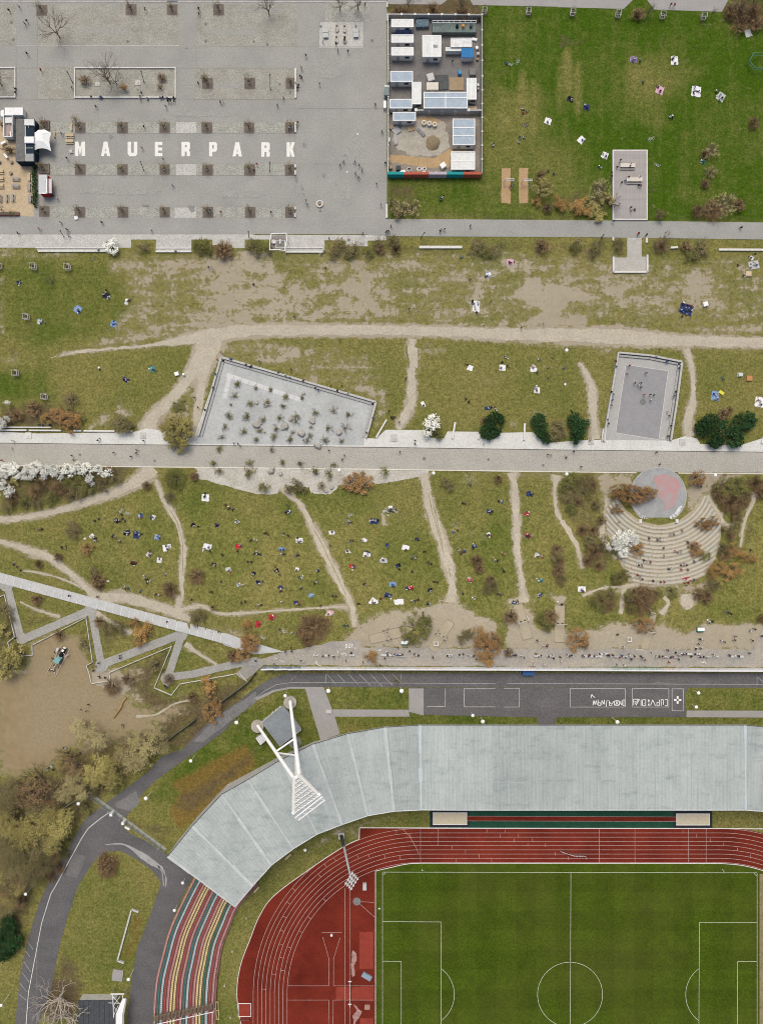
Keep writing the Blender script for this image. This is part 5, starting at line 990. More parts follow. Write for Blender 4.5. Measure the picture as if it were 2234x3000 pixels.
# --- around the avenue
PL('d1','brown','265,535,72 130,600,60 60,620,55'); PL('d1','rust','520,620,90,70 580,680,60 450,590,55',desc='rust red leafless bush beside the long benches'); PL('d1','orange','620,630,45 370,620,45'); PL('d1','yellow','1425,720,112',tree=True,h=5.5,desc='large yellow green budding tree between the pale pavement and the path'); PL('d1','yellow','1360,680,70 1500,700,72 1390,790,70 1480,790,72 1430,650,60',h=4.5,desc='yellow green budding branch mass of the large tree by the pale pavement',tree=True); PL('d1','yellow','1430,830,70',h=2.0,desc='low yellow green growth at the kerb under the large budding tree')
PL('d1','mixed','970,670,85 1030,690,60 570,470,70'); PL('d1','blossom','15,650,55 65,495,16',h=3); PL('d1','green','670,640,28 1440,520,60',h=1)
PL('e1','blossom','40,70,60 125,75,60 210,95,60 300,75,65 380,95,60 460,85,60 545,85,55 620,60,45 700,70,50 735,150,42 790,75,40 860,100,34 15,190,40 75,255,36 25,120,45',h=3.2,desc='white blossoming tree in the long hedge beside the cobbled avenue',group='white blossom hedge')
PL('e1','yellow','110,170,42',h=1.5); PL('e1','green','655,190,80 200,330,60 410,300,60 560,180,60 720,230,55'); PL('e1','brown','450,220,65 90,300,60 880,90,60 330,190,60 540,250,60 280,250,60'); PL('e1','mixed','600,270,70 300,340,55 820,190,60 930,150,55 60,360,60')
PL('e1','green','1410,140,85'); PL('e1','brown','1565,125,38 310,835,38 775,960,68 800,1010,45 1370,1045,72 1580,935,72 1180,200,40'); PL('e1','mixed','590,550,75 1370,290,50 760,890,45'); PL('e1','rust','700,705,50'); PL('e1','brown','470,775,42')
PL('d3','blossom','455,680,78',h=4,desc='round white blossoming tree on the edge of the pale pavement'); PL('d3','evergreen','960,650,80 900,730,62 960,740,40'); PL('d3','brown','880,640,40'); PL('d3','evergreen','1310,640,60 1335,720,62 1370,780,45'); PL('d3','green','500,750,48'); PL('d3','mixed','1460,700,70 1430,760,50'); PL('d4','evergreen','130,650,62 170,690,75 150,770,62'); PL('d4','brown','95,650,35'); PL('d4','evergreen','1170,690,82 1230,640,60 1490,650,90 1560,640,50 1260,790,90 1420,780,80 1350,700,70'); PL('d4','brown','1330,600,62 1300,740,45 1380,560,40'); PL('d4','rust','1310,750,34'); PL('d4','mixed','30,740,50')
PL('e2','rust','1290,95,80 1400,105,78 1340,70,70',h=1.8,desc='large rust brown bush at the gravel edge above the slope'); PL('e2','mixed','850,110,60 780,150,40 900,150,40'); PL('e2','green','590,135,48 1005,20,32 1120,38,30 1570,15,34 460,12,30'); PL('e2','brown','20,45,40 1050,115,36')
PL('e3','brown','990,65,42 820,730,62 830,790,45 930,880,45 1460,640,56 1480,730,50 1470,810,62'); PL('e3','mixed','600,130,42 930,930,62 1450,700,55 900,960,40 1500,880,48 560,90,40')
# --- amphitheatre surroundings
PL('e4','green','120,150,60 55,210,55 110,390,50'); PL('e4','mixed','220,170,78 130,280,70 60,290,50 300,350,48 200,240,60 260,640,60 350,680,50 380,625,22'); PL('e4','brown','270,190,55 200,560,55 350,480,42 300,740,66 240,810,55 330,850,50 170,330,40 290,560,50')
PL('e4','green','470,950,55 540,920,50 400,1085,75'); PL('e4','brown','490,950,52 690,1090,90 620,1085,60 760,1080,60'); PL('e4','green','560,1090,55 800,1060,45 920,1050,52'); PL('e4','brown','1140,1080,60')
PL('e4','rust','540,235,110,60 660,265,125,66 600,310,100,46 735,255,70,46 480,275,62,44',h=4.2,desc='spreading rust brown tree overhanging the round stage'); PL('e4','rust','470,390,55,36 640,720,58 1110,720,58 1090,690,40'); PL('e4','rust','1120,135,68'); bare_tree('e4',1110,180,3,'dark'); PL('e4','rust','1160,500,70,36 1240,490,55,40 1190,540,50,24',desc='rust bush growing over the right-hand bench rows')
PL('e4','blossom','520,610,78 470,690,66 590,640,52 520,730,44',h=4,desc='white blossoming tree overhanging the left bench rows'); PL('e4','green','440,740,36 1190,770,46')
PL('e4','green','1350,210,90 1460,230,80 1440,180,60'); PL('e4','brown','1310,280,70 1400,340,95 1290,230,60 1480,320,70 1600,180,70 1640,260,60 1440,440,55'); PL('e4','mixed','1410,550,45 1520,280,50 1330,560,32 1430,480,50 1330,700,55'); PL('e4','brown','1390,610,42 1350,760,60')
PL('e4','orange','1450,740,62,45 1540,780,70,42 1400,710,45',desc='orange brown bush below the scrub right of the benches'); PL('e4','orange','1290,860,85,55 1420,880,80,50 1250,910,50 1370,920,50',desc='wide orange bush at the lower right end of the benches'); PL('e4','mixed','1250,1000,60')
# --- slope and hilltop
PL('f1','brown','230,130,40 260,115,24 1370,180,24'); PL('f1','mixed','1270,240,60'); PL('f1','orange','870,275,38 1590,285,34 1350,675,50 1330,650,30'); PL('f1','orange','930,340,62 900,390,45 950,310,40'); PL('f1','rust','1625,400,60 1370,850,66 1400,800,42 1360,720,36',h=2.2); PL('f1','brown','1500,490,50 380,355,40 720,690,60 820,640,45 1090,640,40 640,270,40 1240,760,40')
PL('f1','yellow','60,520,95 110,470,60 30,590,60',tree=True,h=5,desc='yellow green budding tree at the left edge of the sandy playground'); PL('f1','yellow','20,330,45',h=2); PL('f1','mixed','30,180,50 70,250,36 540,400,30 770,300,50 700,300,50 1000,560,50')
PL('f2','brown','480,220,95 440,300,52 540,190,55'); PL('f2','brown','400,250,40'); PL('f2','orange','60,200,34 850,410,46',h=2); PL('f2','rust','75,330,58 50,290,36 20,395,46'); PL('f2','green','1140,230,95 1190,200,60 1100,280,50'); PL('f2','yellow','1130,240,30',h=2.4); PL('f2','mixed','1440,285,45 1480,250,36'); PL('f2','orange','1550,238,36'); PL('f2','rust','1600,350,80 1640,300,60 1560,300,45'); PL('f2','mixed','1010,560,20')
PL('f3','brown','30,150,55 275,150,60 860,50,95 640,50,70'); PL('f3','green','225,160,42 260,210,40 600,80,40 800,90,36 560,50,36'); PL('f3','rust','880,195,72,50 460,290,72',desc='rust brown twiggy bush in the trodden sand of the hilltop'); PL('f3','brown','500,320,40 1290,20,52 1645,160,36 10,380,34')
PL('f2','orange','1600,420,50',h=1.4)
# --- woodland at lower left
def wood(tile,s,kind,h0,h1,desc,dens=True):
    for it in s.split():
        q=[float(a) for a in it.split(',')]; h=R.uniform(h0,h1); px,py=tp(tile,q[0],q[1]); g=W(px,py,h*.75); r=ts(tile,q[2])/PPM; v=R.randrange(3)
        o=empty('woodland_tree',(g.x,g.y,float(terr(px,py))),R.random()*6.28); bk=('dark' if kind=='brown' else 'bare',v)
        if bk not in BT: BT[bk]=branch_tree(100+v,10,1.4,3,DTWIG,r0=.26,kids=3,trunk=.12,tw=2.0) if kind=='brown' else branch_tree(40+v,10,1.0,3,TWIG,r0=.17,kids=3)
        sc=r/4.2; a=link('trunk',BT[bk][0],o); b=link('branches',BT[bk][1],o); a.scale=b.scale=(sc,sc,h/10)
        key=('wood',kind,v)
        if key not in PM: PM[key]=wood_crown(kind,v)
        f=link('crown',PM[key],o); f.scale=(r/4,r/4,h/8); reg(o,desc,'tree')
def wood_crown(kind,seed):
    rr=random.Random(seed+500); v=[];f=[]; ls=.46 if kind=='yellow' else .38
    for _ in range(85 if kind!='brown' else 60):
        a=rr.random()*6.283; q=math.sqrt(rr.random())*4*rr.uniform(.7,1.05); z=8*(.45+.5*math.sqrt(max(0,1-(q/4.3)**2))*rr.uniform(.6,1)); c=Vector((q*math.cos(a),q*math.sin(a),z)); d=Vector((math.cos(a),math.sin(a),.4))
        for _ in range(13 if kind!='brown' else 7): leafquad(v,f,c+d*rr.gauss(0,.55)+Vector((rr.gauss(0,.3),rr.gauss(0,.3),rr.gauss(0,.3))),ls,rr)
    me=bpy.data.meshes.new('crown'); me.from_pydata(v,[],f); me.materials.append(LM[kind]); me.update(); return me
wood('g1','640,340,95 720,400,75 590,400,60 700,300,60','yellow',6,8,'yellow green budding tree with a full crown at the playground edge')
wood('g1','890,270,85 850,300,70 950,200,70 880,150,60 1010,110,60 780,250,55 1060,200,45','pale',6,8,'pale thinly budding tree between the playground and the asphalt road')
wood('g1','560,90,75 640,150,60 500,60,50','pale',5,7,'thin pale budding tree overhanging the playground sand')
wood('g1','430,290,80 480,340,60','brown',5,7,'dark leafless tree with wide branches at the playground edge')
wood('g1','250,470,115 150,520,80 320,560,60 180,430,60','brown',6,8,'bare brown tree in the woodland left of the road')
wood('g1','470,430,70 520,490,55 410,500,60','pale',6,8,'pale budding tree standing above the lattice fence')
wood('g1','210,730,95 110,740,75 290,690,70 380,720,75 360,780,50 60,720,60','yellow',7,9,'yellow green tree in the woodland above the bend of the road')
wood('g1','180,940,100 250,880,75 120,1000,80 280,960,60 90,860,60','mixed',7,9,'scrubby green brown tree in the woodland beside the dark road')
wood('g1','40,560,80 60,900,60 20,820,60 20,1010,70','mixed',7,9,'scrubby green brown tree at the left woodland edge')
wood('g1','30,650,70 330,620,60 150,800,70 330,830,60 420,640,55','yellow',6,8,'olive yellow tree deep in the woodland left of the road')
wood('g1','70,450,62 220,620,60 60,980,70 300,790,55 210,1050,62 30,850,60','mixed',6,8,'low green brown tree deep in the woodland')
wood('g1','140,1060,60 270,1000,50 40,700,55 350,900,45','brown',6,8,'reddish brown bare tree deep in the woodland')
wood('g2','90,160,62 40,250,60 180,40,55 120,330,42','brown',5,7,'reddish brown bare tree on the verge by the road bend')
wood('g2','20,140,60 110,230,50 60,330,50','yellow',5,7,'olive yellow tree on the verge by the road bend')
wood('g2','150,100,70 60,60,70 70,220,70 30,360,60','mixed',6,8,'scrubby green brown tree on the wooded verge left of the road')
PL('g2','evergreen','60,500,75 30,580,85 100,570,60 20,640,55 60,430,40',h=3.5,desc='dark evergreen shrub on the left verge by the diagonal road stripes'); PL('g2','green','140,240,50',h=1.2); PL('g2','brown','690,100,68 720,60,45 670,40,45'); PL('g1','brown','670,960,50 380,980,45 330,1040,40'); PL('g1','green','560,600,40 440,780,40 200,820,50 120,920,40 420,880,36 60,620,45'); PL('g2','brown','240,20,45 200,150,45 150,300,40')
PL('g1','mixed','600,470,55 520,560,50 300,860,50 380,640,50 120,640,60'); PL('g1','green','740,450,45')
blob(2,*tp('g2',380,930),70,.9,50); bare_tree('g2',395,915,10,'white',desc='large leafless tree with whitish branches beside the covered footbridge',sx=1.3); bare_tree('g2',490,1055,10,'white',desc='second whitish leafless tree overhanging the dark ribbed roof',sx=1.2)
bare_tree('f1',650,1095,4,'young',desc='thin bare trunk standing in the playground sand')
# --- rock garden: shrubs with bare shoots and boulders
for s in '380,335,26,1 518,385,20,0 638,400,22,0 770,440,24,1 345,445,20,2 482,500,22,1 610,505,26,2 747,522,18,1 325,515,12,0 890,465,18,0 300,598,24,2 450,610,24,2 575,632,18,2 718,618,18,2 852,600,16,2 840,650,14,2 1005,572,18,2 1145,560,16,2 1268,598,18,2 272,692,16,2 418,735,22,2 690,700,18,2 1108,697,18,2 1240,697,14,3 248,775,12,2 530,797,20,1 670,775,22,2 793,800,24,1 953,760,16,1 937,805,14,1 1075,797,22,2 1208,803,16,1 815,735,13,1 970,690,13,0 550,725,18,1 225,860,24,1 645,870,20,0 188,985,24,1 470,985,20,2 740,985,22,1 885,990,22,2 1155,993,22,0 465,1050,34,0 230,1045,26,1 590,735,10,0'.split():
    x,y,r,b=[float(a) for a in s.split(',')]; x,y=tp('d2',x,y); o=plant('green' if R.random()<.6 else 'mixed',x,y,ts('d2',r),h=.8,name='rock_garden_shrub',desc='small green tuft shrub with bare shoots between the boulders',cat='shrub',group='shrubs of the rock garden')
    if b:
        v=R.randrange(3); key=('shrub',v)
        if key not in BT: BT[key]=branch_tree(90+v,10,1.75,2,TWIG,r0=.26,kids=3,trunk=.05,tw=4,droop=.3)
        s2=.16+.07*b; g=link('shoots',BT[key][1],o,(0,0,0),R.random()*6); g.scale=(s2/o.scale[0],s2/o.scale[1],s2*.9/o.scale[2])
ROCK=mat('granite',(.40,.38,.34),(.27,.255,.23),scale=1.6,fine=(5,.15),bump=.4)
def boulder(tile,x,y,r,desc='rounded grey granite boulder in the rock garden',rk=ROCK):
    bm=bmesh.new(); bmesh.ops.create_icosphere(bm,subdivisions=3,radius=1); rr=random.Random(int(x+y)); off=[(Vector((rr.gauss(0,1),rr.gauss(0,1),rr.gauss(0,1))).normalized(),rr.uniform(.5,.95)) for _ in range(9)]
    for v in bm.verts:
        n=v.co.normalized(); k=1.0
        for d,l in off:
            q=n.dot(d)
            if q>l: k=min(k,l/q)
        v.co=n*(k*rr.uniform(.985,1.015))
    me=bpy.data.meshes.new('boulder'); bm.to_mesh(me); bm.free(); me.materials.append(rk); rm=ts(tile,r)/PPM
    px,py=tp(tile,x,y); return reg(link('boulder',me,None,W(px,py,None,rm*.25),rr.random()*6,(rm*1.08,rm*.95,rm*.75)),desc,'boulder','boulders of the rock garden')
for x,y,r in ((530,492,20),(605,518,22),(798,628,22),(975,632,34),(885,748,36),(752,690,36),(525,668,34),(1195,735,28),(1018,845,34),(1105,1045,30),(645,1038,34),(905,418,17),(552,655,22)): boulder('d2',x,y,r)
for x,y,r in ((720,20,22),(1130,130,20),(1090,160,18)): boulder('e2',x,y,r)
# ---------------------------------------------------------------- container yard
WALLW=mat('container_white',(.66,.66,.63),(.55,.55,.52),scale=.8,fine=(2,.06)); ROOFB=mat('roof_bluegrey',(.36,.42,.47),(.29,.35,.40),scale=.5,fine=(1.6,.08)); ROOFW=mat('roof_white',(.66,.67,.64),(.55,.56,.53),scale=.6,fine=(1.6,.07)); RIM=flat('roof_rim_white',(.78,.78,.76)); GLASS=flat('dark_window',(.03,.035,.04),.2)
sheet('yard_floor',tps('a3',[(105,160),(850,160),(850,905),(105,905)]),mat('yard_asphalt',(.185,.175,.165),(.14,.132,.125),scale=.4,fine=(2,.15)),.05)
sheet('yard_floor',tps('b3',[(100,95),(845,95),(845,595),(100,595)]),mat('yard_dirt',(.27,.24,.20),(.17,.145,.12),scale=.25,fine=(2,.2),detail=8),.05)
sheet('yard_sand',jitter(tps('b3',[(110,420),(330,440),(480,450),(590,375),(680,375),(740,385),(690,400),(600,430),(590,520),(460,530),(300,510),(110,480)]),3,1.5,3),mat('yard_ochre_sand',(.40,.285,.155),(.33,.235,.13),scale=.4,fine=(2,.12)),.06)
sheet('yard_sand',jitter(tps('b3',[(320,130),(400,100),(500,130),(560,170),(600,360),(500,430),(300,430),(180,380),(130,300),(230,160)]),3,2,5),mat('yard_grey_sand',(.385,.36,.30),(.28,.26,.215),scale=.3,fine=(2,.15),detail=8),.058)
sheet('yard_sand',jitter(tps('b3',[(330,120),(440,105),(520,150),(480,200),(380,170)]),3,2,6),mat('yard_ochre_sand',(.4,.3,.2)),.064)
def container(t,x0,y0,x1,y1,z,roof,desc,div=(),name='container',ribs=0,tower=None,cat='container',label=None,win=True):
    p=tp(t,x0,y0); q=tp(t,x1,y1); A=W(*p,z); B=W(*q,z); w=B.x-A.x; h=A.y-B.y; c=Vector(((A.x+B.x)/2,(A.y+B.y)/2,0)); o=empty(name,c)
    m=MB(); m.box((0,0,z/2-.02),(w-.12,h-.12,z-.04)); m.obj('wall',WALLW,o)
    xs=[-w/2]+[-w/2+w*d[1] for d in div if d[0]=='x']+[w/2]; ys=[-h/2]+[h/2-h*d[1] for d in div if d[0]=='y'][::-1]+[h/2]
    for a,b in zip(xs,xs[1:]):
        for c_,d_ in zip(ys,ys[1:]):
            m=MB(); m.box(((a+b)/2,(c_+d_)/2,z),((b-a)-.2,(d_-c_)-.2,.06))
            nr=ribs
            for k in range(nr): 
                if w>h: m.box((a+(b-a)*(k+.5)/nr,(c_+d_)/2,z+.05),(.09,(d_-c_)-.3,.06))
                else: m.box(((a+b)/2,c_+(d_-c_)*(k+.5)/nr,z+.05),((b-a)-.3,.09,.06))
            m.obj('roof_panel',roof,o)
    m=MB(); ri=RIM if win else roof
    for x in xs: m.box((x,0,z+.03),(.22,h+.1,.16))
    for y in ys: m.box((0,y,z+.035),(w+.1,.22,.16))
    m.obj('roof_rim',ri,o)
    if win:
        m=MB(); m.box((-w*.2,-h/2+.05,1.0),(.95,.04,2.0)); m.obj('door',STEEL,o)
        m=MB(); m.box((w*.22,-h/2+.05,1.5),(1.2,.05,.9)); m.obj('window',GLASS,o)
    return reg(o,desc,cat,None,label)
container('a3',128,158,303,216,2.6,ROOFW,'',ribs=9,label='white container in the top left corner of the yard')
container('a3',128,283,303,342,2.6,ROOFW,'',ribs=9,label='white container second from the top in the left row of the yard')
container('a3',128,384,303,446,2.6,ROOFW,'',ribs=5,label='white container third from the top in the left row, above the open yard')
container('a3',378,288,525,456,2.9,ROOFW,'',div=(('x',.5),),label='big white box container with a number on its roof in the upper yard',name='container')
bpy.context.view_layer.update(); _c=[o for o,d_,l in REG if l and l.startswith('big white box')][0]; NBC=_c
container('a3',120,578,297,658,2.6,ROOFB,'',label='white walled container with blue grey roof at the left end of the driveway')
container('a3',295,665,363,838,2.6,ROOFW,'',label='narrow upright white container between two blue roofed containers')
container('a3',388,746,738,872,2.8,ROOFB,'',div=(('x',.5),('y',.34)),label='widest blue grey roofed container block, divided into four roof fields')
container('a3',735,633,808,800,2.6,ROOFW,'',div=(('x',.5),),label='upright white container with a roof ridge near the right fence')
container('a3',114,803,290,872,2.6,ROOFB,'',label='blue grey roofed container beside the yard gate, lower left')
container('a3',142,908,320,972,2.6,ROOFB,'',label='small blue grey roofed container straddling the middle fence')
container('b3',622,136,797,340,2.7,ROOFB,'',div=(('y',.34),('y',.66)),label='tall blue grey roofed container of three fields beside the sandy yard')
container('b3',610,400,797,540,2.7,ROOFW,'',div=(('y',.5),),ribs=5,label='white container with two roof halves in the lower right of the yard')
nb=MB()
for g in (((470,360),(470,385)),((470,360),(482,384)),((482,360),(482,385)),((488,364),(498,364)),((498,364),(498,382)),((498,382),(488,382)),((488,382),(488,364))):
    A,Bq=[W(*tp('a3',*q),2.97) for q in g]; d=Bq-A; nb.box(((A.x+Bq.x)/2,(A.y+Bq.y)/2,2.965),(d.length+.1,.12,.02),math.atan2(d.y,d.x))
nbo=nb.obj('roof_number',DGREY,NBC); nbo.location=-NBC.location
container('a3',692,392,786,462,2.2,mat('blue_tarp',(.05,.20,.42),(.035,.14,.31),scale=1.5),'',win=False,label='blue covered box in the upper right of the yard')
container('a3',605,310,772,378,2.2,mat('white_sheeting',(.74,.74,.72),(.45,.45,.44),scale=1.2,amt=.9),'',win=False,label='white sheeted store with a flue pipe beside the blue box',div=(('x',.6),))
container('a3',565,385,690,410,1.8,ROOFW,'',win=False,label='narrow pale shelf roof left of the blue box')
GT=mat('green_grey_metal',(.16,.20,.185),(.10,.125,.115),scale=.7,fine=(2,.15)); o=empty('flatbed_skip',W(*tp('a3',628,245))); reg(o,'','skip',label='long green grey metal skip with rails along the top of the yard')
w,h=ts('a3',350)/PPM,ts('a3',78)/PPM; m=MB(); m.box((0,-.2,.9),(w,h,1.4)); m.obj('bed',GT,o); m=MB(); 
m.path([(-w/2,h/2,2.2),(w/2,h/2,2.2)],.09,5); m.path([(-w/2,h/2-.6,2.2),(w/2,h/2-.6,2.2)],.06,5)
for k in range(9): m.tube((-w/2+w*k/8,h/2,.4),(-w/2+w*k/8,h/2,2.2),.06,.06,5); m.tube((-w/2+w*k/8,h/2,2.2),(-w/2+w*k/8,h/2-.6,2.2),.05,.05,4)
m.obj('rail',RIM,o)
for x,c in ((650,DARK),(698,mat('orange_plastic',(.6,.25,.05))),(760,DGREY)):
    m=MB(); m.tube((0,0,0),(0,0,.7),.42,.36,10); m.tube((0,0,.7),(0,0,.78),.38,.38,10); q=W(*tp('a3',x,248)); reg(m.obj('barrel',c,loc=(q.x,q.y,1.6)),{DARK:'black',DGREY:'dark grey'}.get(c,'orange')+' barrel standing on the green skip','barrel')
def bits(t,lst):
    for x,y,w,h,z,rz,mt,name,desc,cat in lst:
        m=MB(); W_,H_=ts(t,w)/PPM,ts(t,h)/PPM; m.box((0,0,z/2),(W_,H_,z),rz); 
        if z>.3: m.box((0,0,z+.03),(W_*.86,H_*.86,.06),rz)
        else:
            for k in range(3): m.box((math.cos(rz)*W_*(k-1)*.32,math.sin(rz)*W_*(k-1)*.32,z+.03),(W_*.22,H_*.98,.06),rz)
        px,py=tp(t,x,y); reg(m.obj(name,mt,loc=W(px,py)),desc,cat)
BRN=mat('brown_board',(.33,.255,.165),(.25,.19,.12),scale=1.5); TARP=mat('dark_tarp',(.06,.068,.07),(.10,.105,.10),scale=.9); 
bits('a3',[(777,597,50,52,1.2,0,DARKC,'skip_bin','dark open skip bin at the end of the driveway','bin'),(650,680,118,105,.25,0,BRN,'pallet_stack','brown timber pallets behind the widest container','pallets'),(515,670,140,118,.3,.05,TARP,'tarpaulin','dark tarpaulin spread behind the widest container','tarpaulin'),(440,640,55,60,1.2,.3,mat('grey_sheet',(.5,.49,.47)),'covered_pile','pale covered pile with a reddish edge behind the widest container','pile'),(455,710,95,60,1.0,0,mat('cream_sheet',(.62,.58,.50)),'covered_pile','cream covered pile behind the widest container','pile'),
 (675,598,26,30,1.0,0,mat('blue_plastic',(.08,.27,.48)),'barrel','blue plastic barrel at the driveway edge','barrel'),(778,880,70,40,.3,-.1,WOODL,'timber_stack','small stack of pale timber in front of the right fence','timber'),(375,205,105,60,1.1,.05,mat('navy_tarp',(.02,.05,.09),(.2,.26,.28),scale=2.5),'scaffold_stack','dark navy stack of stored parts between white container and green skip','stack'),(225,265,130,20,1.2,0,mat('deep_blue',(.02,.04,.22),(.15,.2,.3),scale=2),'scaffold_stack','deep blue stored goods squeezed between the two upper left containers','stack'),(813,395,22,24,.7,.5,WHITE,'bag','white bag against the right fence near the blue box','bag'),(823,443,20,20,.7,0,CONC,'bag','grey bag against the right fence below the blue box','bag'),(823,695,14,20,.7,0,WHITE,'bag','white bag at the right fence beside the ridged container','bag'),(823,725,14,16,.7,0,CONC,'bag','grey bag at the right fence below the white one','bag'),(795,325,40,22,.5,-.2,WHITE,'bag','white sack on the right of the sheeted store','bag'),(818,488,20,14,.6,.1,BRN,'crate','brown crate at the right end of the driveway','crate')])  # deep blue block stands for the shade between the upper left containers
bits('b3',[(182,540,36,36,1.0,0,DGREY,'skip_bin','dark grey bin at the lower left of the yard','bin'),(285,212,58,44,.3,.25,mat('ochre_board',(.45,.33,.19)),'board','ochre board lying in the sandy yard','board'),(365,246,80,26,.3,-.82,mat('grey_plank',(.22,.225,.225)),'plank','dark grey plank lying in the sandy yard','plank'),(120,530,24,30,.8,.2,BRN,'crate','brown crate at the left fence above the coloured wall','crate'),(108,318,14,30,1.4,0,WHITE,'sign_board','small white and red board on the left fence','board'),(125,208,30,30,.6,.3,BRN,'crate','brown crate in the upper left corner of the sandy yard','crate'),(215,568,48,30,.5,.2,WHITE,'bag','crumpled white bag above the coloured wall','bag'),(160,300,30,90,.4,.1,mat('galvanised',(.38,.38,.38)),'scaffold_tower','grey scaffold frame leaning on the left of the sandy yard','scaffold'),(165,230,60,60,.4,.6,mat('galvanised',(.4,.4,.4)),'scaffold_heap','heap of grey scaffold parts near the small container','scaffold'),(485,575,30,24,.4,.4,CONC,'block','grey block lying above the coloured wall','block'),(540,520,44,40,1.1,.6,WHITE,'cube_tank','white cube tank with teal side tilted in the lower yard','tank')])
BAG=mat('big_bag_white',(.72,.71,.68),(.5,.47,.42),scale=1.5)
for x,y in ((388,1000),(432,1006),(473,1013)):
    m=MB(); m.tube((0,0,0),(0,0,.9),.62,.68,8); 
    for k in range(4): m.tube((.55*math.cos(k*1.57+.78),.55*math.sin(k*1.57+.78),.9),(.75*math.cos(k*1.57+.78),.75*math.sin(k*1.57+.78),1.05),.12,.05,4)
    o=m.obj('big_bag',BAG,loc=W(*tp('a3',x,y))); s=MB(); s.tube((0,0,.9),(0,0,1.05),.45,.1,8); s.obj('sand',BRN,o); reg(o,'open white bulk bag filled with earth in the sandy yard','bag','bulk bags in a row')
def coil(t,x,y,r,mt,desc):
    m=MB()
    for k in range(3): rr_=ts(t,r)/PPM*(1-.12*k); m.path([(rr_*math.cos(a*.5236),rr_*math.sin(a*.5236),.1+.14*k) for a in range(12)],.09,5,close=True)
    reg(m.obj('hose_coil',mt,loc=W(*tp(t,x,y))),desc,'hose coil','hose coils above the coloured wall')
for x,y,r,mt in ((350,540,17,WHITE),(392,540,16,WHITE),(390,575,18,WHITE),(430,578,16,WHITE),(350,570,15,CONC),(270,545,20,STEEL),(282,570,18,STEEL),(255,570,14,STEEL)): coil('b3',x,y,r,mt,'white hose coil lying above the coloured wall' if mt is not STEEL else 'grey hose coil lying above the coloured wall')
# sand heap
def heap(t,x,y,rx,ry,h,mt,desc):
    m=MB(); n=18; rr=random.Random(int(x)); rings=[(1,0),(.75,.45),(.45,.8),(.15,1)]
    vs=[]; fs=[]
    for q,z in rings:
        for k in range(n): a=6.283*k/n; e=1+rr.uniform(-.12,.12); vs.append((ts(t,rx)/PPM*q*e*math.cos(a),ts(t,ry)/PPM*q*e*math.sin(a),h*z*rr.uniform(.9,1.1)-.05))
    for r in range(3):
        for k in range(n): fs.append((r*n+k,r*n+(k+1)%n,(r+1)*n+(k+1)%n,(r+1)*n+k))
    fs.append(tuple(3*n+k for k in range(n))); m.add(vs,fs); reg(m.obj('sand_heap',mt,loc=W(*tp(t,x,y)),smooth=True),desc,'sand heap')
heap('b3',462,330,62,66,.9,mat('heap_brown',(.25,.195,.125),(.18,.14,.09),scale=1,fine=(3,.2)),'low brown sand heap in the lower yard')
# fences of the yard
def fence(name,pts,h,w,m,desc,label=None,step=37,parts='fence_panel',cols=None,cat='fence'):
    o=empty(name,W(*pts[0])); c=o.location; i=0
    for a,b in zip(pts,pts[1:]):
        r=resample([a,b],step,False)
        for p,q in zip(r,r[1:]):
            A,Bq=W(*p),W(*q); d=Bq-A; rz=math.atan2(d.y,d.x); mid=(A+Bq)/2-c; mb=MB(); mb.box((0,0,0),(d.length-.05,w,h)); mm=m if not cols else cols[min(i,len(cols)-1)]; ob=mb.obj(parts,mm,o,(mid.x,mid.y,mid.z+h/2),rz); i+=1
            mb=MB(); mb.box((0,0,0),(w*1.6,w*1.6,h+.12)); mb.obj('post',STEEL,o,(A.x-c.x,A.y-c.y,A.z-c.z+h/2+.06))
    return reg(o,desc,cat,None,label)
FG=mat('hoarding_grey',(.36,.36,.345),(.28,.28,.27),scale=.8); FW=mat('hoarding_white',(.68,.68,.66),(.55,.55,.53),scale=.8)
fence('site_hoarding',tps('a3',[(100,155),(850,160)]),2.2,.35,FG,'',label='grey hoarding along the top of the container yard')
fence('site_hoarding',tps('a3',[(848,160),(850,650)])+tps('b3',[(848,600)]),2.2,.28,FG,'',label='grey hoarding between the container yard and the lawn')
fence('site_hoarding',tps('a3',[(100,155),(102,700)]),2.2,.20,FW,'',label='white hoarding on the plaza side of the yard above its gate')
fence('site_hoarding',tps('a3',[(101,815),(102,1090)])+tps('b3',[(100,600)]),2.2,.20,FW,'',label='white hoarding on the plaza side of the yard below its gate')
fence('site_hoarding',tps('a3',[(322,918),(845,918)]),2.0,.5,FG,'',label='grey hoarding crossing the middle of the container yard')
o=empty('yard_gate',W(*tp('a3',88,765))); reg(o,'','gate',label='teal grey open gate of the container yard on the plaza'); m=MB(); m.box((0,0,1),(1.35,2.4,2.0)); m.obj('gate_leaf',mat('gate_teal',(.20,.25,.245)),o)
for x,y,ww,hh in ((90,717,36,12),(73,860,20,52)):
    p=W(*tp('a3',x,y)); m=MB(); m.box((0,0,.6),(ts('a3',ww)/PPM,ts('a3',hh)/PPM,1.2)); m.box((0,0,1.25),(ts('a3',ww)/PPM*1.1,ts('a3',hh)/PPM*1.1,.1)); reg(m.obj('concrete_block',WHITE,loc=p),'white concrete block at the yard gate','block')
cw=empty('coloured_wall',W(*tp('b3',95,600))); reg(cw,'','wall',label='low wall painted teal, red and grey along the bottom of the yard')
cm={k:mat('wall_'+k,c,tuple(x*.75 for x in c),scale=1.2) for k,c in dict(teal=(.03,.30,.30),red=(.44,.12,.075),grey=(.44,.39,.43)).items()}
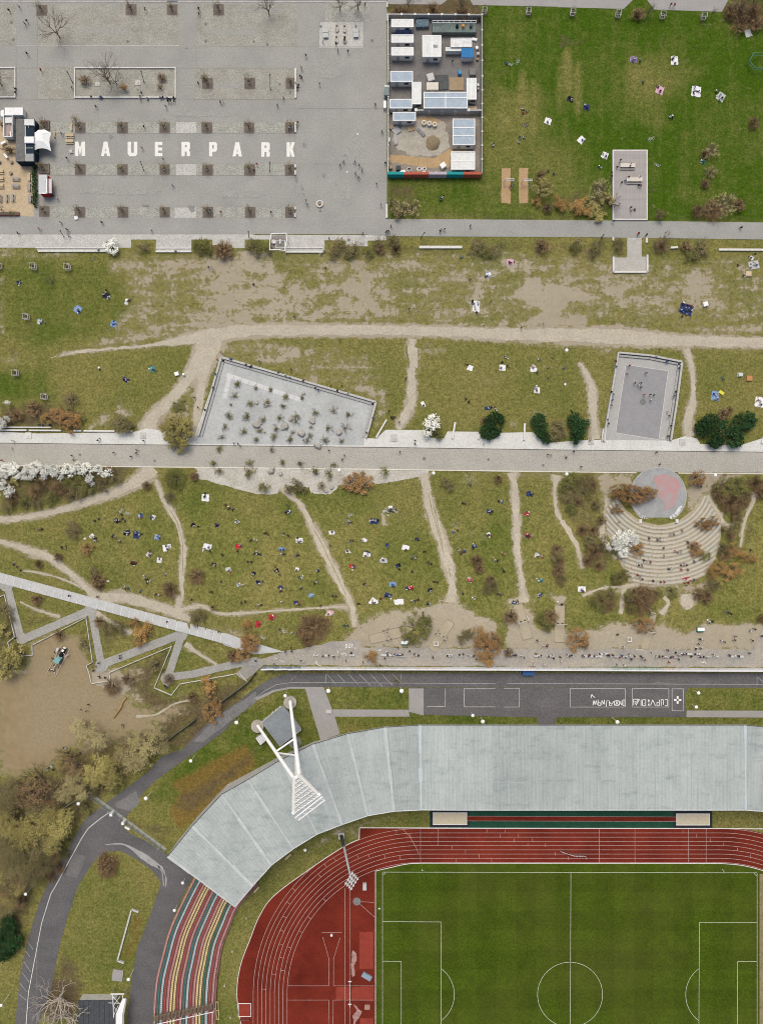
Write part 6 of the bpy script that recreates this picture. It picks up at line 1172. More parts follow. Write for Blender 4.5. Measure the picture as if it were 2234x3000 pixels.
for x0,x1,k in ((95,225,'teal'),(225,424,'red'),(424,568,'grey'),(568,698,'teal'),(698,842,'red')):
    n=max(1,round((x1-x0)/70))
    for i in range(n):
        a=W(*tp('b3',x0+(x1-x0)*i/n,603)); b=W(*tp('b3',x0+(x1-x0)*(i+1)/n,603)); m=MB(); m.box(((a.x+b.x)/2-cw.location.x,0,1.15),(b.x-a.x-.03,.75,2.3)); o=m.obj('wall_panel',cm[k],cw); o['label']=k+' painted wall panel'
# ---------------------------------------------------------------- beer garden corner
m0=W(*tp('t6',310,100)); van=empty('van',W(*tp('t6',310,120))); reg(van,'','van',label='white delivery van parked above the food pavilion'); VW=flat('van_white',(.74,.75,.73),.35)
m=MB(); m.box((.45,0,1.25),(5.0,2.1,1.9)); m.obj('body',VW,van); m=MB(); m.prism([(-2.05,-1.0),(-2.05,1.0),(-3.4,.9),(-3.7,.45),(-3.7,-.45),(-3.4,-.9)],.35,1.25); m.obj('bonnet',VW,van)
m=MB(); m.prism([(-2.05,-.92),(-2.05,.92),(-2.75,.85),(-2.75,-.85)],1.25,lambda p:2.15 if p[0]>-2.3 else 1.3); m.obj('windscreen',GLASS,van)
m=MB()
for k in range(10): m.box((-1.3+.38*k,0,2.22),(.26,1.75,.05))
m.obj('roof_rib',RIM,van)
for x in (-2.5,1.9):
    for y in (-1.0,1.0): m=MB(); m.tube((x,y-.13,.36),(x,y+.13,.36),.36,.36,12); m.obj('wheel',DARK,van)
tr=empty('food_trailer',W(*tp('t6',235,400))); reg(tr,'','trailer',label='long open-topped white trailer left of the grey deck building'); w,h=ts('t6',165)/PPM,ts('t6',410)/PPM
m=MB(); m.box((0,0,.75),(w,h,.9)); m.obj('body',GLASS if False else mat('trailer_side',(.42,.46,.44)),tr); m=MB(); m.box((0,0,1.25),(w-.3,h-.3,.12)); m.obj('floor',mat('trailer_floor',(.40,.37,.35),(.33,.28,.26),scale=1.5),tr)
m=MB(); m.box((w/2,0,1.8),(.16,h,1.2)); m.box((-w/2,0,1.8),(.16,h,1.2)); m.box((0,h/2,1.8),(w-.16,.16,1.2)); m.box((0,-h/2,1.8),(w-.16,.16,1.2)); m.obj('side_rail',RIM,tr); m=MB(); m.box((0,h*.3,1.65),(w*.8,1.5,.7)); m.obj('counter',ROOFW,tr); m=MB(); m.box((.35,-h*.3,1.5),(.28,1.3,.3),.15); m.obj('bench',WHITE,tr); m=MB(); m.box((-.2,-.6,1.4),(.6,3.0,.2)); m.obj('rug',mat('rose_mat',(.42,.27,.23)),tr)
for s in (-1,1): m=MB(); m.tube((s*w/2,-.8,.35),(s*(w/2-.25),-.8,.35),.35,.35,12); m.obj('wheel',DARK,tr)
DECKG=mat('grey_deck',(.17,.165,.155),(.12,.118,.11),scale=.7,fine=(2,.18)); pv=empty('pavilion',W(*tp('t6',480,600))); reg(pv,'','pavilion',label='dark two-storey container pavilion with a grey roof deck at the plaza edge'); pc=pv.location
def rect6(x0,y0,x1,y1,z): a=W(*tp('t6',x0,y0),z)-pc; b=W(*tp('t6',x1,y1),z)-pc; return (a.x+b.x)/2,(a.y+b.y)/2,b.x-a.x,a.y-b.y
def slab6(nm,x0,y0,x1,y1,z0,z1,mt): cx,cy,w,h=rect6(x0,y0,x1,y1,z1); m=MB(); m.box((cx,cy,(z0+z1)/2),(w,h,z1-z0)); return m.obj(nm,mt,pv)
NAVY=mat('navy_container',(.018,.032,.045),(.025,.04,.055),scale=1.2)
slab6('wall',306,182,655,992,0,3.2,NAVY); slab6('roof_deck',305,180,656,995,3.2,3.35,DECKG)
slab6('skylight_frame',483,300,650,860,3.35,3.6,NAVY); slab6('cabin_roof',470,190,556,305,3.35,4.1,ROOFW); slab6('cabin_roof',560,190,650,305,3.35,4.1,ROOFW); slab6('cabin_roof',472,522,648,640,3.35,4.2,WHITE); slab6('cabin_roof',484,850,645,990,3.35,3.9,mat('glass_roof',(.33,.34,.335)))
slab6('rail',482,320,492,850,3.6,3.8,WHITE); slab6('rail',500,736,640,745,3.6,3.8,STEEL); slab6('rail',540,305,552,345,3.6,3.8,STEEL)
tn=empty('canopy_tent',W(*tp('t6',815,600))); reg(tn,'','tent',label='white curved canopy tent attached to the right side of the pavilion'); tcn=tn.location
tz=lambda p:3.0
cp=[(660,435),(700,430),(735,395),(860,388),(978,450),(955,540),(948,640),(965,720),(975,795),(900,760),(815,745),(740,752),(658,780),(690,690),(700,640),(662,620)]
P=[W(*tp('t6',*p),3.0)-tcn for p in cp]; vs=[(p.x,p.y,2.8 if i in(0,4,8,12) else 3.0) for i,p in enumerate(P)]; ctr=[(p.x*.5,p.y*.5,3.7) for p in P]; n=len(P); fs=[(i,(i+1)%n,n+(i+1)%n,n+i) for i in range(n)]+[tuple(range(n,2*n))]
m=MB(); m.add(vs+ctr,fs); me=m.mesh('canopy',[mat('tent_white',(.74,.75,.73),(.68,.69,.67),scale=.4)]); 
if me.polygons[0].normal.z<0: me.flip_normals()
link('canopy',me,tn)
for i in (0,4,8,12): m=MB(); m.tube((P[i].x,P[i].y,0),(P[i].x,P[i].y,2.8),.07,.07,6); m.obj('pole',STEEL,tn)
kc=empty('kiosk',W(*tp('t6',860,1430))); reg(kc,'','kiosk',label='pale grey flat-roofed kiosk with a red front below the tent'); pc=kc.location
def slabk(nm,x0,y0,x1,y1,z0,z1,mt): a=W(*tp('t6',x0,y0),z1)-pc; b=W(*tp('t6',x1,y1),z1)-pc; m=MB(); m.box(((a.x+b.x)/2,(a.y+b.y)/2,(z0+z1)/2),(b.x-a.x,a.y-b.y,z1-z0)); return m.obj(nm,mt,kc)
KR=mat('kiosk_roof',(.50,.51,.51),(.43,.44,.44),scale=.8); slabk('wall',752,1265,925,1600,0,2.7,mat('kiosk_red',(.40,.045,.045))); slabk('roof',742,1250,905,1612,2.7,2.85,KR); slabk('awning',903,1328,992,1605,2.3,2.45,mat('awning_grey',(.56,.58,.58))); slabk('rim',888,1330,908,1612,2.86,2.98,RIM); slabk('rim',742,1598,900,1614,2.86,2.98,RIM); m=MB(); q=W(*tp('t6',868,1365),2.9)-pc; m.tube((q.x,q.y,2.85),(q.x,q.y,3.2),.16,.12,8); m.obj('vent',WHITE,kc)
def beer(t,x,y,w,h,desc,mt=WOODL,horiz=True):
    """beer table with two benches"""
    c=W(*tp(t,x,y)); L_,D=ts(t,w)/PPM,ts(t,h)/PPM; rz=0 if horiz else math.pi/2; o=empty('beer_table',c,rz); 
    m=MB(); 
    for k in range(3): m.box((0,D*.14*(k-1),.76),(L_,D*.12,.05))
    m.obj('tabletop',mt,o)
    for s in (-1,1):
        m=MB(); m.box((0,s*D*.40,.46),(L_,D*.13,.05)); m.obj('bench',mt,o)
        m=MB(); m.box((s*L_*.35,0,.38),(.06,D*.34,.72)); m.obj('leg',DGREY,o)
    reg(o,desc,'beer table')
GRW=mat('grey_timber',(.36,.34,.30),(.27,.255,.225),scale=2)
for y in (1200,1335,1475): beer('t6',20,y,140,110,'yellow beer table with benches at the left edge of the beer garden')
beer('t6',325,1345,150,75,'grey beer table with benches in the middle of the beer garden',GRW); beer('t6',320,1480,150,95,'grey beer table with benches in the middle of the beer garden',GRW)
for x,y,mt in ((585,1312,WOODL),(585,1500,GRW),(600,1720,GRW)): beer('t6',x,y,150,100,('yellow' if mt is WOODL else 'grey')+' beer table set upright along the dark hedge of the beer garden',mt,False)
for x,y in ((25,1715),(150,1710),(265,1705)): beer('t6',x,y,150,75,'grey beer table set upright in the lower beer garden',GRW,False)
for x,y,w,h in ((570,273,66,34),(568,320,66,30)): beer('b1',x,y,w,h*1.35,'yellow beer table with benches on the plaza left of the first letter')
def plankbench(t,x,y,w,h,desc,mt=WOODL):
    L_,D=ts(t,w)/PPM,ts(t,h)/PPM; m=MB()
    for k in range(3): m.box((L_*(k-1)/3 if L_<D else 0,D*(k-1)/3 if D<=L_ else 0,.45),((L_/3-.04) if L_<D else L_,(D/3-.04) if D<=L_ else D,.06))
    for s in (-1,1): m.box((s*L_*.35 if L_>D else 0,s*D*.35 if D>=L_ else 0,.21),(min(L_,.4),min(D,.4),.42))
    reg(m.obj('bench',mt,loc=W(*tp(t,x,y))),desc,'bench')
plankbench('b1',583,202,16,62,'yellow wooden bench left of the first planted soil bed'); plankbench('b1',446,266,12,44,'yellow wooden bench right of the tent')
for x,y,rz in ((95,665,.5),(140,915,-.9)):
    m=MB(); m.box((0,0,.85),(1.5,.6,.08)); m.box((0,0,.42),(1.1,.4,.84)); reg(m.obj('counter',WHITE,loc=W(*tp('t6',x,y)),rz=rz),'narrow white counter in the beer garden','counter')
for x,y in ((65,300),(235,1020),(222,1230),(5,1020)):
    m=MB(); m.tube((0,0,0),(0,0,.6),.42,.5,10); m.tube((0,0,.6),(0,0,.64),.44,.44,10); reg(m.obj('barrel',WOODD,loc=W(*tp('t6',x,y))),'brown wooden barrel standing on the beer garden sand','barrel')
hp=empty('planter_hedge',W(*tp('t6',690,1400))); reg(hp,'','hedge',label='dark hedge along the plaza side of the beer garden'); hm=clump_mesh('evergreen',.9,1.2,9)
for k in range(13): f=link('foliage',hm,hp,((R.uniform(-.2,.2)),(6.5-k*1.05)*1.05,0),R.random()*6); f.scale=(.8,.9,.9)
rp_=empty('planter',W(*tp('t6',140,2010))); reg(rp_,'','planter',label='long red brown planter at the lower edge of the beer garden'); m=MB(); m.box((0,0,.35),(7.2,.9,.7)); m.obj('trough',mat('planter_red',(.27,.13,.09)),rp_); m=MB(); m.box((0,0,.72),(6.9,.65,.06)); m.obj('soil',SOIL,rp_)
for x,y,w,h in ((880,320,150,160),(880,1145,150,180)):
    c=W(*tp('t6',x,y)); o=empty('planter_bed',c); reg(o,'square fenced soil bed beside the beer garden','planter'); a,b=ts('t6',w)/PPM,ts('t6',h)/PPM; m=MB(); m.box((0,0,.1),(a,b,.2)); m.obj('soil',SOIL,o); m=MB(); m.path([(-a/2,-b/2,.7),(a/2,-b/2,.7),(a/2,b/2,.7),(-a/2,b/2,.7)],.06,4,close=True)
    for sx in (-1,1):
        for sy in (-1,1): m.tube((sx*a/2,sy*b/2,0),(sx*a/2,sy*b/2,.8),.07,.07,5)
    m.obj('rail',WOODD,o)
# ---------------------------------------------------------------- letters on the plaza
LP=[('M',[[(0,0),(0,1),(.34,1),(.34,.42),(.5,1),(.66,.42),(.66,1),(1,1),(1,0),(.68,0),(.5,.42),(.32,0)]],(606,316,688,433),'b1'),('A',[[(.3,0),(.7,0),(1,1),(.66,1),(.61,.82),(.39,.82),(.34,1),(0,1)],[(.5,.45),(.57,.66),(.43,.66)]],(816,316,890,433),'b1'),('U',[[(0,0),(.36,0),(.36,.76),(.64,.76),(.64,0),(1,0),(1,.84),(.82,1),(.18,1),(0,.84)]],(1031,317,1109,434),'b1'),('E',[[(0,0),(1,0),(1,.22),(.42,.22),(.42,.40),(.96,.40),(.96,.60),(.42,.60),(.42,.78),(1,.78),(1,1),(0,1)]],(1250,318,1311,434),'b1'),('R',[[(0,0),(.84,0),(1,.10),(1,.48),(.86,.58),(1,.68),(1,1),(.62,1),(.62,.68),(.38,.68),(.38,1),(0,1)],[(.40,.22),(.62,.22),(.62,.38),(.40,.38)]],(1465,318,1533,434),'b1'),
 ('P',[[(0,0),(.82,0),(1,.12),(1,.56),(.82,.68),(.40,.68),(.40,1),(0,1)],[(.40,.21),(.60,.21),(.60,.46),(.40,.46)]],(145,182,209,297),'b2'),('A',[[(.3,0),(.7,0),(1,1),(.66,1),(.61,.82),(.39,.82),(.34,1),(0,1)],[(.5,.45),(.57,.66),(.43,.66)]],(334,184,410,298),'b2'),('R',[[(0,0),(.84,0),(1,.10),(1,.48),(.86,.58),(1,.68),(1,1),(.62,1),(.62,.68),(.38,.68),(.38,1),(0,1)],[(.40,.22),(.62,.22),(.62,.38),(.40,.38)]],(565,184,634,300),'b2'),('K',[[(0,0),(.40,0),(.40,.38),(.58,0),(1,0),(.72,.48),(1,1),(.60,1),(.42,.62),(.40,.68),(.40,1),(0,1)]],(770,184,836,300),'b2')]
le=empty('ground_lettering',W(600,436)); reg(le,'','lettering',label='word MAUERPARK painted in giant white letters across the plaza'); LPM=mat('letter_white',(.74,.74,.68),(.60,.60,.55),scale=1.6,amt=.7,fine=(4,.08))
for ch,loops,(x0,y0,x1,y1),t in LP:
    vs=[];ed=[]
    for l in loops:
        n=len(vs); vs+=[Vector((x0+p[0]*(x1-x0),y0+p[1]*(y1-y0))) for p in l]; ed+=[(n+i,n+(i+1)%len(l)) for i in range(len(l))]
    r=delaunay_2d_cdt(vs,ed,[],2,1e-5); hole=loops[1] if len(loops)>1 else None
    co=[W(*tp(t,*v),.045)-le.location for v in r[0]]; fs=[]
    for f in r[2]:
        cx=sum(r[0][i][0] for i in f)/len(f); cy=sum(r[0][i][1] for i in f)/len(f); u=((cx-x0)/(x1-x0),(cy-y0)/(y1-y0))
        if not bool(inside(loops[0],np.array([u[0]]),np.array([u[1]]))[0]): continue
        if hole and bool(inside(hole,np.array([u[0]]),np.array([u[1]]))[0]): continue
        fs.append(tuple(reversed(f)))
    me=bpy.data.meshes.new('letter'); me.from_pydata([tuple(c) for c in co],[],fs); me.materials.append(LPM); me.update()
    for pgn in me.polygons:
        if pgn.normal.z<0: me.flip_normals(); break
    link('letter',me,le)['label']='painted letter '+ch
# ---------------------------------------------------------------- street furniture
def lamppost(t,bx,by,tx,ty):
    p=tp(t,bx,by); q=tp(t,tx,ty); r0=math.hypot(p[0]-1117,p[1]-1500); r1=math.hypot(q[0]-1117,q[1]-1500); h=max(3.5,min(7,CAM_H*(1-r0/r1))); b=W(*p); o=empty('lamp_post',b); top=W(*q,h)-b
    m=MB(); m.tube((0,0,0),(0,0,.5),.14,.12,8); m.obj('base',DGREY,o); m=MB(); m.tube((0,0,.5),top,.09,.075,8); m.obj('pole',mat('post_dark',(.10,.095,.085)),o); m=MB(); m.tube(top,top+Vector((0,0,.18)),.22,.16,10); m.obj('lamp_head',mat('post_dark',(.1,.1,.1)),o); reg(o,'dark slim lamp post','lamp post')
for a in (('a1',590,668,545,580),('a1',1166,668,1140,576),('a2',640,722,636,602),('b1',1162,548,1135,478),('b2',635,418,634,346),('b1',520,1085,487,1036),('b2',468,950,462,905),('b3',366,1095,394,1050),('b4',345,955,366,930)): lamppost(*a)
def globe(t,x,y,r=12,h=4.6,dx=0,dy=0,desc='white disc-shaped lamp on a slim post'):
    px,py=tp(t,x,y); z=float(terr(px,py)); a=W(px,py,z+h); rm=max(.45,ts(t,r)/PPM); o=empty('park_lamp',(a.x,a.y,z))
    m=MB(); m.tube((0,0,-.2),(0,0,h-.25),.07,.05,6); m.obj('pole',WHITE,o); m=MB(); m.tube((0,0,h-.3),(0,0,h-.1),rm*.6,rm,14); m.tube((0,0,h-.1),(0,0,h+.06),rm,rm*.55,14); m.obj('lamp_head',flat('lamp_white',(.82,.82,.80),.4),o); reg(o,desc,'lamp')
for a in (('f2',575,627,13),('f2',1048,627,13),('f2',1572,825,12),('f3',713,828,12),('g1',1525,38,12),('g1',1230,286,11),('g1',940,528,12),('g1',505,562,11),('g1',313,842,10),('g2',165,265,10),('g2',828,816,11),('g2',6,983,10),('t3',637,104,22)): globe(*a)
for a in (('g2',1178,193,7),('g2',1125,370,7),('f3',1237,640,7),('f2',1507,786,7),('f3',1222,731,6),('d3',1540,70,8),('d3',467,1062,9),('d4',70,1070,8),('d4',1270,1078,12),('d2',1192,1038,9),('g3',536,642,8)): globe(*a,3.2,desc='small white post lamp')
def guard(t,x,y,s,desc='square timber tree guard round a thin sapling',col=None):
    px,py=tp(t,x,y); c=W(px,py); o=empty('tree_guard',c,R.uniform(-.05,.05)); k=ts(t,s)/PPM/2; mt=col or mat('guard_timber',(.52,.50,.45),(.40,.385,.345),scale=2)
    for sx in (-1,1):
        for sy in (-1,1): m=MB(); m.tube((sx*k,sy*k,-.1),(sx*k,sy*k,1.9),.07,.06,6); m.obj('post',mt,o)
    for z in (.7,1.8):
        for a,b in (((-k,-k),(k,-k)),((k,-k),(k,k)),((k,k),(-k,k)),((-k,k),(-k,-k))): m=MB(); m.tube((*a,z),(*b,z),.085,.085,5); m.obj('rail',mt,o)
    reg(o,desc,'tree guard')
    b=empty('sapling',c,R.random()*6); v=R.randrange(3); key=('young',v)
    for part,me in zip(('trunk','branches'),BT[key]): f=link(part,me,b); f.scale=(.30,.30,.42)
    reg(b,'thin leafless sapling inside a timber tree guard','tree'); sheet('guard_soil',[(px+k*PPM*.8*math.cos(a*.785),py+k*PPM*.8*math.sin(a*.785)) for a in range(8)],SOIL,.06,step=20)
for t,x,y,s in (('a3',872,108,34),('a3',1226,112,36),('a3',1580,120,36),('a4',475,132,38),('a4',830,142,38),('a4',1160,152,36),('c1',6,356,32),('c1',228,361,33),('c1',447,366,33),('c1',182,684,33),('c1',112,1046,33),('d1',375,452,40)): guard(t,x,y,s)
def longblock(name,t,pts,w,h,desc,cat='bench',seg=30,mt=None,label=None):
    q=tps(t,pts); o=empty(name,W(*q[0])); c=o.location; wm=ts(t,w)/PPM
    for a,b in zip(q,q[1:]):
        r=resample([a,b],seg,False)
        for p,s in zip(r,r[1:]):
            A,Bq=W(*p),W(*s); d=Bq-A; mid=(A+Bq)/2-c; m=MB(); m.box((0,0,0),(d.length-.04,wm,h)); m.obj('block',mt or BENCHC,o,(mid.x,mid.y,mid.z+h/2),math.atan2(d.y,d.x))
    return reg(o,desc,cat,None,label)
BENCHC=mat('pale_bench_concrete',(.62,.61,.57),(.50,.49,.455),scale=.7,fine=(2.5,.08))
longblock('bench_wall','c1',[(250,258),(700,258)],9,.45,'',label='long pale concrete seat edge below the gravel strip at left'); longblock('bench_wall','c1',[(1007,260),(1240,260)],10,.45,'',label='pale concrete seat edge between two planted notches'); longblock('bench_wall','c1',[(233,236),(700,236)],6,.3,'',label='thin pale kerb above the long left seat edge'); longblock('bench_wall','c1',[(1007,238),(1238,238)],6,.3,'',label='thin pale kerb above the middle seat edge')
longblock('bench_wall','c2',[(205,263),(448,263)],9,.45,'',label='pale concrete seat edge right of the trapezoid frame'); longblock('bench_wall','c2',[(212,236),(448,236)],6,.3,'',label='thin pale kerb right of the trapezoid frame')
longblock('bench_wall','c2',[(1068,232),(1345,232)],16,.5,'',label='single long pale bench wall below the promenade'); longblock('bench_wall','c3',[(1362,248),(1900,250)],13,.5,'',label='long pale bench wall at the right edge below the promenade')
longblock('bench_wall','d1',[(-200,718),(222,718)],13,.5,'',label='pale bench wall at the left edge of the avenue'); longblock('bench_wall','d1',[(240,719),(500,721)],12,.5,'',label='pale bench wall running behind the rust red bush'); longblock('bench_wall','d1',[(600,722),(662,722)],12,.5,'',label='short pale bench block right of the rust red bush'); longblock('bench_wall','d1',[(680,723),(930,725)],13,.5,'',label='pale bench wall right of the short block'); longblock('bench_wall','d1',[(1003,725),(1073,725)],13,.5,'',label='last short bench block before the trodden path'); longblock('bench_wall','d1',[(-200,693),(420,695)],9,.5,'',label='upper pale bench wall with seated people at the left edge')
for t,x0,y0,x1,y1,w,lb in (('d3',3,778,88,632,13,'slanting pale bench beam right of the rock garden'),('d3',617,785,640,652,15,'upright pale bench beam right of the round blossoming tree'),('d3',1193,798,1200,662,16,'upright pale bench beam left of the tall evergreen bushes'),('d3',826,790,838,752,12,'short bench beam half hidden by the evergreen bush'),('d4',1637,825,1652,770,16,'short bench beam at the right edge of the pavement')): longblock('bench_beam',t,[(x0,y0),(x1,y1)],w,.5,'',label=lb,seg=20)
for t,x,y,w,h,rz,ds in (('a2',843,675,14,240,0,''),('a2',842,1033,14,80,0,''),('b2',840,380,14,26,0,''),('b2',840,434,14,34,0,''),('b2',839,720,13,22,0,''),('b2',838,776,13,34,0,''),('b2',1576,742,15,112,0,''),('b3',90,880,14,112,0,''),('a2',1580,147,10,56,0,''),('a2',1580,45,10,40,0,''),('c3',682,180,11,22,0,''),('c3',897,187,12,34,0,''),('c3',1075,234,46,12,.06,''),('a1',1392,4,82,16,0,'')):
    if (t,x)==('b3',90): continue
    m=MB(); L_,D=ts(t,w)/PPM,ts(t,h)/PPM; n=max(1,round(max(L_,D)/1.6))
    for k in range(n):
        if D>L_: m.box((0,-D/2+D*(k+.5)/n,.25),(L_,D/n-.03,.5))
        else: m.box((-L_/2+L_*(k+.5)/n,0,.25),(L_/n-.03,D,.5))
    reg(m.obj('bench_block',BENCHC,loc=W(*tp(t,x,y)),rz=rz),'pale concrete bench block','bench')
# planter island walls on the plaza
for t,x0,y0,x1,y1,lb in (('a1',608,552,1418,790,'large planted island framed by a low pale wall on the plaza'),('a1',-400,552,128,788,'planted island with a low pale wall cut by the left edge')):
    a=tp(t,x0,y0); b=tp(t,x1,y1); sheet('planting_bed',[a,(b[0],a[1]),b,(a[0],b[1])],COBW,.075); A,Bq=W(*a),W(*b); c=(A+Bq)/2; o=empty('planting_island',c); reg(o,'','planter',label=lb); w,h=Bq.x-A.x,A.y-Bq.y
    for cx,cy,sx,sy in ((0,h/2,w+.3,.28),(0,-h/2,w+.3,.32),(w/2,0,.28,h-.3),(-w/2,0,.28,h-.3)):
        n=max(1,round(max(sx,sy)/3))
        for k in range(n):
            m=MB(); u=-.5+(k+.5)/n; 
            if sx>sy: m.box((cx+u*sx,cy,.22),(sx/n-.03,sy,.44))
            else: m.box((cx,cy+u*sy,.22),(sx,sy/n-.03,.44))
            m.obj('wall_block',BENCHC,o)
for t,x,y,s,lb in (('a1',1115,669,22,'square pale slab in the large planted island'),('a1',790,682,18,'pale slab below the leafless trees in the planted island'),('d1',233,760,25,'square pale slab below the left bench walls'),('d4',1000,812,25,'square pale slab with a red hydrant right of the ball court'),('d4',262,810,24,'square pale slab left of the ball court'),('d1',1155,760,24,'square pale slab at the mouth of the trodden path'),('d3',145,780,28,'square pale slab with a lamp right of the rock garden'),('d4',845,783,11,'small pale slab at the lower right corner of the ball court')):
    m=MB(); k=ts(t,s)/PPM; m.box((0,0,.1),(2*k,2*k,.24)); m.box((0,0,.27),(k*.5,k*.5,.12)); reg(m.obj('paving_slab',CONC if 'slab below the left' not in lb else BENCHC,loc=W(*tp(t,x,y))),'','slab',label=lb)
# table tennis and seats
for t,x,y,lb in (('a2',1084,276,'left grey table tennis table on the plaza'),('a2',1328,272,'right grey table tennis table on the plaza')):
    o=empty('table_tennis',W(*tp(t,x,y))); reg(o,'','table',label=lb); m=MB(); m.box((0,0,.74),(1.5,2.75,.08)); m.obj('tabletop',mat('tt_top',(.45,.47,.45),(.40,.42,.40),scale=1),o); m=MB(); m.box((0,0,.84),(1.6,.05,.14)); m.obj('net',STEEL,o); 
    for s in (-1,1): m=MB(); m.box((0,s*.9,.35),(1.0,.3,.7)); m.obj('leg',CONC,o)
for x,y in ((1175,235),(1237,238),(1172,325),(1238,325)):
    m=MB(); P=[(.42*math.cos(a*.393),.42*math.sin(a*.393)+(.55 if math.sin(a*.393)>0 else -.55),.48) for a in range(16)]; m.path(P,.11,5,close=True); m.box((0,-.9,.24),(.5,.2,.48)); m.box((0,.9,.24),(.5,.2,.48)); reg(m.obj('bench_ring',mat('seat_ring',(.50,.46,.38)),loc=W(*tp('a2',x,y))),'oval ring bench between the table tennis tables','bench')
c=W(*tp('b2',1036,684)); o=empty('round_planter',c); reg(o,'','planter',label='round white concrete planter ring on the open plaza'); m=MB(); m.path([(.85*math.cos(a*.3927),.85*math.sin(a*.3927),.28) for a in range(16)],.24,8,close=True); m.obj('ring',BENCHC,o); m=MB(); m.tube((0,0,0),(0,0,.25),.62,.62,14); m.obj('soil',BRN,o); m=MB(); m.tube((0,0,.2),(0,0,.75),.28,.22,8); m.obj('post',WOODD,o)
# manholes and stains
MH=mat('manhole_iron',(.20,.195,.185),(.15,.145,.14),scale=2)
for t,x,y,r in (('b2',1257,424,8),('b2',1341,118,8),('d3',390,946,14),('d3',908,954,11),('d3',1348,1000,11),('d1',648,916,11),('d1',1250,965,10),('a2',1045,213,10),('a2',1460,328,12),('a2',118,194,12),('a2',118,332,12),('a2',614,358,11),('a2',505,336,10),('a2',713,680,10),('b2',1040,738,10),('d4',680,490,24),('a1',1030,335,12),('a1',95,180,12),('a1',112,318,11),('c2',615,184,10),('a1',1113,725,9),('a2',800,745,10)):
    m=MB(); rr_=ts(t,r)/PPM; m.tube((0,0,.03),(0,0,.115),rr_,rr_,16); reg(m.obj('manhole_cover',MH if (t,x)!=('b2',1257) and (t,x)!=('b2',1341) else BENCHC,loc=W(*tp(t,x,y))),'round manhole cover set in the paving','manhole cover')
for t,pl in (('b2',[(1060,430),(1085,440),(1075,470),(1060,460)]),('b2',[(835,450),(860,470),(855,520),(838,490)]),('b2',[(880,520),(908,560),(890,570)]),('b2',[(890,590),(915,600),(905,612)]),('b2',[(905,180),(930,200),(920,230),(895,215)]),('b1',[(880,250),(912,275),(895,300),(875,280)]),('b1',[(1510,835),(1570,835),(1570,880),(1540,885)]),('b1',[(1150,822),(1205,822),(1205,838),(1150,838)]),('b1',[(540,1030),(575,1040),(560,1080),(545,1070)]),('b2',[(1225,290),(1250,280),(1240,298)]),('a1',[(1480,390),(1515,382),(1515,390),(1482,398)])):
    sheet('stain',jitter(tps(t,pl),3,.9,len(t)+int(pl[0][0])),mat('wet_stain',(.20,.195,.19),(.25,.245,.235),scale=1.2),.105)
# wooden deck and T platform
DK=mat('deck_timber',(.37,.345,.325),(.29,.27,.255),scale=.9,stretch=(.3,4,1),fine=(4,.12)); DE=mat('deck_edge',(.62,.58,.54),(.5,.47,.44),scale=1)
def deck(t,x0,y0,x1,y1,label,n,h=.42):
    A,Bq=W(*tp(t,x0,y0)),W(*tp(t,x1,y1)); c=(A+Bq)/2; o=empty('timber_deck',c); w,hh=Bq.x-A.x,A.y-Bq.y; reg(o,'','deck',label=label); me=MB().box((0,0,0),(w-.7,hh/n-.03,.08)).mesh('plank',[DK])
    for k in range(n): link('plank',me,o,(0,-hh/2+.35+(hh-.7)*(k+.5)/n,h+R.uniform(-.008,.008)))
    for cx,cy,sx,sy in ((0,hh/2-.17,w,.34),(0,-hh/2+.17,w,.34),(w/2-.17,0,.34,hh-.68),(-w/2+.17,0,.34,hh-.68)): m=MB(); m.box((cx,cy,h/2+.03),(sx,sy,h+.06)); m.obj('edge_beam',DE,o)
    return o
deck('b4',434,250,716,816,'large timber deck with pale edge and two long tables on the lawn',60)
sheet('path',tps('b4',[(556,950),(672,950),(672,1101),(672,1150),(556,1150)]),mat('pale_cobble',(.4,.4,.4)),.06)
PLT=mat('platform_cobble',(.42,.405,.365),(.34,.325,.29),scale=.8,fine=(3,.15)); sheet('platform_paving',tps('c3',[(775,175),(868,175),(868,290),(898,290),(898,392),(684,392),(684,296),(775,296)]),PLT,.075)
longblock('platform_wall','c3',[(684,294),(684,392),(902,392),(902,280)],11,.5,'',cat='wall',label='low pale wall framing the T-shaped paved platform')
for x in (725,808): 
    pass
for t,x,y,w,h,lb in (('b4',550,384,120,42,'upper long pale table on the timber deck'),('b4',605,498,125,42,'lower long pale table on the timber deck')):
    c=W(*tp(t,x,y)); L_=ts(t,w)/PPM; o=empty('long_table',(c.x,c.y,.45)); reg(o,'','table',label=lb); m=MB()
    for k in range(4): m.box((0,-.42+.28*k,.72),(L_,.26,.06))
    m.obj('tabletop',mat('pale_table',(.60,.55,.48),(.52,.47,.41),scale=1.5),o)
    for s in (-1,1): m=MB(); m.box((s*L_*.42,0,.35),(.12,.9,.7)); m.obj('leg',WOODD,o)
    for s in (-1,1): m=MB(); m.box((0,s*.95,.42),(L_,.26,.06)); m.box((-L_*.4,s*.95,.2),(.1,.2,.4)); m.box((L_*.4,s*.95,.2),(.1,.2,.4)); m.obj('bench',DK,o)
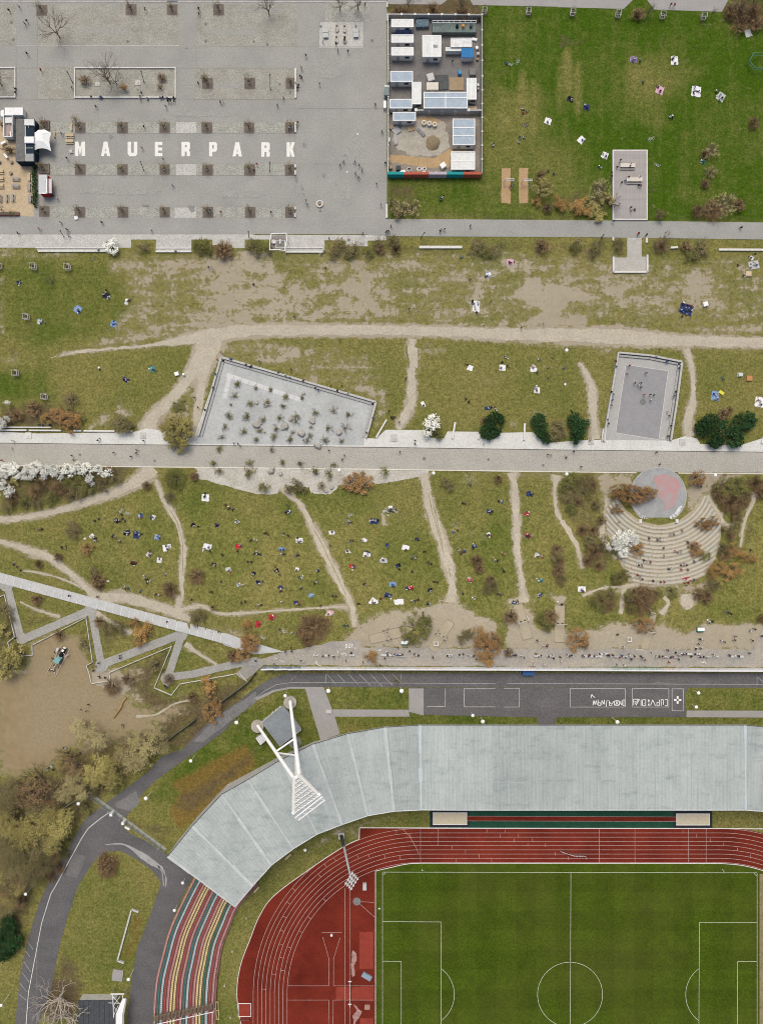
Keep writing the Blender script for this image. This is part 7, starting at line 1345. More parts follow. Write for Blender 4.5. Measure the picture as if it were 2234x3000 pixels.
# trapezoid white framed structure below the promenade
o=empty('bus_frame',W(*tp('b2',700,985))); o.name='framed_kiosk'; reg(o,'','kiosk',label='white framed angular structure at the edge of the gravel strip'); c=o.location; q=[W(*tp('b2',*p),2.4)-c for p in ((645,922),(768,918),(772,968),(755,1058),(700,1050),(632,1052),(636,975))]
m=MB(); m.path([(p.x,p.y,2.4) for p in q],.14,5,close=True); 
for p in q: m.tube((p.x,p.y,0),(p.x,p.y,2.4),.07,.07,5)
m.obj('frame',RIM,o); g=[W(*tp('b2',*p),.2)-c for p in ((650,935),(760,932),(762,965),(748,1045),(645,1042),(648,975))]; m=MB(); m.prism([(p.x,p.y) for p in g],0,.16); m.obj('floor',mat('kiosk_floor',(.26,.24,.22),(.2,.19,.175),scale=1),o)
m=MB(); a=W(*tp('b2',685,975),1.8)-c; b=W(*tp('b2',755,1035),1.8)-c; m.path([(a.x,a.y,1.8),(b.x,a.y,1.8),(b.x,b.y,1.8),(a.x,b.y,1.8)],.07,4,close=True); m.obj('inner_frame',RIM,o); m=MB(); m.box((.7,-.2,.4),(.3,1.3,.6)); m.obj('bench',WHITE,o); m=MB(); m.tube((-1.1,-.3,.2),(-1.1,-.3,.9),.5,.6,10); m.obj('basin',BAG,o)
# ball court
o=empty('ball_court',W(*tp('d4',700,440))); reg(o,'','court',label='grey walled ball court with players beside the avenue'); c=o.location
m=MB(); q=[W(*tp('d4',*p),.06)-c for p in ((490,110),(985,180),(880,800),(360,795))]; m.prism([(p.x,p.y) for p in q],0,.06); m.obj('apron',mat('court_apron',(.37,.365,.345),(.33,.325,.305),scale=.4,fine=(2,.08)),o)
q=[W(*tp('d4',*p),.08)-c for p in ((545,188),(887,238),(810,793),(463,738))]; m=MB(); m.prism([(p.x,p.y) for p in q],.05,.075); m.obj('playing_surface',mat('court_grey',(.27,.268,.27),(.235,.233,.235),scale=.35,fine=(2,.08)),o)
m=MB()
for a,b in zip(q,q[1:]+q[:1]): d=b-a; m.box(((a.x+b.x)/2,(a.y+b.y)/2,.08),(d.length+.1,.13,.012),math.atan2(d.y,d.x))
m.obj('court_line',mat('court_line',(.58,.57,.53)),o)
m=MB()
for l in ([(620,260),(740,275)],[(620,260),(612,320)],[(740,275),(730,320)]):
    a,b=[W(*tp('d4',*p))-c for p in l]; d=b-a; m.box(((a.x+b.x)/2,(a.y+b.y)/2,.081),(d.length,.08,.01),math.atan2(d.y,d.x))
m.obj('faint_line',mat('faint_line',(.33,.33,.325)),o)
def seatwall(t,pts,label,w=.55,h=1.0,dbl=True,side=1):
    q=tps(t,pts); o=empty('seat_wall',W(*q[0])); c=o.location; reg(o,'','wall',label=label); mats=[mat('seat_wall_concrete',(.45,.45,.425),(.35,.35,.33),scale=.7,fine=(2.5,.1)),mat('seat_step_concrete',(.36,.36,.345),(.28,.28,.27),scale=.7,fine=(2.5,.1))]
    for a,b in zip(q,q[1:]):
        r=resample([a,b],26,False)
        for p,s in zip(r,r[1:]):
            A,Bq=W(*p),W(*s); d=Bq-A; mid=(A+Bq)/2-c; rz=math.atan2(d.y,d.x); nv=Vector((-d.y,d.x,0)).normalized()*side; m=MB(); m.box((0,0,0),(d.length-.02,w,h)); m.obj('wall_block',mats[0],o,(mid.x,mid.y,mid.z+h/2),rz)
            if dbl: m=MB(); m.box((0,0,0),(d.length-.02,w*1.0,h*.5)); e=mid+nv*(w+.25); m.obj('seat_block',mats[1],o,(e.x,e.y,e.z+h*.25),rz)
seatwall('d4',[(480,92),(420,440),(358,800)],'stepped concrete seat wall on the left side of the ball court',.42,.9,False); seatwall('d4',[(485,95),(735,118),(990,168)],'stepped concrete seat wall along the top of the ball court',.5,.9,True,-1); seatwall('d4',[(990,175),(950,480),(900,800)],'stepped concrete seat wall on the right side of the ball court',.5,.9,True,-1)
m=MB(); m.box((0,0,.35),(.55,4.0,.7)); m.box((-.5,-.2,.2),(.5,3.6,.4)); reg(m.obj('bench_block',BENCHC,loc=W(*tp('d4',372,752)),rz=-.1),'','bench',label='short stepped bench at the lower left corner of the ball court')
seatwall('d2',[(245,135),(160,430),(62,762)],'stepped seat wall on the left side of the rock garden',.55,.8,True,1); seatwall('d2',[(250,132),(700,262),(1100,378),(1490,492)],'long slanting stepped seat wall along the top of the rock garden',.55,.8,True,-1); seatwall('d2',[(1490,495),(1450,640),(1410,778)],'short stepped seat wall on the right side of the rock garden',.55,.8,True,-1)
PS=mat('pale_slab_band',(.56,.565,.55),(.47,.475,.46),scale=.6)
for i,(x,y) in enumerate([(290+62*k*.98,270+20.5*k) for k in range(10)]): sheet('slab_band',tps('d2',[(x,y-16),(x+56,y+2),(x+48,y+36),(x-8,y+18)]),PS,.075)
for i in range(4): sheet('slab_band',tps('d2',[(292-10*i,280+45*i),(325-10*i,288+45*i),(315-10*i,328+45*i),(282-10*i,320+45*i)]),PS,.08)
# swings on the hill and lawn
def swing(t,pts,label,bars,legm=WOODD):
    q=tps(t,pts); sheet('swing_sand',q,mat('swing_sand',(.37,.325,.235),(.315,.275,.195),scale=.5,fine=(2,.1)),.13 if t!='b3' else .07,step=20); c=W(sum(p[0] for p in q)/4,sum(p[1] for p in q)/4); o=empty('swing',c); reg(o,'','swing',label=label)
    for a,b in zip(q,q[1:]+q[:1]):
        A,Bq=W(*a)-c,W(*b)-c; m=MB(); m.tube(A+Vector((0,0,.1)),Bq+Vector((0,0,.1)),.09,.09,5); m.obj('edge_beam',WOODD,o)
    for (x0,y0),(x1,y1) in bars:
        z=c.z+2.5; A,Bq=W(*tp(t,x0,y0),z)-c,W(*tp(t,x1,y1),z)-c; m=MB(); m.tube(A,Bq,.11,.11,6); m.obj('crossbar',mat('swing_bar',(.50,.44,.34)),o); d=(Bq-A); nv=Vector((-d.y,d.x,0)).normalized()
        for e in (A,Bq):
            for s in (-1,1): m=MB(); m.tube(e,e+nv*s*.9+Vector((0,0,-2.6)),.08,.08,5); m.obj('leg',legm,o)
        for u in (.3,.7):
            p=A.lerp(Bq,u); m=MB(); m.tube(p+nv*.03+Vector((0,0,-.1)),p+nv*.03+Vector((0,0,-1.9)),.02,.02,3); m.box((p.x,p.y,p.z-1.9),(.5,.25,.06)); m.obj('swing_seat',DARK,o)
swing('f2',[(835,268),(1030,215),(1060,275),(850,322)],'swing frame in a sand bed left of the round green bush',[((945,238),(968,300))]); swing('f2',[(1340,160),(1388,190),(1265,382),(1218,345)],'swing frame in a slanting sand bed on the hilltop',[((1278,252),(1338,296))])
swing('f3',[(40,75),(98,62),(165,282),(105,298)],'swing frame in a narrow sand bed, left of three on the hilltop',[((80,192),(145,170))],WHITE); swing('f3',[(310,72),(370,72),(370,312),(308,310)],'swing frame in an upright sand bed beside the brown round bush',[((318,196),(390,198))]); swing('f3',[(930,125),(962,135),(910,358),(862,352)],'swing frame in the rightmost narrow sand bed under a rust bush',[((930,120),(960,128)),((905,245),(965,252))])
def goalpit(x0,x1,y0,y1,bx0,bx1,by,label):
    q=jitter(tps('b3',[(x0,y0),(x1,y0),(x1,y1),(x0,y1)]),4,.7,int(x0)); sheet('swing_sand',q,mat('lawn_pit_sand',(.40,.275,.15),(.33,.225,.125),scale=.5,fine=(2,.12)),.07); c=W(*tp('b3',(x0+x1)/2,by+20)); o=empty('swing',c); reg(o,'','swing',label=label)
    for dy in (0,12): A,Bq=W(*tp('b3',bx0,by-8+dy),2.4)-c,W(*tp('b3',bx1,by-8+dy),2.4)-c; m=MB(); m.tube(A,Bq,.12,.12,6); m.obj('crossbar',mat('swing_white_bar',(.62,.60,.56)),o)
    for x in (bx0+4,bx1-4):
        A=W(*tp('b3',x,by-4),2.4)-c
        for s in (-1,1): m=MB(); m.tube(A,(A.x-.3,A.y-.7+s*.8,0),.08,.08,5); m.obj('leg',mat('swing_white_bar',(.6,.6,.6)),o)
    for u in (.3,.7): p=A; 
goalpit(1013,1086,530,815,1043,1117,625,'left swing frame over a long ochre sand bed on the lawn'); goalpit(1156,1228,530,815,1188,1262,627,'right swing frame over a long ochre sand bed on the lawn')
# goal frame at right lawn edge, signs on the lawn
o=empty('lawn_goal',W(*tp('a4',1620,490))); reg(o,'','goal',label='dark green six-sided frame at the right edge of the bright lawn'); c=o.location; m=MB(); q=[W(*tp('a4',*p),2.2)-c for p in ((1575,425),(1720,430),(1750,490),(1720,545),(1590,550),(1542,492))]; m.path([(p.x,p.y,2.2) for p in q],.10,5,close=True); m.path([(p.x*.93,p.y*.93,1.1) for p in q],.07,4,close=True)
for p in q: m.tube((p.x,p.y,0),(p.x,p.y,2.2),.07,.07,5)
m.obj('frame',mat('goal_green',(.10,.22,.16),(.08,.17,.13),scale=1),o)
# benches along the graffiti wall
GB=mat('grey_bench',(.40,.40,.38),(.30,.30,.29),scale=1.5); WB=mat('pale_painted_bench',(.60,.59,.56),(.36,.35,.34),scale=2.2,amt=.9)
for t,x,y,w,h,mt in (('f2',980,393,130,14,WB),('f2',1358,396,30,14,WB),('f2',1432,396,40,14,GB),('f2',1495,396,60,12,GB),('f2',572,396,38,12,WB),('f2',1145,394,30,12,GB),('f2',730,393,32,10,WB),('f2',495,393,32,12,WB),('f3',200,399,52,12,WB),('f3',275,399,42,12,WB),('f3',402,399,44,12,WB),('f3',545,401,130,13,WB),('f3',615,384,70,12,WB),('f3',740,403,150,12,GB),('f3',1040,407,100,10,GB),('f3',1150,386,80,12,WB),('f3',1230,386,32,10,WB),('f3',1270,404,90,10,GB),('f3',1455,402,42,12,WB),('f3',1508,403,26,12,WB),('f3',1352,402,18,9,WB),('f2',1040,400,60,14,GB),('f3',30,392,44,12,GB)):
    L_,D=ts(t,w)/PPM,ts(t,h)/PPM; n=max(1,round(L_/1.8)); o=empty('wall_bench',W(*tp(t,x,y))); reg(o,('pale' if mt is WB else 'grey')+' bench on the hilltop path by the graffiti wall','bench')
    for k in range(n): m=MB(); m.box((-L_/2+L_*(k+.5)/n,0,.43),(L_/n-.06,D,.07)); m.obj('seat',mt,o); m=MB(); m.box((-L_/2+L_*(k+.5)/n,0,.2),(.3,D*.7,.4)); m.obj('leg',GB,o)
for t,x,y,lb in (('f2',1067,312,'small stall with white top and green front on the hilltop'),('f3',1240,228,'white topped green stall at the right of the hilltop'),):
    o=empty('vendor_cart',W(*tp(t,x,y))); reg(o,'','stall',label=lb); m=MB(); m.box((0,0,.55),(1.7,1.1,.9)); m.obj('body',mat('cart_green',(.05,.22,.14)),o); m=MB(); m.box((0,.15,1.1),(1.9,.9,.12)); m.obj('top',WHITE,o); 
    for sx in (-1,1): m=MB(); m.tube((sx*.7,-.6,.25),(sx*.7,-.5,.25),.25,.25,10); m.obj('wheel',DARK,o)
o=empty('skip_bin',W(*tp('f3',132,502))); reg(o,'','bin',label='blue bin standing behind the graffiti wall'); m=MB(); m.box((0,0,.7),(3.0,1.3,1.4)); m.obj('body',mat('bin_blue',(.03,.09,.22)),o); m=MB(); m.box((0,0,1.45),(3.1,1.4,.1)); m.obj('lid',mat('bin_blue_lid',(.045,.11,.25)),o)
for x,y in ((783,292),(1270,318)):
    t='f3' if x==783 else 'f2'; m=MB(); m.path([(-.5,-.5,1.0),(.5,-.5,1.0),(.5,.5,1.0),(-.5,.5,1.0)],.09,4,close=True)
    for sx in (-.5,.5):
        for sy in (-.5,.5): m.tube((sx,sy,0),(sx,sy,1),.06,.06,4)
    reg(m.obj('speaker_frame',WHITE,loc=W(*tp(t,x,y))),'small white square frame stand on the trodden hilltop','stand')
for t,x,y,w,h,z,rz,mt,nm,ds,ct in (('c1',1143,1048,26,24,.5,.3,WHITE,'tree_box','small white and orange planter box beside the trodden path','planter'),('c1',1190,1053,14,14,1.0,0,WHITE,'post','short white post at the edge of the trodden path','post'),('c3',1552,404,36,32,.5,0,WOODL,'tree_box','pale square timber box on the lawn below the right bench wall','planter'),('d4',1535,300,44,40,.5,0,mat('orange_timber',(.48,.24,.10)),'tree_box','orange brown square planter box on the right lawn','planter'),('c3',1274,600,30,28,.8,.3,WHITE,'cool_box','white box on the worn lawn beside the large picnic group','box'),('g4',921,208,24,44,.8,0,CONC,'hammer_mat','grey mat lying inside the track bend','mat'),('g4',934,790,64,32,.5,-.52,mat('blue_mat',(.24,.31,.37)),'high_jump_mat','blue grey mat lying tilted beside the red run-up','mat'),('g4',937,990,34,30,.3,0,mat('rose_mat2',(.36,.22,.18)),'mat','pale red mat on the run-up area','mat'),('g4',707,525,14,12,.4,0,WHITE,'starting_block','small white block at the head of the jumping run-up','block'),('g2',762,785,68,72,.25,-.12,GREY,'manhole_slab','square grey slab on the lower left lawn','slab'),('d4',1460,272,34,26,.8,.1,mat('grey_chair',(.56,.6,.57)),'deck_chair','pale folding chair on the right lawn','chair'),('d4',1312,415,42,26,.3,-.6,mat('yellow_float',(.66,.60,.08)),'inflatable','yellow inflatable ring float on the right lawn','float'),('b1',578,400,24,28,.4,.2,CONC,'paving_plate','pale plate lying left of the first plaza letter','plate'),('b1',620,935,28,28,.4,.3,WHITE,'sign_board','white board standing at the promenade edge','board'),('f2',580,757,36,22,.5,0,CONC,'shaft_cover','small grey shaft cover at the path corner','shaft cover'),('g4',1015,354,14,5,.3,0,WHITE,'marker','white marker beside the left goal line','marker'),('g3',427,680,48,12,.4,.75,WOODL,'bench','pale bench at the roof edge, upper of two','bench'),('g3',224,892,48,12,.4,.85,WOODL,'bench','pale bench at the roof edge, lower of two','bench')):
    m=MB(); a,b=ts(t,w)/PPM,ts(t,h)/PPM; m.box((0,0,z/2+.03),(a,b,z),rz); m.box((0,0,z+.05),(a*.72,b*.72,.06),rz); reg(m.obj(nm,mt,loc=W(*tp(t,x,y))),'',ct,label=ds)
m=MB(); m.box((0,0,1.25),(.12,6.6,.1)); 
for y in (-3.2,3.2): m.box((0,y,.6),(.12,.12,1.2)); m.box((0,y,.05),(.9,.3,.1))
reg(m.obj('barrier',WHITE,loc=W(*tp('g4',825,900))),'','barrier',label='white high bar across the red run-up patches')
# hurdles stacked on the track
for i in range(9):
    a=i/8; x,y=tp('g5',505+120*a,568+22*min(1,a*1.8)); o=empty('hurdle',W(x,y),-.4+.3*a); m=MB(); m.box((0,0,.95),(1.1,.06,.14)); m.obj('bar',WHITE,o); m=MB(); 
    for sx in (-.5,.5): m.tube((sx,0,0),(sx,0,.95),.035,.035,5); m.tube((sx,0,.04),(sx,.65,.04),.035,.035,5)
    m.obj('legs',DGREY,o); reg(o,'white topped hurdle in the row parked on the red track','hurdle','hurdles parked on the track')
# pit box on the track edge, corner flags
o=empty('water_jump',W(*tp('g4',148,1008))); reg(o,'','water jump',label='red box-shaped water jump pit at the left edge of the track'); m=MB(); a,b=ts('g4',80)/PPM,ts('g4',84)/PPM; m.box((0,0,.1),(a,b,.2)); m.obj('pit_cover',TRB,o); m=MB(); m.path([(-a/2,-b/2,.25),(a/2,-b/2,.25),(a/2,b/2,.25),(-a/2,b/2,.25)],.09,4,close=True); m.obj('rim',WHITE,o); m=MB(); m.box((.1,-b/2-.7,.45),(2.7,.35,.9)); m.obj('barrier',mat('barrier_red',(.2,.06,.05)),o)
for t,x,y in (('g4',1289,102),('g5',1418,675),('g4',707,0),):
    pass
for t,x,y,ds in (('g4',1289,103,'small white marker flag above the pitch corner'),('g5',1418,675,'small white marker flag near the right pitch corner'),('g2',1590,412,'small white marker on the grass below the stand'),('g2',1500,625,'small white marker post beside the track'),('g2',1450,845,'low white marker on the grass between seats and track'),('g2',1488,1050,'white marker post near the slatted exit'),('g3',1075,422,'small white marker below the roof edge'),('g3',362,797,'pale marker on the grass strip below the roof')):
    m=MB(); m.tube((0,0,0),(0,0,1.0),.09,.06,6); m.box((.12,0,.8),(.35,.04,.3)); reg(m.obj('marker_flag',WHITE,loc=W(*tp(t,x,y))),ds,'marker')
# dugout-like long low goal beside the curved road (concrete three-sided wall)
longblock('ball_wall','g2',[(898,374),(853,357),(762,687),(804,702)],10,.6,'',cat='wall',label='three-sided pale low wall on the lower left lawn',mt=CONC,seg=24)
# lattice fence and gate from the woodland to the roof end
lf=empty('lattice_fence',W(*tp('g1',570,490))); reg(lf,'','fence',label='grey lattice fence with white gate posts crossing the road to the roof end'); c=lf.location; A,Bq=W(*tp('g1',570,490))-c,W(*tp('g1',1070,860))-c; d=Bq-A; n=14; nv=Vector((-d.y,d.x,0)).normalized()
for i in range(n):
    p,q=A+d*(i/n),A+d*((i+1)/n); m=MB(); 
    for z in (.2,1.1,2.0): m.tube(p+Vector((0,0,z)),q+Vector((0,0,z)),.04,.04,4)
    for k in range(6): e=p.lerp(q,(k+.5)/6); m.tube(e,e+Vector((0,0,2.0)),.022,.022,4)
    m.obj('fence_panel',mat('fence_grey_green',(.30,.33,.30)),lf); m=MB(); m.tube(p+nv*-.75,p+nv*.75,.05,.05,4); m.tube(p+nv*.7,p+Vector((0,0,2.0)),.05,.05,4); m.box((p.x,p.y,1.05),(.14,.14,2.2)); m.obj('brace_post',STEEL,lf)
    m=MB(); e=(p+q)/2; m.prism([(p+nv*.55)[:2],(q+nv*.55)[:2],(q-nv*.3)[:2],(p-nv*.3)[:2]],.02,.14); m.obj('base_slab',mat('fence_base',(.30,.31,.28),(.23,.24,.21),scale=1.5),lf)
for u in (.33,.48): p=A+d*u; m=MB(); m.box((p.x,p.y,1.2),(.7,.7,2.4)); m.obj('gate_post',RIM,lf)
m=MB(); m.box((0,0,.35),(1.6,.35,.7),-.5); m.box((0,0,.75),(1.5,.5,.08),-.5); reg(m.obj('bench',WHITE,loc=W(*tp('g1',827,712))),'','bench',label='short white bench below the lattice fence')
fence('wire_fence',tps('g1',[(375,610),(430,575),(560,492)]),1.6,.05,mat('fence_grey_green',(.3,.33,.3)),'',label='pale wire fence in the woodland left of the lattice fence',step=24)
fence('wire_fence',tps('f1',[(1080,1030),(1270,890)]),1.6,.06,mat('mesh_green',(.12,.17,.14)),'',label='green mesh fence below the brown slope at the playground',step=24); fence('wire_fence',tps('f1',[(1430,780),(1600,655),(1652,590)]),1.8,.06,mat('mesh_green',(.1,.2,.15)),'',label='green mesh fence rising to the left end of the graffiti wall',step=24)
# playground train
pg=empty('play_train',W(*tp('f1',380,520)),-1.15+math.pi/2+.0); reg(pg,'','climbing frame',label='wooden play train with teal cabin on the playground sand'); TEAL=mat('play_teal',(.16,.32,.33),(.2,.36,.36),scale=2)
pg.rotation_euler.z=math.atan2(180,95); 
for y in (-1.3,1.3): m=MB(); m.box((0,y,.15),(9.2,.14,.14)); m.obj('rail',mat('play_wood',(.50,.44,.36)),pg)
m=MB(); m.box((.6,-.1,1.0),(2.2,1.3,.25)); m.box((.6,-.1,2.0),(1.5,1.5,.15)); m.obj('cabin_roof',TEAL,pg); m=MB(); m.box((.6,-.1,.6),(1.3,1.1,1.2)); m.obj('cabin',TEAL,pg)
m=MB(); m.tube((1.6,-.1,.8),(4.2,-.1,.8),.5,.5,12); m.obj('boiler',DARK,pg); m=MB(); m.box((3.6,-.1,1.4),(.6,.6,.5)); m.tube((4.2,-.1,.9),(4.5,-.1,.9),.45,.35,10); m.obj('chimney',WHITE,pg)
m=MB(); m.tube((-.6,-.1,.9),(-2.6,.1,.5),.13,.13,5); m.tube((-2.6,.1,.5),(-3.6,-.9,.3),.16,.16,5); m.tube((-2.6,.1,.5),(-3.4,1.0,.3),.16,.16,5); m.tube((2.0,-1.2,1.0),(3.2,-1.9,.9),.13,.13,5); m.tube((3,-.5,1.2),(2.2,-1.8,1.0),.1,.1,5); m.obj('climbing_beam',mat('play_rose',(.55,.45,.42)),pg)
for x in (-1.5,.2,2.0,3.4):
    for y in (-.75,.6): m=MB(); m.tube((x,y-.05,.35),(x,y+.05,.35),.35,.35,10); m.obj('wheel',WOODD,pg)
m=MB(); m.box((3.0,1.5,.5),(1.0,.5,.8)); m.box((3.2,1.5,1.0),(.5,.6,.3)); m.obj('seat_box',mat('play_pale',(.55,.55,.55)),pg)
for x,y,ln_ in ((790,830,130),(650,1040,60)):
    if ln_<100: continue
    m=MB(); a=Vector((0,0,.2)); pts=[(0,0,.25),(1.2,1.6,.5),(2.2,3.0,.5),(2.6,4.4,.35),(3.6,5.6,.3)]; m.path(pts,.24,7); 
    for p,q in (((1.2,1.6,.5),(.4,2.6,.4)),((2.2,3,.5),(3.2,3.0,.3))): m.tube(p,q,.14,.08,5)
    reg(m.obj('climbing_log',mat('yellow_log',(.36,.25,.09),(.28,.19,.07),scale=2),loc=W(*tp('f1',735,885))),'','log',label='yellowish climbing log lying on the playground sand')
m=MB(); m.path([(0,0,.4),(1.8,-.4,.5),(3.6,-1.0,.4),(5.0,-.9,.3)],.16,6); m.tube((1.8,-.4,.5),(2.6,.6,.4),.1,.06,5); reg(m.obj('fallen_trunk',mat('dark_log',(.12,.08,.055)),loc=W(*tp('g1',400,222))),'','log',label='dark fallen trunk with people on it at the playground edge')
# footbridge and dark roof at the lower left
br=empty('footbridge',W(*tp('g2',775,1060))); reg(br,'','footbridge',label='white covered footbridge with lattice side at the lower left edge'); c=br.location
def bp_(x,y,z): return W(*tp('g2',x,y),z)-c
m=MB(); q=[bp_(x,y,4.6) for x,y in ((790,940),(812,940),(790,1040),(790,1400),(748,1400),(748,1040))]; m.prism([(p.x,p.y) for p in q],4.3,4.6); m.obj('roof',RIM,br)
m=MB(); q=[bp_(x,y,4.6) for x,y in ((812,940),(818,945),(800,1050),(800,1400),(791,1400),(791,1040))]; m.prism([(p.x,p.y) for p in q],4.2,4.5); m.obj('roof_side',STEEL,br)
m=MB(); m.path([bp_(715,908,3.0),bp_(803,908,3.0)],.16,5); m.path([bp_(728,915,3.0),bp_(735,1060,3.0)],.10,5); m.path([bp_(792,915,3.0),bp_(792,940,3.0)],.1,5)
for a,b in (((730,925),(775,975)),((775,925),(732,985)),((732,985),(765,1030)),((765,980),(735,1045)),((700,965),(775,968))): m.path([bp_(*a,3.0),bp_(*b,3.0)],.07,4)
m.obj('lattice',WHITE,br); m=MB(); m.path([bp_(640,955,2.0),bp_(520,940,2.0)],.09,5); m.path([bp_(640,955,2.0),bp_(700,968,2.2)],.09,5)
for x,y in ((715,908),(803,908),(735,1060)): p=bp_(x,y,3.0); m.tube((p.x,p.y,-p.z if False else -c.z),(p.x,p.y,3.0),.1,.1,5)
m.obj('post',STEEL,br)
dr=empty('low_building',W(*tp('g2',630,1060))); reg(dr,'','building',label='low building with a dark ribbed roof under the whitish bare tree'); c=dr.location; a,b=W(*tp('g2',505,950),3.0)-c,W(*tp('g2',745,1250),3.0)-c; m=MB(); m.box(((a.x+b.x)/2,(a.y+b.y)/2,1.4),(b.x-a.x-.3,a.y-b.y-.3,2.8)); m.obj('wall',CONC,dr)
for k in range(7): u=(b.x-a.x)/7; m=MB(); m.box((a.x+u*(k+.5),(a.y+b.y)/2,2.9),(u-.07,a.y-b.y,.2)); m.obj('roof_panel',mat('dark_roof',(.075,.08,.085),(.055,.06,.065),scale=.8,fine=(2,.15)),dr)
# ---------------------------------------------------------------- picnic blankets
BC=dict(w=(.74,.74,.73),b=(.20,.31,.52),n=(.035,.05,.13),r=(.42,.03,.04),g=(.46,.47,.47),p=(.58,.36,.42),u=(.22,.16,.33),c=(.62,.56,.44),k=(.03,.03,.035),t=(.08,.22,.2))
BN=dict(w='white',b='blue',n='navy',r='red',g='grey',p='pink',u='purple',c='cream',k='black',t='teal')
BMESH=[]
for s in range(4):
    rr=random.Random(s); n=7; vs=[]; fs=[]
    for i in range(n):
        for j in range(n): ed=.05 if i in(0,n-1) or j in(0,n-1) else 0; vs.append((i/(n-1)-.5+rr.uniform(-ed,ed),j/(n-1)-.5+rr.uniform(-ed,ed),rr.uniform(.03,.08)))
    for i in range(n-1):
        for j in range(n-1): fs.append((i*n+j,(i+1)*n+j,(i+1)*n+j+1,i*n+j+1))
    me=bpy.data.meshes.new('picnic_blanket'); me.from_pydata(vs,[],fs); me.materials.append(None); me.update(); BMESH.append(me)
for t,s in (('e2','115,215,58,58,w,0 1475,415,68,60,n,0 873,568,58,56,w,0 130,622,68,68,w,8 380,615,46,50,r,5 732,635,50,38,b,0 1135,500,48,38,w,0 1415,680,58,42,w,10 1550,732,58,48,g,-10 970,1008,44,40,b,15 1625,920,54,46,b,-3 1470,1060,62,60,w,40 1585,1010,58,50,n,20 505,830,34,34,k,0 853,797,30,38,w,12 1400,562,34,24,w,20'),
 ('e3','240,625,58,54,w,10 190,1065,76,64,w,-8 1222,520,44,36,r,10 280,948,50,40,r,10 760,882,44,30,r,-10 1325,887,50,36,t,-20'),('e4','190,1046,62,64,w,-4 1035,968,72,58,r,5'),('e1','1020,583,44,38,k,10 1100,598,50,58,n,0 1350,702,68,52,w,-10 1287,802,40,42,w,5 685,627,18,14,w,0 1270,618,46,40,b,10 873,971,22,10,w,0'),
 ('d3','760,215,44,42,w,15 1020,213,50,48,w,0 1272,230,54,34,w,0 1300,395,44,46,w,3'),('c1','505,632,44,46,b,30 735,725,38,38,b,15 685,540,46,36,k,0 985,1017,40,36,t,0'),('b4','185,165,48,56,w,40 375,290,52,50,w,20 1165,340,44,36,t,20'),('a4','610,480,54,48,u,10 937,490,56,66,w,0 818,728,62,64,p,20 1110,738,74,84,w,5 1310,782,62,66,g,30 1530,268,52,62,g,-20 95,800,50,40,k,10 228,865,50,44,n,10'),
 ('a3','1388,978,54,50,w,20'),('d4','1265,440,62,76,b,5 1622,490,76,80,w,5 1460,270,40,34,g,0'),('c3','1155,630,86,70,n,20 1590,345,66,52,g,-15 20,325,44,38,p,5'),('c2','1437,612,44,70,w,5 1515,405,34,20,w,-20'),('f2','128,196,38,38,r,5 588,128,46,42,p,10 215,152,44,34,r,5')):
    for it in s.split():
        x,y,w,h,c,rz=it.split(','); x,y=tp(t,float(x),float(y)); o=link('picnic_blanket',R.choice(BMESH),None,W(x,y,None,.02),math.radians(-float(rz)),(ts(t,float(w))/PPM,ts(t,float(h))/PPM,1)); o.material_slots[0].link='OBJECT'; o.material_slots[0].material=mat('blanket_'+BN[c],BC[c],tuple(v*.8 for v in BC[c]),scale=1.5); reg(o,BN[c]+' picnic blanket spread on the grass','blanket')
# ---------------------------------------------------------------- bicycles
def bike_parts():
    P={}
    m=MB()
    for x in (-.52,.52): m.path([(x+.33*math.cos(a*.524),0,.34+.33*math.sin(a*.524)) for a in range(12)],.028,4,close=True)
    tyre=m
    fr=MB(); A,B_,C_,D_,E_=(-.52,0,.34),(-.08,0,.3),(-.22,0,.86),(.38,0,.84),(.52,0,.34)
    for a,b in ((A,B_),(A,C_),(B_,C_),(B_,D_),(C_,D_),(D_,E_)): fr.tube(a,b,.028,.028,5)
    hb=MB(); hb.path([(.36,-.27,.98),(.36,.27,.98)],.022,5); hb.tube((.38,0,.84),(.36,0,.98),.022,.022,5); sd=MB(); sd.box((-.23,0,.93),(.26,.14,.06)); return tyre,fr,hb,sd
BKP=[p for p in bike_parts()]; BKM={}
def bike(t,x,y,col,lie=True):
    k=col
    if k not in BKM:
        fm={'w':flat('bike_white',(.72,.72,.70)),'g':flat('bike_grey',(.35,.36,.36)),'k':flat('bike_dark',(.05,.05,.055)),'e':flat('bike_green',(.2,.3,.16))}[k]; tm=flat('tyre_pale',(.55,.55,.53)) if k in 'we' else flat('tyre_dark',(.06,.06,.06)); BKM[k]=[BKP[0].mesh('wheels',[tm]),BKP[1].mesh('frame',[fm]),BKP[2].mesh('handlebar',[fm]),BKP[3].mesh('saddle',[DARK])]
    px,py=tp(t,x,y); o=empty('bicycle',W(px,py,None,.05),R.random()*6.28); o.rotation_euler.x=math.radians(84) if lie else 0
    for nm,me in zip(('wheels','frame','handlebar','saddle'),BKM[k]): link(nm,me,o)
    reg(o,{'w':'pale','g':'grey','k':'dark','e':'green'}[k]+(' bicycle lying on the grass' if lie else ' bicycle standing'),'bicycle')
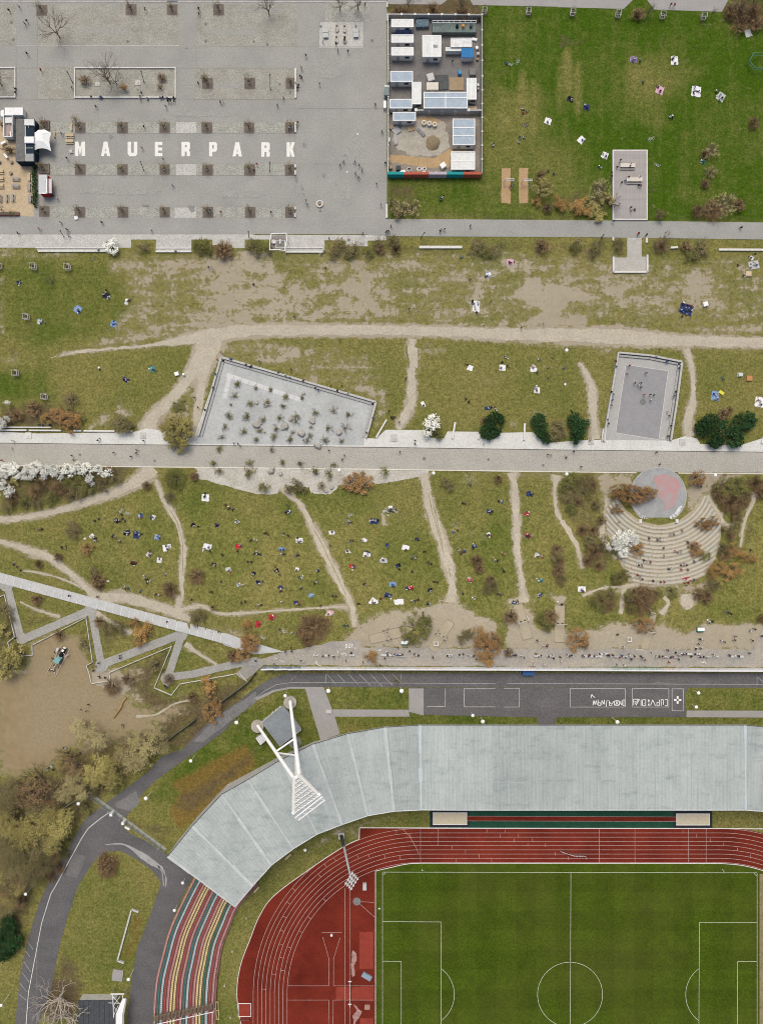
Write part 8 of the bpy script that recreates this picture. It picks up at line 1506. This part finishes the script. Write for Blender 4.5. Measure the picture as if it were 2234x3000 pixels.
for t,s in (('e1','992,410,w 1030,438,w'),('e2','770,295,k 1248,382,g 1288,368,w 1555,310,w 1640,320,g 880,845,g'),('e3','65,310,w 110,320,g 160,310,w 628,445,e 320,700,g 320,545,k'),('a3','1085,505,w 1130,495,w 1205,1000,g'),('b4','752,170,w 802,355,w'),('b3','1205,165,g'),('f2','155,270,w 295,230,w'),('f1','1365,312,w'),('c1','597,292,g'),('e2','1630,885,b'.replace(',b',',g'))):
    for it in s.split(): x,y,c=it.split(','); bike(t,float(x),float(y),c)
# ---------------------------------------------------------------- people
def person_mesh(pose):
    J={}
    def setj(**k):
        for n,v in k.items(): J[n]=Vector(v)
    if pose in ('stand','walk'):
        setj(pel=(0,0,.95),abd=(0,.01,1.12),che=(0,.0,1.32),nek=(0,.01,1.49),hed=(0,.03,1.62),top=(0,.02,1.72),nose=(0,.125,1.61))
        for s,n in ((-1,'l'),(1,'r')):
            k=.0 if pose=='stand' else s*.22
            setj(**{'sh'+n:(s*.18,0,1.42),'el'+n:(s*.25,-k*.5,1.14),'ha'+n:(s*.25,.06-k*.9,.90),'fi'+n:(s*.25,.09-k*1.1,.78),'hi'+n:(s*.09,0,.90),'kn'+n:(s*.10,.03+k*.7,.50),'an'+n:(s*.10,k*1.2-(.08 if k<0 else 0),.09+(.06 if k<0 else 0)),'to'+n:(s*.11,.17+k*1.2,.04)})
    elif pose=='sit':
        setj(pel=(0,0,.12),abd=(0,-.02,.30),che=(0,.02,.50),nek=(0,.06,.66),hed=(0,.10,.80),top=(0,.10,.90),nose=(0,.20,.79))
        for s,n in ((-1,'l'),(1,'r')): setj(**{'sh'+n:(s*.18,.03,.60),'el'+n:(s*.27,.20,.42),'ha'+n:(s*.16,.40,.38),'fi'+n:(s*.08,.47,.36),'hi'+n:(s*.09,.06,.12),'kn'+n:(s*.22,.42,.40),'an'+n:(s*.14,.66,.09),'to'+n:(s*.15,.84,.05)})
    elif pose=='sit2':
        setj(pel=(0,0,.12),abd=(0,-.05,.29),che=(0,-.10,.48),nek=(0,-.10,.64),hed=(0,-.06,.78),top=(0,-.06,.88),nose=(0,.04,.77))
        for s,n in ((-1,'l'),(1,'r')): setj(**{'sh'+n:(s*.18,-.10,.57),'el'+n:(s*.30,-.28,.35),'ha'+n:(s*.32,-.38,.08),'fi'+n:(s*.34,-.44,.04),'hi'+n:(s*.09,.06,.12),'kn'+n:(s*.16,.46,.20),'an'+n:(s*.14,.86,.08),'to'+n:(s*.16,.92,.2)})
    elif pose=='bench':
        setj(pel=(0,0,.10),abd=(0,.0,.28),che=(0,.04,.48),nek=(0,.08,.64),hed=(0,.12,.78),top=(0,.12,.88),nose=(0,.22,.77))
        for s,n in ((-1,'l'),(1,'r')): setj(**{'sh'+n:(s*.18,.05,.58),'el'+n:(s*.24,.18,.36),'ha'+n:(s*.14,.38,.24),'fi'+n:(s*.12,.46,.21),'hi'+n:(s*.09,.06,.10),'kn'+n:(s*.12,.46,.10),'an'+n:(s*.12,.48,-.34),'to'+n:(s*.13,.64,-.38)})
    else:
        setj(pel=(0,0,.13),abd=(0,-.18,.14),che=(0,-.38,.15),nek=(0,-.55,.14),hed=(0,-.68,.15),top=(0,-.80,.15),nose=(0,-.68,.26))
        for s,n in ((-1,'l'),(1,'r')): setj(**{'sh'+n:(s*.18,-.47,.13),'el'+n:(s*.30,-.22,.09),'ha'+n:(s*.26,.02,.10),'fi'+n:(s*.24,.12,.09),'hi'+n:(s*.09,.06,.12),'kn'+n:(s*.13,.46,.16),'an'+n:(s*.15,.86,.08),'to'+n:(s*.17,.90,.22)})
    rad=dict(pel=.15,abd=.14,che=.16,nek=.062,hed=.105,top=.075,nose=.025); rad.update({k+n:v for n in 'lr' for k,v in dict(sh=.075,el=.05,ha=.038,fi=.022,hi=.10,kn=.065,an=.045,to=.035).items()})
    bones=[('pel','abd','t'),('abd','che','t'),('che','nek','t'),('nek','hed','s'),('hed','top','h'),('hed','nose','s')]
    for n in 'lr': bones+=[('che','sh'+n,'t'),('sh'+n,'el'+n,'t'),('el'+n,'ha'+n,'t'),('ha'+n,'fi'+n,'s'),('pel','hi'+n,'l'),('hi'+n,'kn'+n,'l'),('kn'+n,'an'+n,'l'),('an'+n,'to'+n,'f')]
    names=list(J); me=bpy.data.meshes.new('tmp'); me.from_pydata([tuple(J[n]) for n in names],[(names.index(a),names.index(b)) for a,b,_ in bones],[])
    ob=bpy.data.objects.new('tmp',me); COL.objects.link(ob); md=ob.modifiers.new('s','SKIN'); sv=me.skin_vertices[0].data
    for i,n in enumerate(names): sv[i].radius=(rad[n],rad[n]*(.78 if n in('pel','abd','che') else 1)); sv[i].use_root=(n=='pel')
    sb=ob.modifiers.new('b','SUBSURF'); sb.levels=1; sb.render_levels=1
    dg=bpy.context.evaluated_depsgraph_get(); out=bpy.data.meshes.new_from_object(ob.evaluated_get(dg)); bpy.data.objects.remove(ob); out.name='person_'+pose
    idx=dict(s=0,h=1,t=2,l=3,f=4); mi=[]
    for p in out.polygons:
        c=p.center; best=(1e9,0)
        for a,b,l in bones:
            A,B_=J[a],J[b]; d=B_-A; t=max(0,min(1,(c-A).dot(d)/max(d.length_squared,1e-9))); q=(c-A-d*t).length-rad[a]*.5
            if q<best[0]: best=(q,idx[l])
        k=best[1]; hd=J['hed']; up=(J['top']-J['hed']).normalized(); fw=(J['nose']-J['hed']).normalized()
        if (c-hd).length<.16 and ((c-hd).dot(up)>.035 or (c-hd).dot(fw)<-.035): k=1
        mi.append(k)
    out.materials.clear()
    for _ in range(5): out.materials.append(None)
    out.polygons.foreach_set('material_index',mi); out.polygons.foreach_set('use_smooth',[True]*len(mi)); out.update(); return out
PMESH={p:person_mesh(p) for p in ('stand','walk','sit','sit2','bench','lie')}
CL=dict(k=(.018,.018,.022),w=(.76,.75,.73),r=(.42,.03,.035),b=(.07,.17,.42),g=(.28,.29,.29),n=(.03,.045,.12),t=(.42,.33,.22),p=(.60,.33,.38),o=(.55,.2,.06),e=(.03,.14,.10),m=(.13,.02,.03))
CN=dict(k='black',w='white',r='red',b='blue',g='grey',n='navy',t='tan',p='pink',o='orange',e='dark green',m='maroon')
CLM={k:flat('cloth_'+CN[k].replace(' ','_'),c,.85) for k,c in CL.items()}
SK=[flat('skin_light',(.52,.34,.25),.6),flat('skin_tan',(.40,.24,.16),.6),flat('skin_dark',(.16,.09,.06),.6)]; HR=[flat('hair_dark',(.02,.015,.012)),flat('hair_brown',(.06,.035,.02)),flat('hair_fair',(.30,.22,.11)),flat('hair_black',(.01,.01,.01))]; TRS=[CLM['k'],CLM['n'],flat('denim',(.09,.14,.24)),CLM['k'],flat('khaki',(.30,.25,.17)),flat('charcoal',(.06,.06,.065))]; SHO=[flat('shoe_white',(.7,.7,.68)),flat('shoe_dark',(.03,.03,.03))]
PEOPLE=[]
def PP(t,s): 
    for it in s.split():
        q=it.split(','); PEOPLE.append((t,float(q[0]),float(q[1]),q[2][0],q[2][1]))
PP('e1','768,478,ik 795,472,ik 985,435,ik 940,483,iw 964,492,im 984,463,ik 1012,485,ik 1136,440,ib 1140,460,ir 1216,460,ik 1234,455,iw 318,553,it 338,557,ik 500,692,ik 530,703,it 745,608,iw 762,627,ik 768,642,iw 905,612,im 935,618,it 965,647,iw 1012,580,iw 1030,580,iw 1095,590,ik 1126,596,iw 1262,620,iw 1285,622,ik 1335,690,im 1355,695,iw 1345,715,ik 1205,738,im 1285,792,ik 1078,826,ir 1098,820,im 1337,915,iw 1165,945,iw 1190,955,im 1212,965,iw 1185,992,ie 1005,1018,iw 1030,1028,ie 1130,1057,ik 1252,1080,ik 1282,1083,iw 562,1088,sk 112,842,ik 132,848,it 175,883,sk 790,1095,sm 1205,755,ir')
PP('e2','112,193,ie 102,207,ik 282,275,im 308,297,im 335,312,ik 372,400,ik 366,420,iw 213,435,ir 22,440,iw 55,442,ik 757,334,im 780,336,iw 1275,410,iw 1290,412,ik 1460,400,iw 1482,405,iw 1500,395,ik 1590,318,ik 1605,300,iw 600,500,ik 620,505,im 742,515,iw 775,517,im 865,572,im 882,565,im 862,540,ik 482,558,ik 508,555,iw 115,625,in 138,622,in 148,645,in 382,650,im 395,600,iw 530,668,iw 555,672,ik 250,675,ik 722,632,in 745,640,in 722,672,iw 750,668,ik 850,680,im 868,680,ik 1130,488,im 1285,560,im 1300,562,ik 1390,562,iw 1588,605,ib 1258,645,ik 1262,655,iw 1135,610,it 1402,680,ik 1425,672,iw 1540,720,ik 1298,778,iw 1312,782,ir 452,730,ik 480,736,ik 168,752,im 180,758,iw 300,802,iw 322,803,iw 497,835,iw 512,822,ik 686,782,it 690,805,iw 710,832,ik 850,795,ik 872,850,ie 890,862,iw 1008,805,iw 1028,808,ik 240,890,ik 388,915,ib 412,916,iw 535,885,ik 550,905,iw 578,888,ik 992,908,im 1006,898,iw 725,950,iw 724,968,im 880,952,ik 970,1000,iw 1145,1010,ik 1172,1008,ik 1385,912,ik 1402,906,im 1615,918,ib 1632,922,ib 167,975,im 8,1035,ik 728,1050,iw 405,1057,ik 435,1060,im 540,1080,iw 568,1078,ik 852,1075,iw 870,1072,ir 1042,1082,im 1355,1070,ik 1462,1060,ik 1480,1058,ik 1520,1025,ir 1575,1005,ik 1598,1012,iw')
PP('e3','98,335,iw 125,318,ik 148,318,iw 168,312,ik 338,556,ik 352,552,it 245,630,ik 400,648,im 290,710,ik 318,705,iw 425,735,ik 442,745,im 175,775,ib 185,788,im 300,812,ik 462,890,im 490,893,ik 268,945,iw 300,945,ir 425,968,ik 440,970,iw 290,1040,iw 318,1048,in 345,1040,im 420,1070,ik 436,1075,iw 628,485,iw 655,478,im 766,113,ik 698,262,ik 715,262,im 985,245,ik 1010,242,iw 918,328,iw 942,332,ik 912,512,ik 932,520,ir 675,640,iw 690,660,im 708,655,ir 793,605,iw 793,622,ik 1032,672,ir 960,715,iw 975,720,ik 1030,795,ie 1040,808,ik 755,880,iw 770,882,ir 705,992,ik 793,1035,iw 985,992,ik 1003,1000,im 1120,1060,iw 1150,1052,ik 1232,185,ib 1252,190,ik 1270,185,im 1222,348,iw 1218,515,ik 1232,525,ir 1305,685,iw 1335,685,iw 1310,882,iw 1338,890,ie 1312,1003,iw 1332,1000,im 1480,1070,iw 1505,1075,im')
PP('e4','182,1042,ik 205,1048,im 485,497,sk 600,578,bk 905,598,bp 935,598,bt 1000,568,bm 735,632,bk 800,642,bn 825,640,bw 1045,662,bm 1060,665,bw 845,703,sk 945,735,bp 965,745,bm 990,740,bw 858,778,bw 690,808,bm 718,818,bw 745,822,br 650,848,bk 675,852,bt 893,878,bn 915,878,bw 990,845,bk 1015,840,bw 1035,845,bm 1098,820,bb 993,880,br 1048,888,bm 640,928,br 662,938,bt 680,960,bm 765,975,bk 825,982,bm 855,982,br 1010,965,iw 1030,960,ir 1045,980,im 1020,990,ir 1095,968,bb 1545,722,ik 1147,210,sk')
PP('f1','450,100,sk 632,107,st 1080,267,sm 1408,330,ik 777,485,sm 778,502,sk 640,533,sk 622,560,it 605,585,ik 640,622,ik 675,625,im 1062,685,ik 1078,683,iw 325,578,im 348,588,ik 370,462,iw 340,507,ik 525,833,st 572,800,sk 560,842,sm 795,930,sk 795,945,it 105,372,sk')
PP('g1','428,203,iw 438,238,bk 520,235,bk 335,320,iw 312,345,iw 340,342,ik')
PP('f2','130,198,im 205,150,ir 228,152,ip 580,128,ir 600,125,iw 430,155,sk 262,230,im 338,250,iw 685,205,ie 700,205,ik 705,258,it 300,372,sm 335,348,sm 340,368,sk 490,385,bw 575,395,bk 722,387,bk 1185,118,sm 1185,138,sk 1025,345,sm 1115,305,im 1000,387,bm 1028,392,bb 1058,392,bm 1100,368,sk 940,413,sk 108,430,sk 908,458,sr 225,450,sm 330,452,sw')
PP('f3','195,300,sm 235,330,sw 255,340,im 717,258,ie 752,343,sw 1035,362,sm 933,380,sw 1305,178,iw 1325,182,ik 1425,120,ik 1445,122,im 1240,290,sk 1255,295,sw 1232,322,sk 1220,348,iw 1258,348,iw 1470,272,sm 1465,298,sm 1568,238,sw 1595,226,sk 1640,270,sk 25,390,bw 45,392,bk 190,390,bm 270,398,bk 350,408,it 402,398,bk 485,402,bk 522,402,bk 685,400,bk 725,405,sr 790,400,bw 860,400,sk 890,425,so 1042,440,sr 1000,405,bm 1085,380,bk 1115,392,bw 1105,420,sk 1190,400,bk 1265,405,bk 1330,392,sw 175,453,sw 237,453,sw 348,435,sw 710,457,sw 755,460,sw')
PP('c1','120,140,wk 257,113,sr 395,72,st 435,117,sk 448,160,sg 660,72,wk 978,120,sw 635,252,be 1130,258,bm 1348,362,sk 1368,363,sg 127,460,iw 690,508,sk 672,535,iw 700,548,iw 818,578,iw 832,575,im 495,630,iw 512,640,in 730,725,ib 262,712,iw 280,710,ie 640,1012,lw 980,1015,iw 995,1022,ie 795,1085,im 815,1085,iw 1405,957,sr 1437,918,st 1484,948,bb 1590,990,bm 1612,998,bk 1640,470,ik')
PP('c2','430,270,bw 450,250,bw 490,175,wk 705,145,wk 855,135,sm 875,130,st 888,95,sm 1203,128,sk 1212,112,sw 1232,117,sk 1398,92,st 465,365,sm 265,680,sk 1005,630,wk 558,830,sk 40,965,sm 245,1018,sm 210,1052,bw 160,1030,bg 235,1066,bb 325,1088,bm 985,1078,sm 1340,295,ie 1400,440,ik 1510,410,iw 1428,590,iw 1448,600,ig 1430,625,iw 1440,645,ik 1528,582,sk')
PP('c3','12,322,im 32,328,ip 845,145,sr 897,150,sk 1508,104,sk 235,720,sw 92,748,sm 1595,278,sk 1575,295,im 1575,355,iw 1595,340,iw 1612,345,ik 1485,343,im 1530,405,iw 1140,600,im 1165,605,ik 1185,610,ir 1125,635,iw 1160,640,ib 1190,638,iw 1155,660,ig 1130,675,im')
PP('d3','742,187,ie 1015,215,im 1025,165,ik 1058,193,ik 1052,125,iw 1310,148,iw 1422,127,it 1272,215,ir 1305,255,ie 1380,208,ig 1515,214,ib 1385,297,ie 1298,398,ik 1290,380,iw 1528,337,lw 727,467,ik 745,493,ik 243,300,sm 385,512,ie 107,562,sk 125,615,ik 150,610,ik 190,652,sm 908,540,iw 935,530,ik 962,540,iw 1012,603,ig 1585,572,ik 317,802,sk 317,828,sk 195,892,sm 870,822,sw 1595,888,sk 1535,920,sw 1533,937,sm 1385,915,sk 1410,917,sg')
PP('d4','815,67,sm 793,122,bw 873,158,bb 890,152,bn 970,215,bn 465,162,bm 468,205,bb 572,197,sr 557,262,sp 705,257,sn 615,337,sk 665,337,sk 645,355,sw 665,371,sn 690,432,sr 740,432,sm 770,433,se 745,475,sw 432,402,bk 440,425,bb 435,475,bb 432,520,bm 408,628,bw 403,660,bk 945,400,bk 940,435,bb 880,568,st 890,598,bm 905,678,bk 895,765,bk 790,895,sk 815,992,sm 258,797,im 1328,303,ie 1255,420,in 1270,435,iw 1285,455,iw 1262,460,iw 1610,475,ir 1630,490,iw 1640,510,im 1255,858,bk 1402,860,bm 183,1013,sk')
PP('d1','110,803,st 95,858,sw 20,960,sr 310,677,bn 345,677,bn 402,680,bn 805,785,sw 793,800,sk 1160,803,sk 920,898,sm 1105,877,sm 1100,902,sk 1060,930,sk 585,922,sk 600,957,sk 1570,455,sm 1600,535,sk')
PP('d2','345,822,sk 380,827,sm 395,842,sp 318,140,bb 440,190,bm 480,200,bk 765,270,bw 700,243,bg 907,318,bm 1000,370,bm 1025,385,bb 1125,362,sm 1215,360,sm 1178,390,bm 1222,390,bw 1262,420,bw 1460,617,bb 1410,740,bk 1110,880,sk 1235,918,sm 1217,952,sm 515,655,iw 765,700,im 113,547,bk 170,372,bm 190,260,bb 905,797,sk')
PP('b4','190,165,in 365,280,iw 385,295,ie 343,388,iw 430,428,bn 440,455,bk 480,385,bm 578,372,bk 588,350,bw 500,330,sm 570,465,bm 652,460,bw 508,513,sk 540,497,bb 648,532,bk 668,538,bm 583,712,sk 588,738,sw 615,722,im 455,817,bk 645,920,sr 710,932,sk 1470,873,sk 1150,330,iw 1172,350,ie')
PP('a4','600,482,ip 622,475,iw 925,475,ik 940,505,ik 932,460,iw 905,42,sm 932,46,sr 825,730,ik 808,705,im 1100,705,iw 1130,735,ib 1092,740,ik 1300,770,iw 1325,785,ik 1305,800,iw 1272,732,iw 905,945,iw 925,950,ik 90,780,ik 108,800,iw 215,850,iw 235,870,ik 685,668,ie 660,495,ie')
PP('a3','1180,882,iw 1185,907,ir 1215,900,ie 1385,975,iw 1055,515,ib 618,500,sk')
PP('b3','950,335,ie 952,350,iw 1160,280,ie 1190,283,iw 1155,325,iw 1395,552,ie 1430,572,ik 520,790,ik 535,767,iw 125,1000,sm 95,1040,sm 763,997,st 1085,680,sr')
PP('a1','78,88,sk 158,57,sw 222,174,wk 202,192,sg 335,568,sr 117,714,bk 127,743,bm 585,712,sk 738,778,bk 795,783,bw 812,778,bb 1128,778,be 1132,798,sw 1185,787,bw 1290,785,bn 1316,782,bk 1345,782,bw 1355,797,bk 1400,782,bk 1378,815,sk 1405,817,sn 1357,818,sk 777,862,sk 1340,862,sb 1605,75,sk 1605,118,sk 1175,80,sk 222,435,wk 1145,755,sk 1602,675,sk')
PP('a2','238,828,sk 258,817,sw 745,795,st 697,855,sk 890,552,st 875,607,bk 893,630,sr 850,667,bw 868,680,bk 857,705,bk 925,452,wk 1035,680,wg 1485,848,wk 1540,1068,wk 1183,409,sw 1264,418,sk 1065,342,sw 1167,355,sk 1240,310,sk 1235,330,sk 1326,215,sw 1400,42,sm 860,990,sr 850,1010,sw 787,1035,sw')
PP('b1','545,455,sk 500,255,sk 383,168,sr 1165,200,sm 1147,370,st 1320,462,sk 1395,672,sg 430,752,sk 467,778,sw')
PP('b2','530,363,sr 503,410,bm 1200,375,sk 1230,345,sm 1320,345,sb 1355,372,sk 1378,405,sw 1325,437,sn 1350,470,sm 1495,522,st 1530,690,sw 925,655,st 938,682,sw 240,747,sr 645,750,sk 155,735,sk 1565,355,sk')
PP('f2','400,430,sk 415,436,sw 540,400,sm 610,405,sk 640,398,sw 690,430,sk 800,440,sm 820,400,bk 950,372,bw 960,398,bk 990,396,bw 1130,385,sk 1160,400,bm 1240,395,sw 1250,410,sk 1345,396,bk 1368,394,bw 1425,392,bk 1445,395,bm 1480,392,bw 1510,398,bk 1530,420,sk')
PP('f3','60,400,bk 90,396,sw 110,410,sk 210,400,bw 220,396,bk 285,398,bw 300,415,sk 395,400,bw 415,396,bk 500,398,bw 535,400,bm 560,402,bk 590,400,bw 600,385,bk 630,382,bw 650,400,bk 660,402,bm 700,402,bw 745,402,bk 770,404,bw 800,420,sk 820,400,sm 870,410,sk 960,400,sw 985,410,bk 1020,405,bw 1060,408,bk 1075,404,br 1125,384,bw 1140,386,bk 1160,388,bm 1215,385,bk 1240,388,bw 1250,404,bm 1290,404,bw 1440,402,bk 1470,400,bw 1500,403,bk 1560,380,sk 1580,300,sm 1380,300,sw 1400,310,sk')
POSN={'s':'standing','w':'walking','i':'sitting on the grass','b':'sitting','l':'lying'}
MAXP=316; nP=len(PEOPLE)
keep=list(range(nP))
if nP>MAXP:
    rr=random.Random(3); small=[i for i in keep if PEOPLE[i][4] in 'kmnetg']; rr.shuffle(small); drop=set(small[:nP-MAXP]); keep=[i for i in keep if i not in drop]
else: drop=set()
def support(t,x,y,pose):
    px,py=tp(t,x,y); z=float(terr(px,py)); return px,py,z
crowdv=[];crowdf=[];crowdm=[];cmats=[]
for i,(t,x,y,ps,c) in enumerate(PEOPLE):
    px,py=tp(t,x,y); rz=R.random()*6.28; dz=.07 if ps in 'sw' else .06
    me={'s':'stand','w':'walk','b':'bench','l':'lie'}.get(ps) or R.choice(('sit','sit2','sit'))
    if ps=='b':
        dz=.42
        if t=='e4': rz=math.atan2(AC[1]-py,px-AC[0])-math.pi/2+math.pi+R.uniform(-.3,.3); rz=math.atan2(py-AC[1],-(px-AC[0])*-1)*0+R.uniform(-.3,.3); dz=.52
        elif t in('d4','d2'): dz=.95 if t=='d4' else .85
        elif t=='b4': dz=.48+.45
    if ps=='s' and R.random()<.45: me='walk'
    z=float(terr(px,py)); hv=.7 if ps in'ibl' else 1.2
    if t=='e4' and ps=='s' and 380<x<700 and 300<y<900: dz=.5
    if t=='b4' and 434<x<716 and 250<y<816 and ps!='b': dz=.48
    g=W(px,py,z+dz+hv*.5); loc=Vector((g.x,g.y,z+dz))
    mats=[R.choice(SK),R.choice(HR),CLM[c],R.choice(TRS),R.choice(SHO)]
    if i in drop:
        m=PMESH[me]; n=len(crowdv); Mx=Matrix.Translation(loc)@Matrix.Rotation(rz,4,'Z'); crowdv+=[tuple(Mx@v.co) for v in m.vertices]
        for mt in mats:
            if mt not in cmats: cmats.append(mt)
        for p in m.polygons: crowdf.append(tuple(v+n for v in p.vertices)); crowdm.append(cmats.index(mats[p.material_index]))
        continue
    s=R.uniform(.98,1.10); o=link('person',PMESH[me],None,loc,rz,(s,s,s))
    for k in range(5): o.material_slots[k].link='OBJECT'; o.material_slots[k].material=mats[k]
    reg(o,f'person in {CN[c]} top {POSN[ps]}','person','people spread over the park')
BAGM=[('white',CLM['w']),('black',CLM['k']),('red',CLM['r']),('blue',CLM['b']),('tan',CLM['t'])]; bagm=MB(); bagm.tube((0,0,0),(0,0,.16),.20,.17,7); bagm.tube((0,0,.16),(0,0,.22),.13,.05,6); bagme=bagm.mesh('bag',[WHITE]); rr=random.Random(8)
for i in keep:
    t,x,y,ps,c=PEOPLE[i]
    if ps=='i' and rr.random()<.62:
        px,py=tp(t,x,y); a=rr.random()*6.28; nm,mt=rr.choices(BAGM,(9,4,1,1,2))[0]; o=link('bag',bagme,None,W(px+7.5*math.cos(a),py+7.5*math.sin(a),None,.03),rr.random()*6,(rr.uniform(.8,1.5),rr.uniform(.8,1.2),1)); o.material_slots[0].link='OBJECT'; o.material_slots[0].material=mt; reg(o,nm+' bag beside a person on the grass','bag')
BLK=[('n',CLM['n']),('k',CLM['k']),('w',mat('blanket_white',(.74,.74,.73))),('g',mat('blanket_grey',(.46,.47,.47))),('b',mat('blanket_blue',(.2,.31,.52))),('r',mat('blanket_red',(.42,.03,.04)))]; lastp=None
for i in keep:
    t,x,y,ps,c=PEOPLE[i]
    if ps=='i' and t in ('e1','e2','e3','f2','f3','c1','c2','c3','d3','a4','b3') and rr.random()<.42:
        px,py=tp(t,x,y)
        if lastp and math.hypot(px-lastp[0],py-lastp[1])<14: continue
        lastp=(px,py); k,mt=rr.choices(BLK,(5,5,4,3,2,1))[0]; o=link('picnic_blanket',rr.choice(BMESH),None,W(px+rr.uniform(-3,3),py+rr.uniform(-3,3),None,.012),rr.random()*3,(rr.uniform(1.0,1.7),rr.uniform(.9,1.4),.5)); o.material_slots[0].link='OBJECT'; o.material_slots[0].material=mt; reg(o,'small '+BN[k]+' blanket under a person on the grass','blanket')
if crowdv:
    me=bpy.data.meshes.new('crowd'); me.from_pydata(crowdv,[],crowdf)
    for m in cmats: me.materials.append(m)
    me.polygons.foreach_set('material_index',crowdm); me.polygons.foreach_set('use_smooth',[True]*len(crowdf)); me.update(); o=link('crowd',me); o['kind']='stuff'; o['label']='further small people in dark clothes scattered between the others'; o['category']='crowd'
build_ground()      # last, once every bush has painted litter, rough grass and shade beneath it
# ---------------------------------------------------------------- labels: make each one single its thing out
MARKS=[('the MAUERPARK lettering',600,436),('the large planted island',370,243),('the table tennis tables',1000,100),('the white van',48,335),('the white canopy tent',125,412),('the beer garden tables',70,560),('the round white planter',936,598),('the container yard',1270,250),('the coloured yard wall',1270,518),('the two lawn swings',1510,540),('the timber deck',1843,545),('the T-shaped platform',1843,760),('the dark green goal frame',2220,180),('the upper lawn edge',1800,45),('the white framed structure',815,712),('the long left seat edge',210,738),('the single long bench wall',1290,725),('the right bench wall',2170,733),('the tree guards at left',160,785),('the wide trodden path',1100,970),('the sandy clearing',1610,880),('the rock garden',830,1190),('the ball court',1885,1160),('the big evergreen clump',2120,1250),('the round blossoming tree',1265,1250),('the triangle of grass by the path',545,1170),('the rust red bush at the avenue',190,1225),('the white blossom hedge',150,1385),('the cobbled avenue',1300,1345),('the round stage',1925,1452),('the curved bench rows',1930,1600),('the fork of paths at the avenue',450,1420),('the narrow rutted path',525,1620),('the stairway',400,1790),('the zigzag ramp',430,1870),('the play train',172,1936),('the fallen trunk',215,2205),('the first sloping footpath',960,1600),('the second sloping footpath',1290,1580),('the third sloping footpath',1515,1580),('the left hillside lawn',330,1600),('the central hillside lawn',760,1650),('the brown bush on the central lawn',580,1690),('the lawn under the gravel edge',760,1490),('the lawn between two footpaths',1130,1620),('the narrow lawn by the third path',1400,1600),('the lawn right of the third path',1580,1600),('the slanting swing bed',1290,1860),('the green hilltop bush',1220,1850),('the hilltop swings',1640,1830),('the left end of the graffiti wall',800,1950),('the middle of the graffiti wall',1400,1950),('the right part of the graffiti wall',1950,1950),('the hilltop benches',1760,1923),('the parking lettering',1860,2050),('the white mast',850,2150),('the lattice fence',370,2400),('the asphalt bend',330,2450),('the coloured seats',570,2800),('the covered footbridge',352,2960),('the left verge',70,2750),('the grass island by the road',280,2700),('the track bend',800,2620),('the football pitch',1400,2560),('the grandstand roof',1400,2250),('the scrub left of the benches',1750,1560),('the scrub right of the benches',2140,1480),('the bushes below the benches',1900,1740),('the lawn by the sandy clearing',1400,830),('the lawn under the deck',2050,850),('the lawn left of the ball court',1500,1080),('the lawn right of the ball court',2120,1130)]
MK=[(n,W(x,y)) for n,x,y in MARKS]; buckets={}
def ordw(i): return ['first','second','third','fourth','fifth','sixth','seventh','eighth','ninth','tenth','eleventh','twelfth','thirteenth','fourteenth','fifteenth','sixteenth','seventeenth','eighteenth','nineteenth','twentieth'][i] if i<20 else f'{i+1}th'
import re as _re
def trim(desc, room):
    """shorten a description from its end, phrase by phrase, until the place words fit"""
    while len(desc.split())>room:
        q=[m.start() for m in _re.finditer(r' (in|with|on|at|beside|between|of|near|round|over|under|above|below|behind|along|from|inside|left|right|spread|set|lying|leaning|beneath|standing|squeezed) ',desc)]
        q=[i for i in q if len(desc[:i].split())>=2]
        desc=desc[:q[-1]] if q else ' '.join(desc.split()[:room])
    return desc
def place(o,skip=0):
    p=o.location; n,q=sorted(MK,key=lambda k:(k[1].xy-p.xy).length)[skip]; d=p-q
    rel='by' if d.xy.length<4 else ('above' if d.y>0 else 'below') if abs(d.y)>abs(d.x) else ('right of' if d.x>0 else 'left of')
    return rel,n
for o,desc,label in REG:
    if label: o['label']=label; continue
    rel,n=place(o); room=16-len((rel+' '+n).split())
    buckets.setdefault((desc,rel,n),[]).append(o)
b2={}
for (desc,rel,n),L_ in buckets.items():
    room=16-len((rel+' '+n).split())-(0 if len(L_)==1 else 3); b2.setdefault((trim(desc,room),rel,n),[]).extend(L_)
for (desc,rel,n),L_ in b2.items():
    desc=trim(desc,16-len((rel+' '+n).split())-(0 if len(L_)==1 else 3))
    if len(L_)==1: L_[0]['label']=f'{desc} {rel} {n}'; continue
    xs=[o.location.x for o in L_]; ys=[o.location.y for o in L_]; hor=(max(xs)-min(xs))>=(max(ys)-min(ys)); L_.sort(key=(lambda o:o.location.x) if hor else (lambda o:-o.location.y))
    for i,o in enumerate(L_): o['label']=f'{desc} {rel} {n}, {ordw(i)} from '+('left' if hor else 'top')
print('THINGS',len(REG),'people',nP,'objects',len(bpy.data.objects))
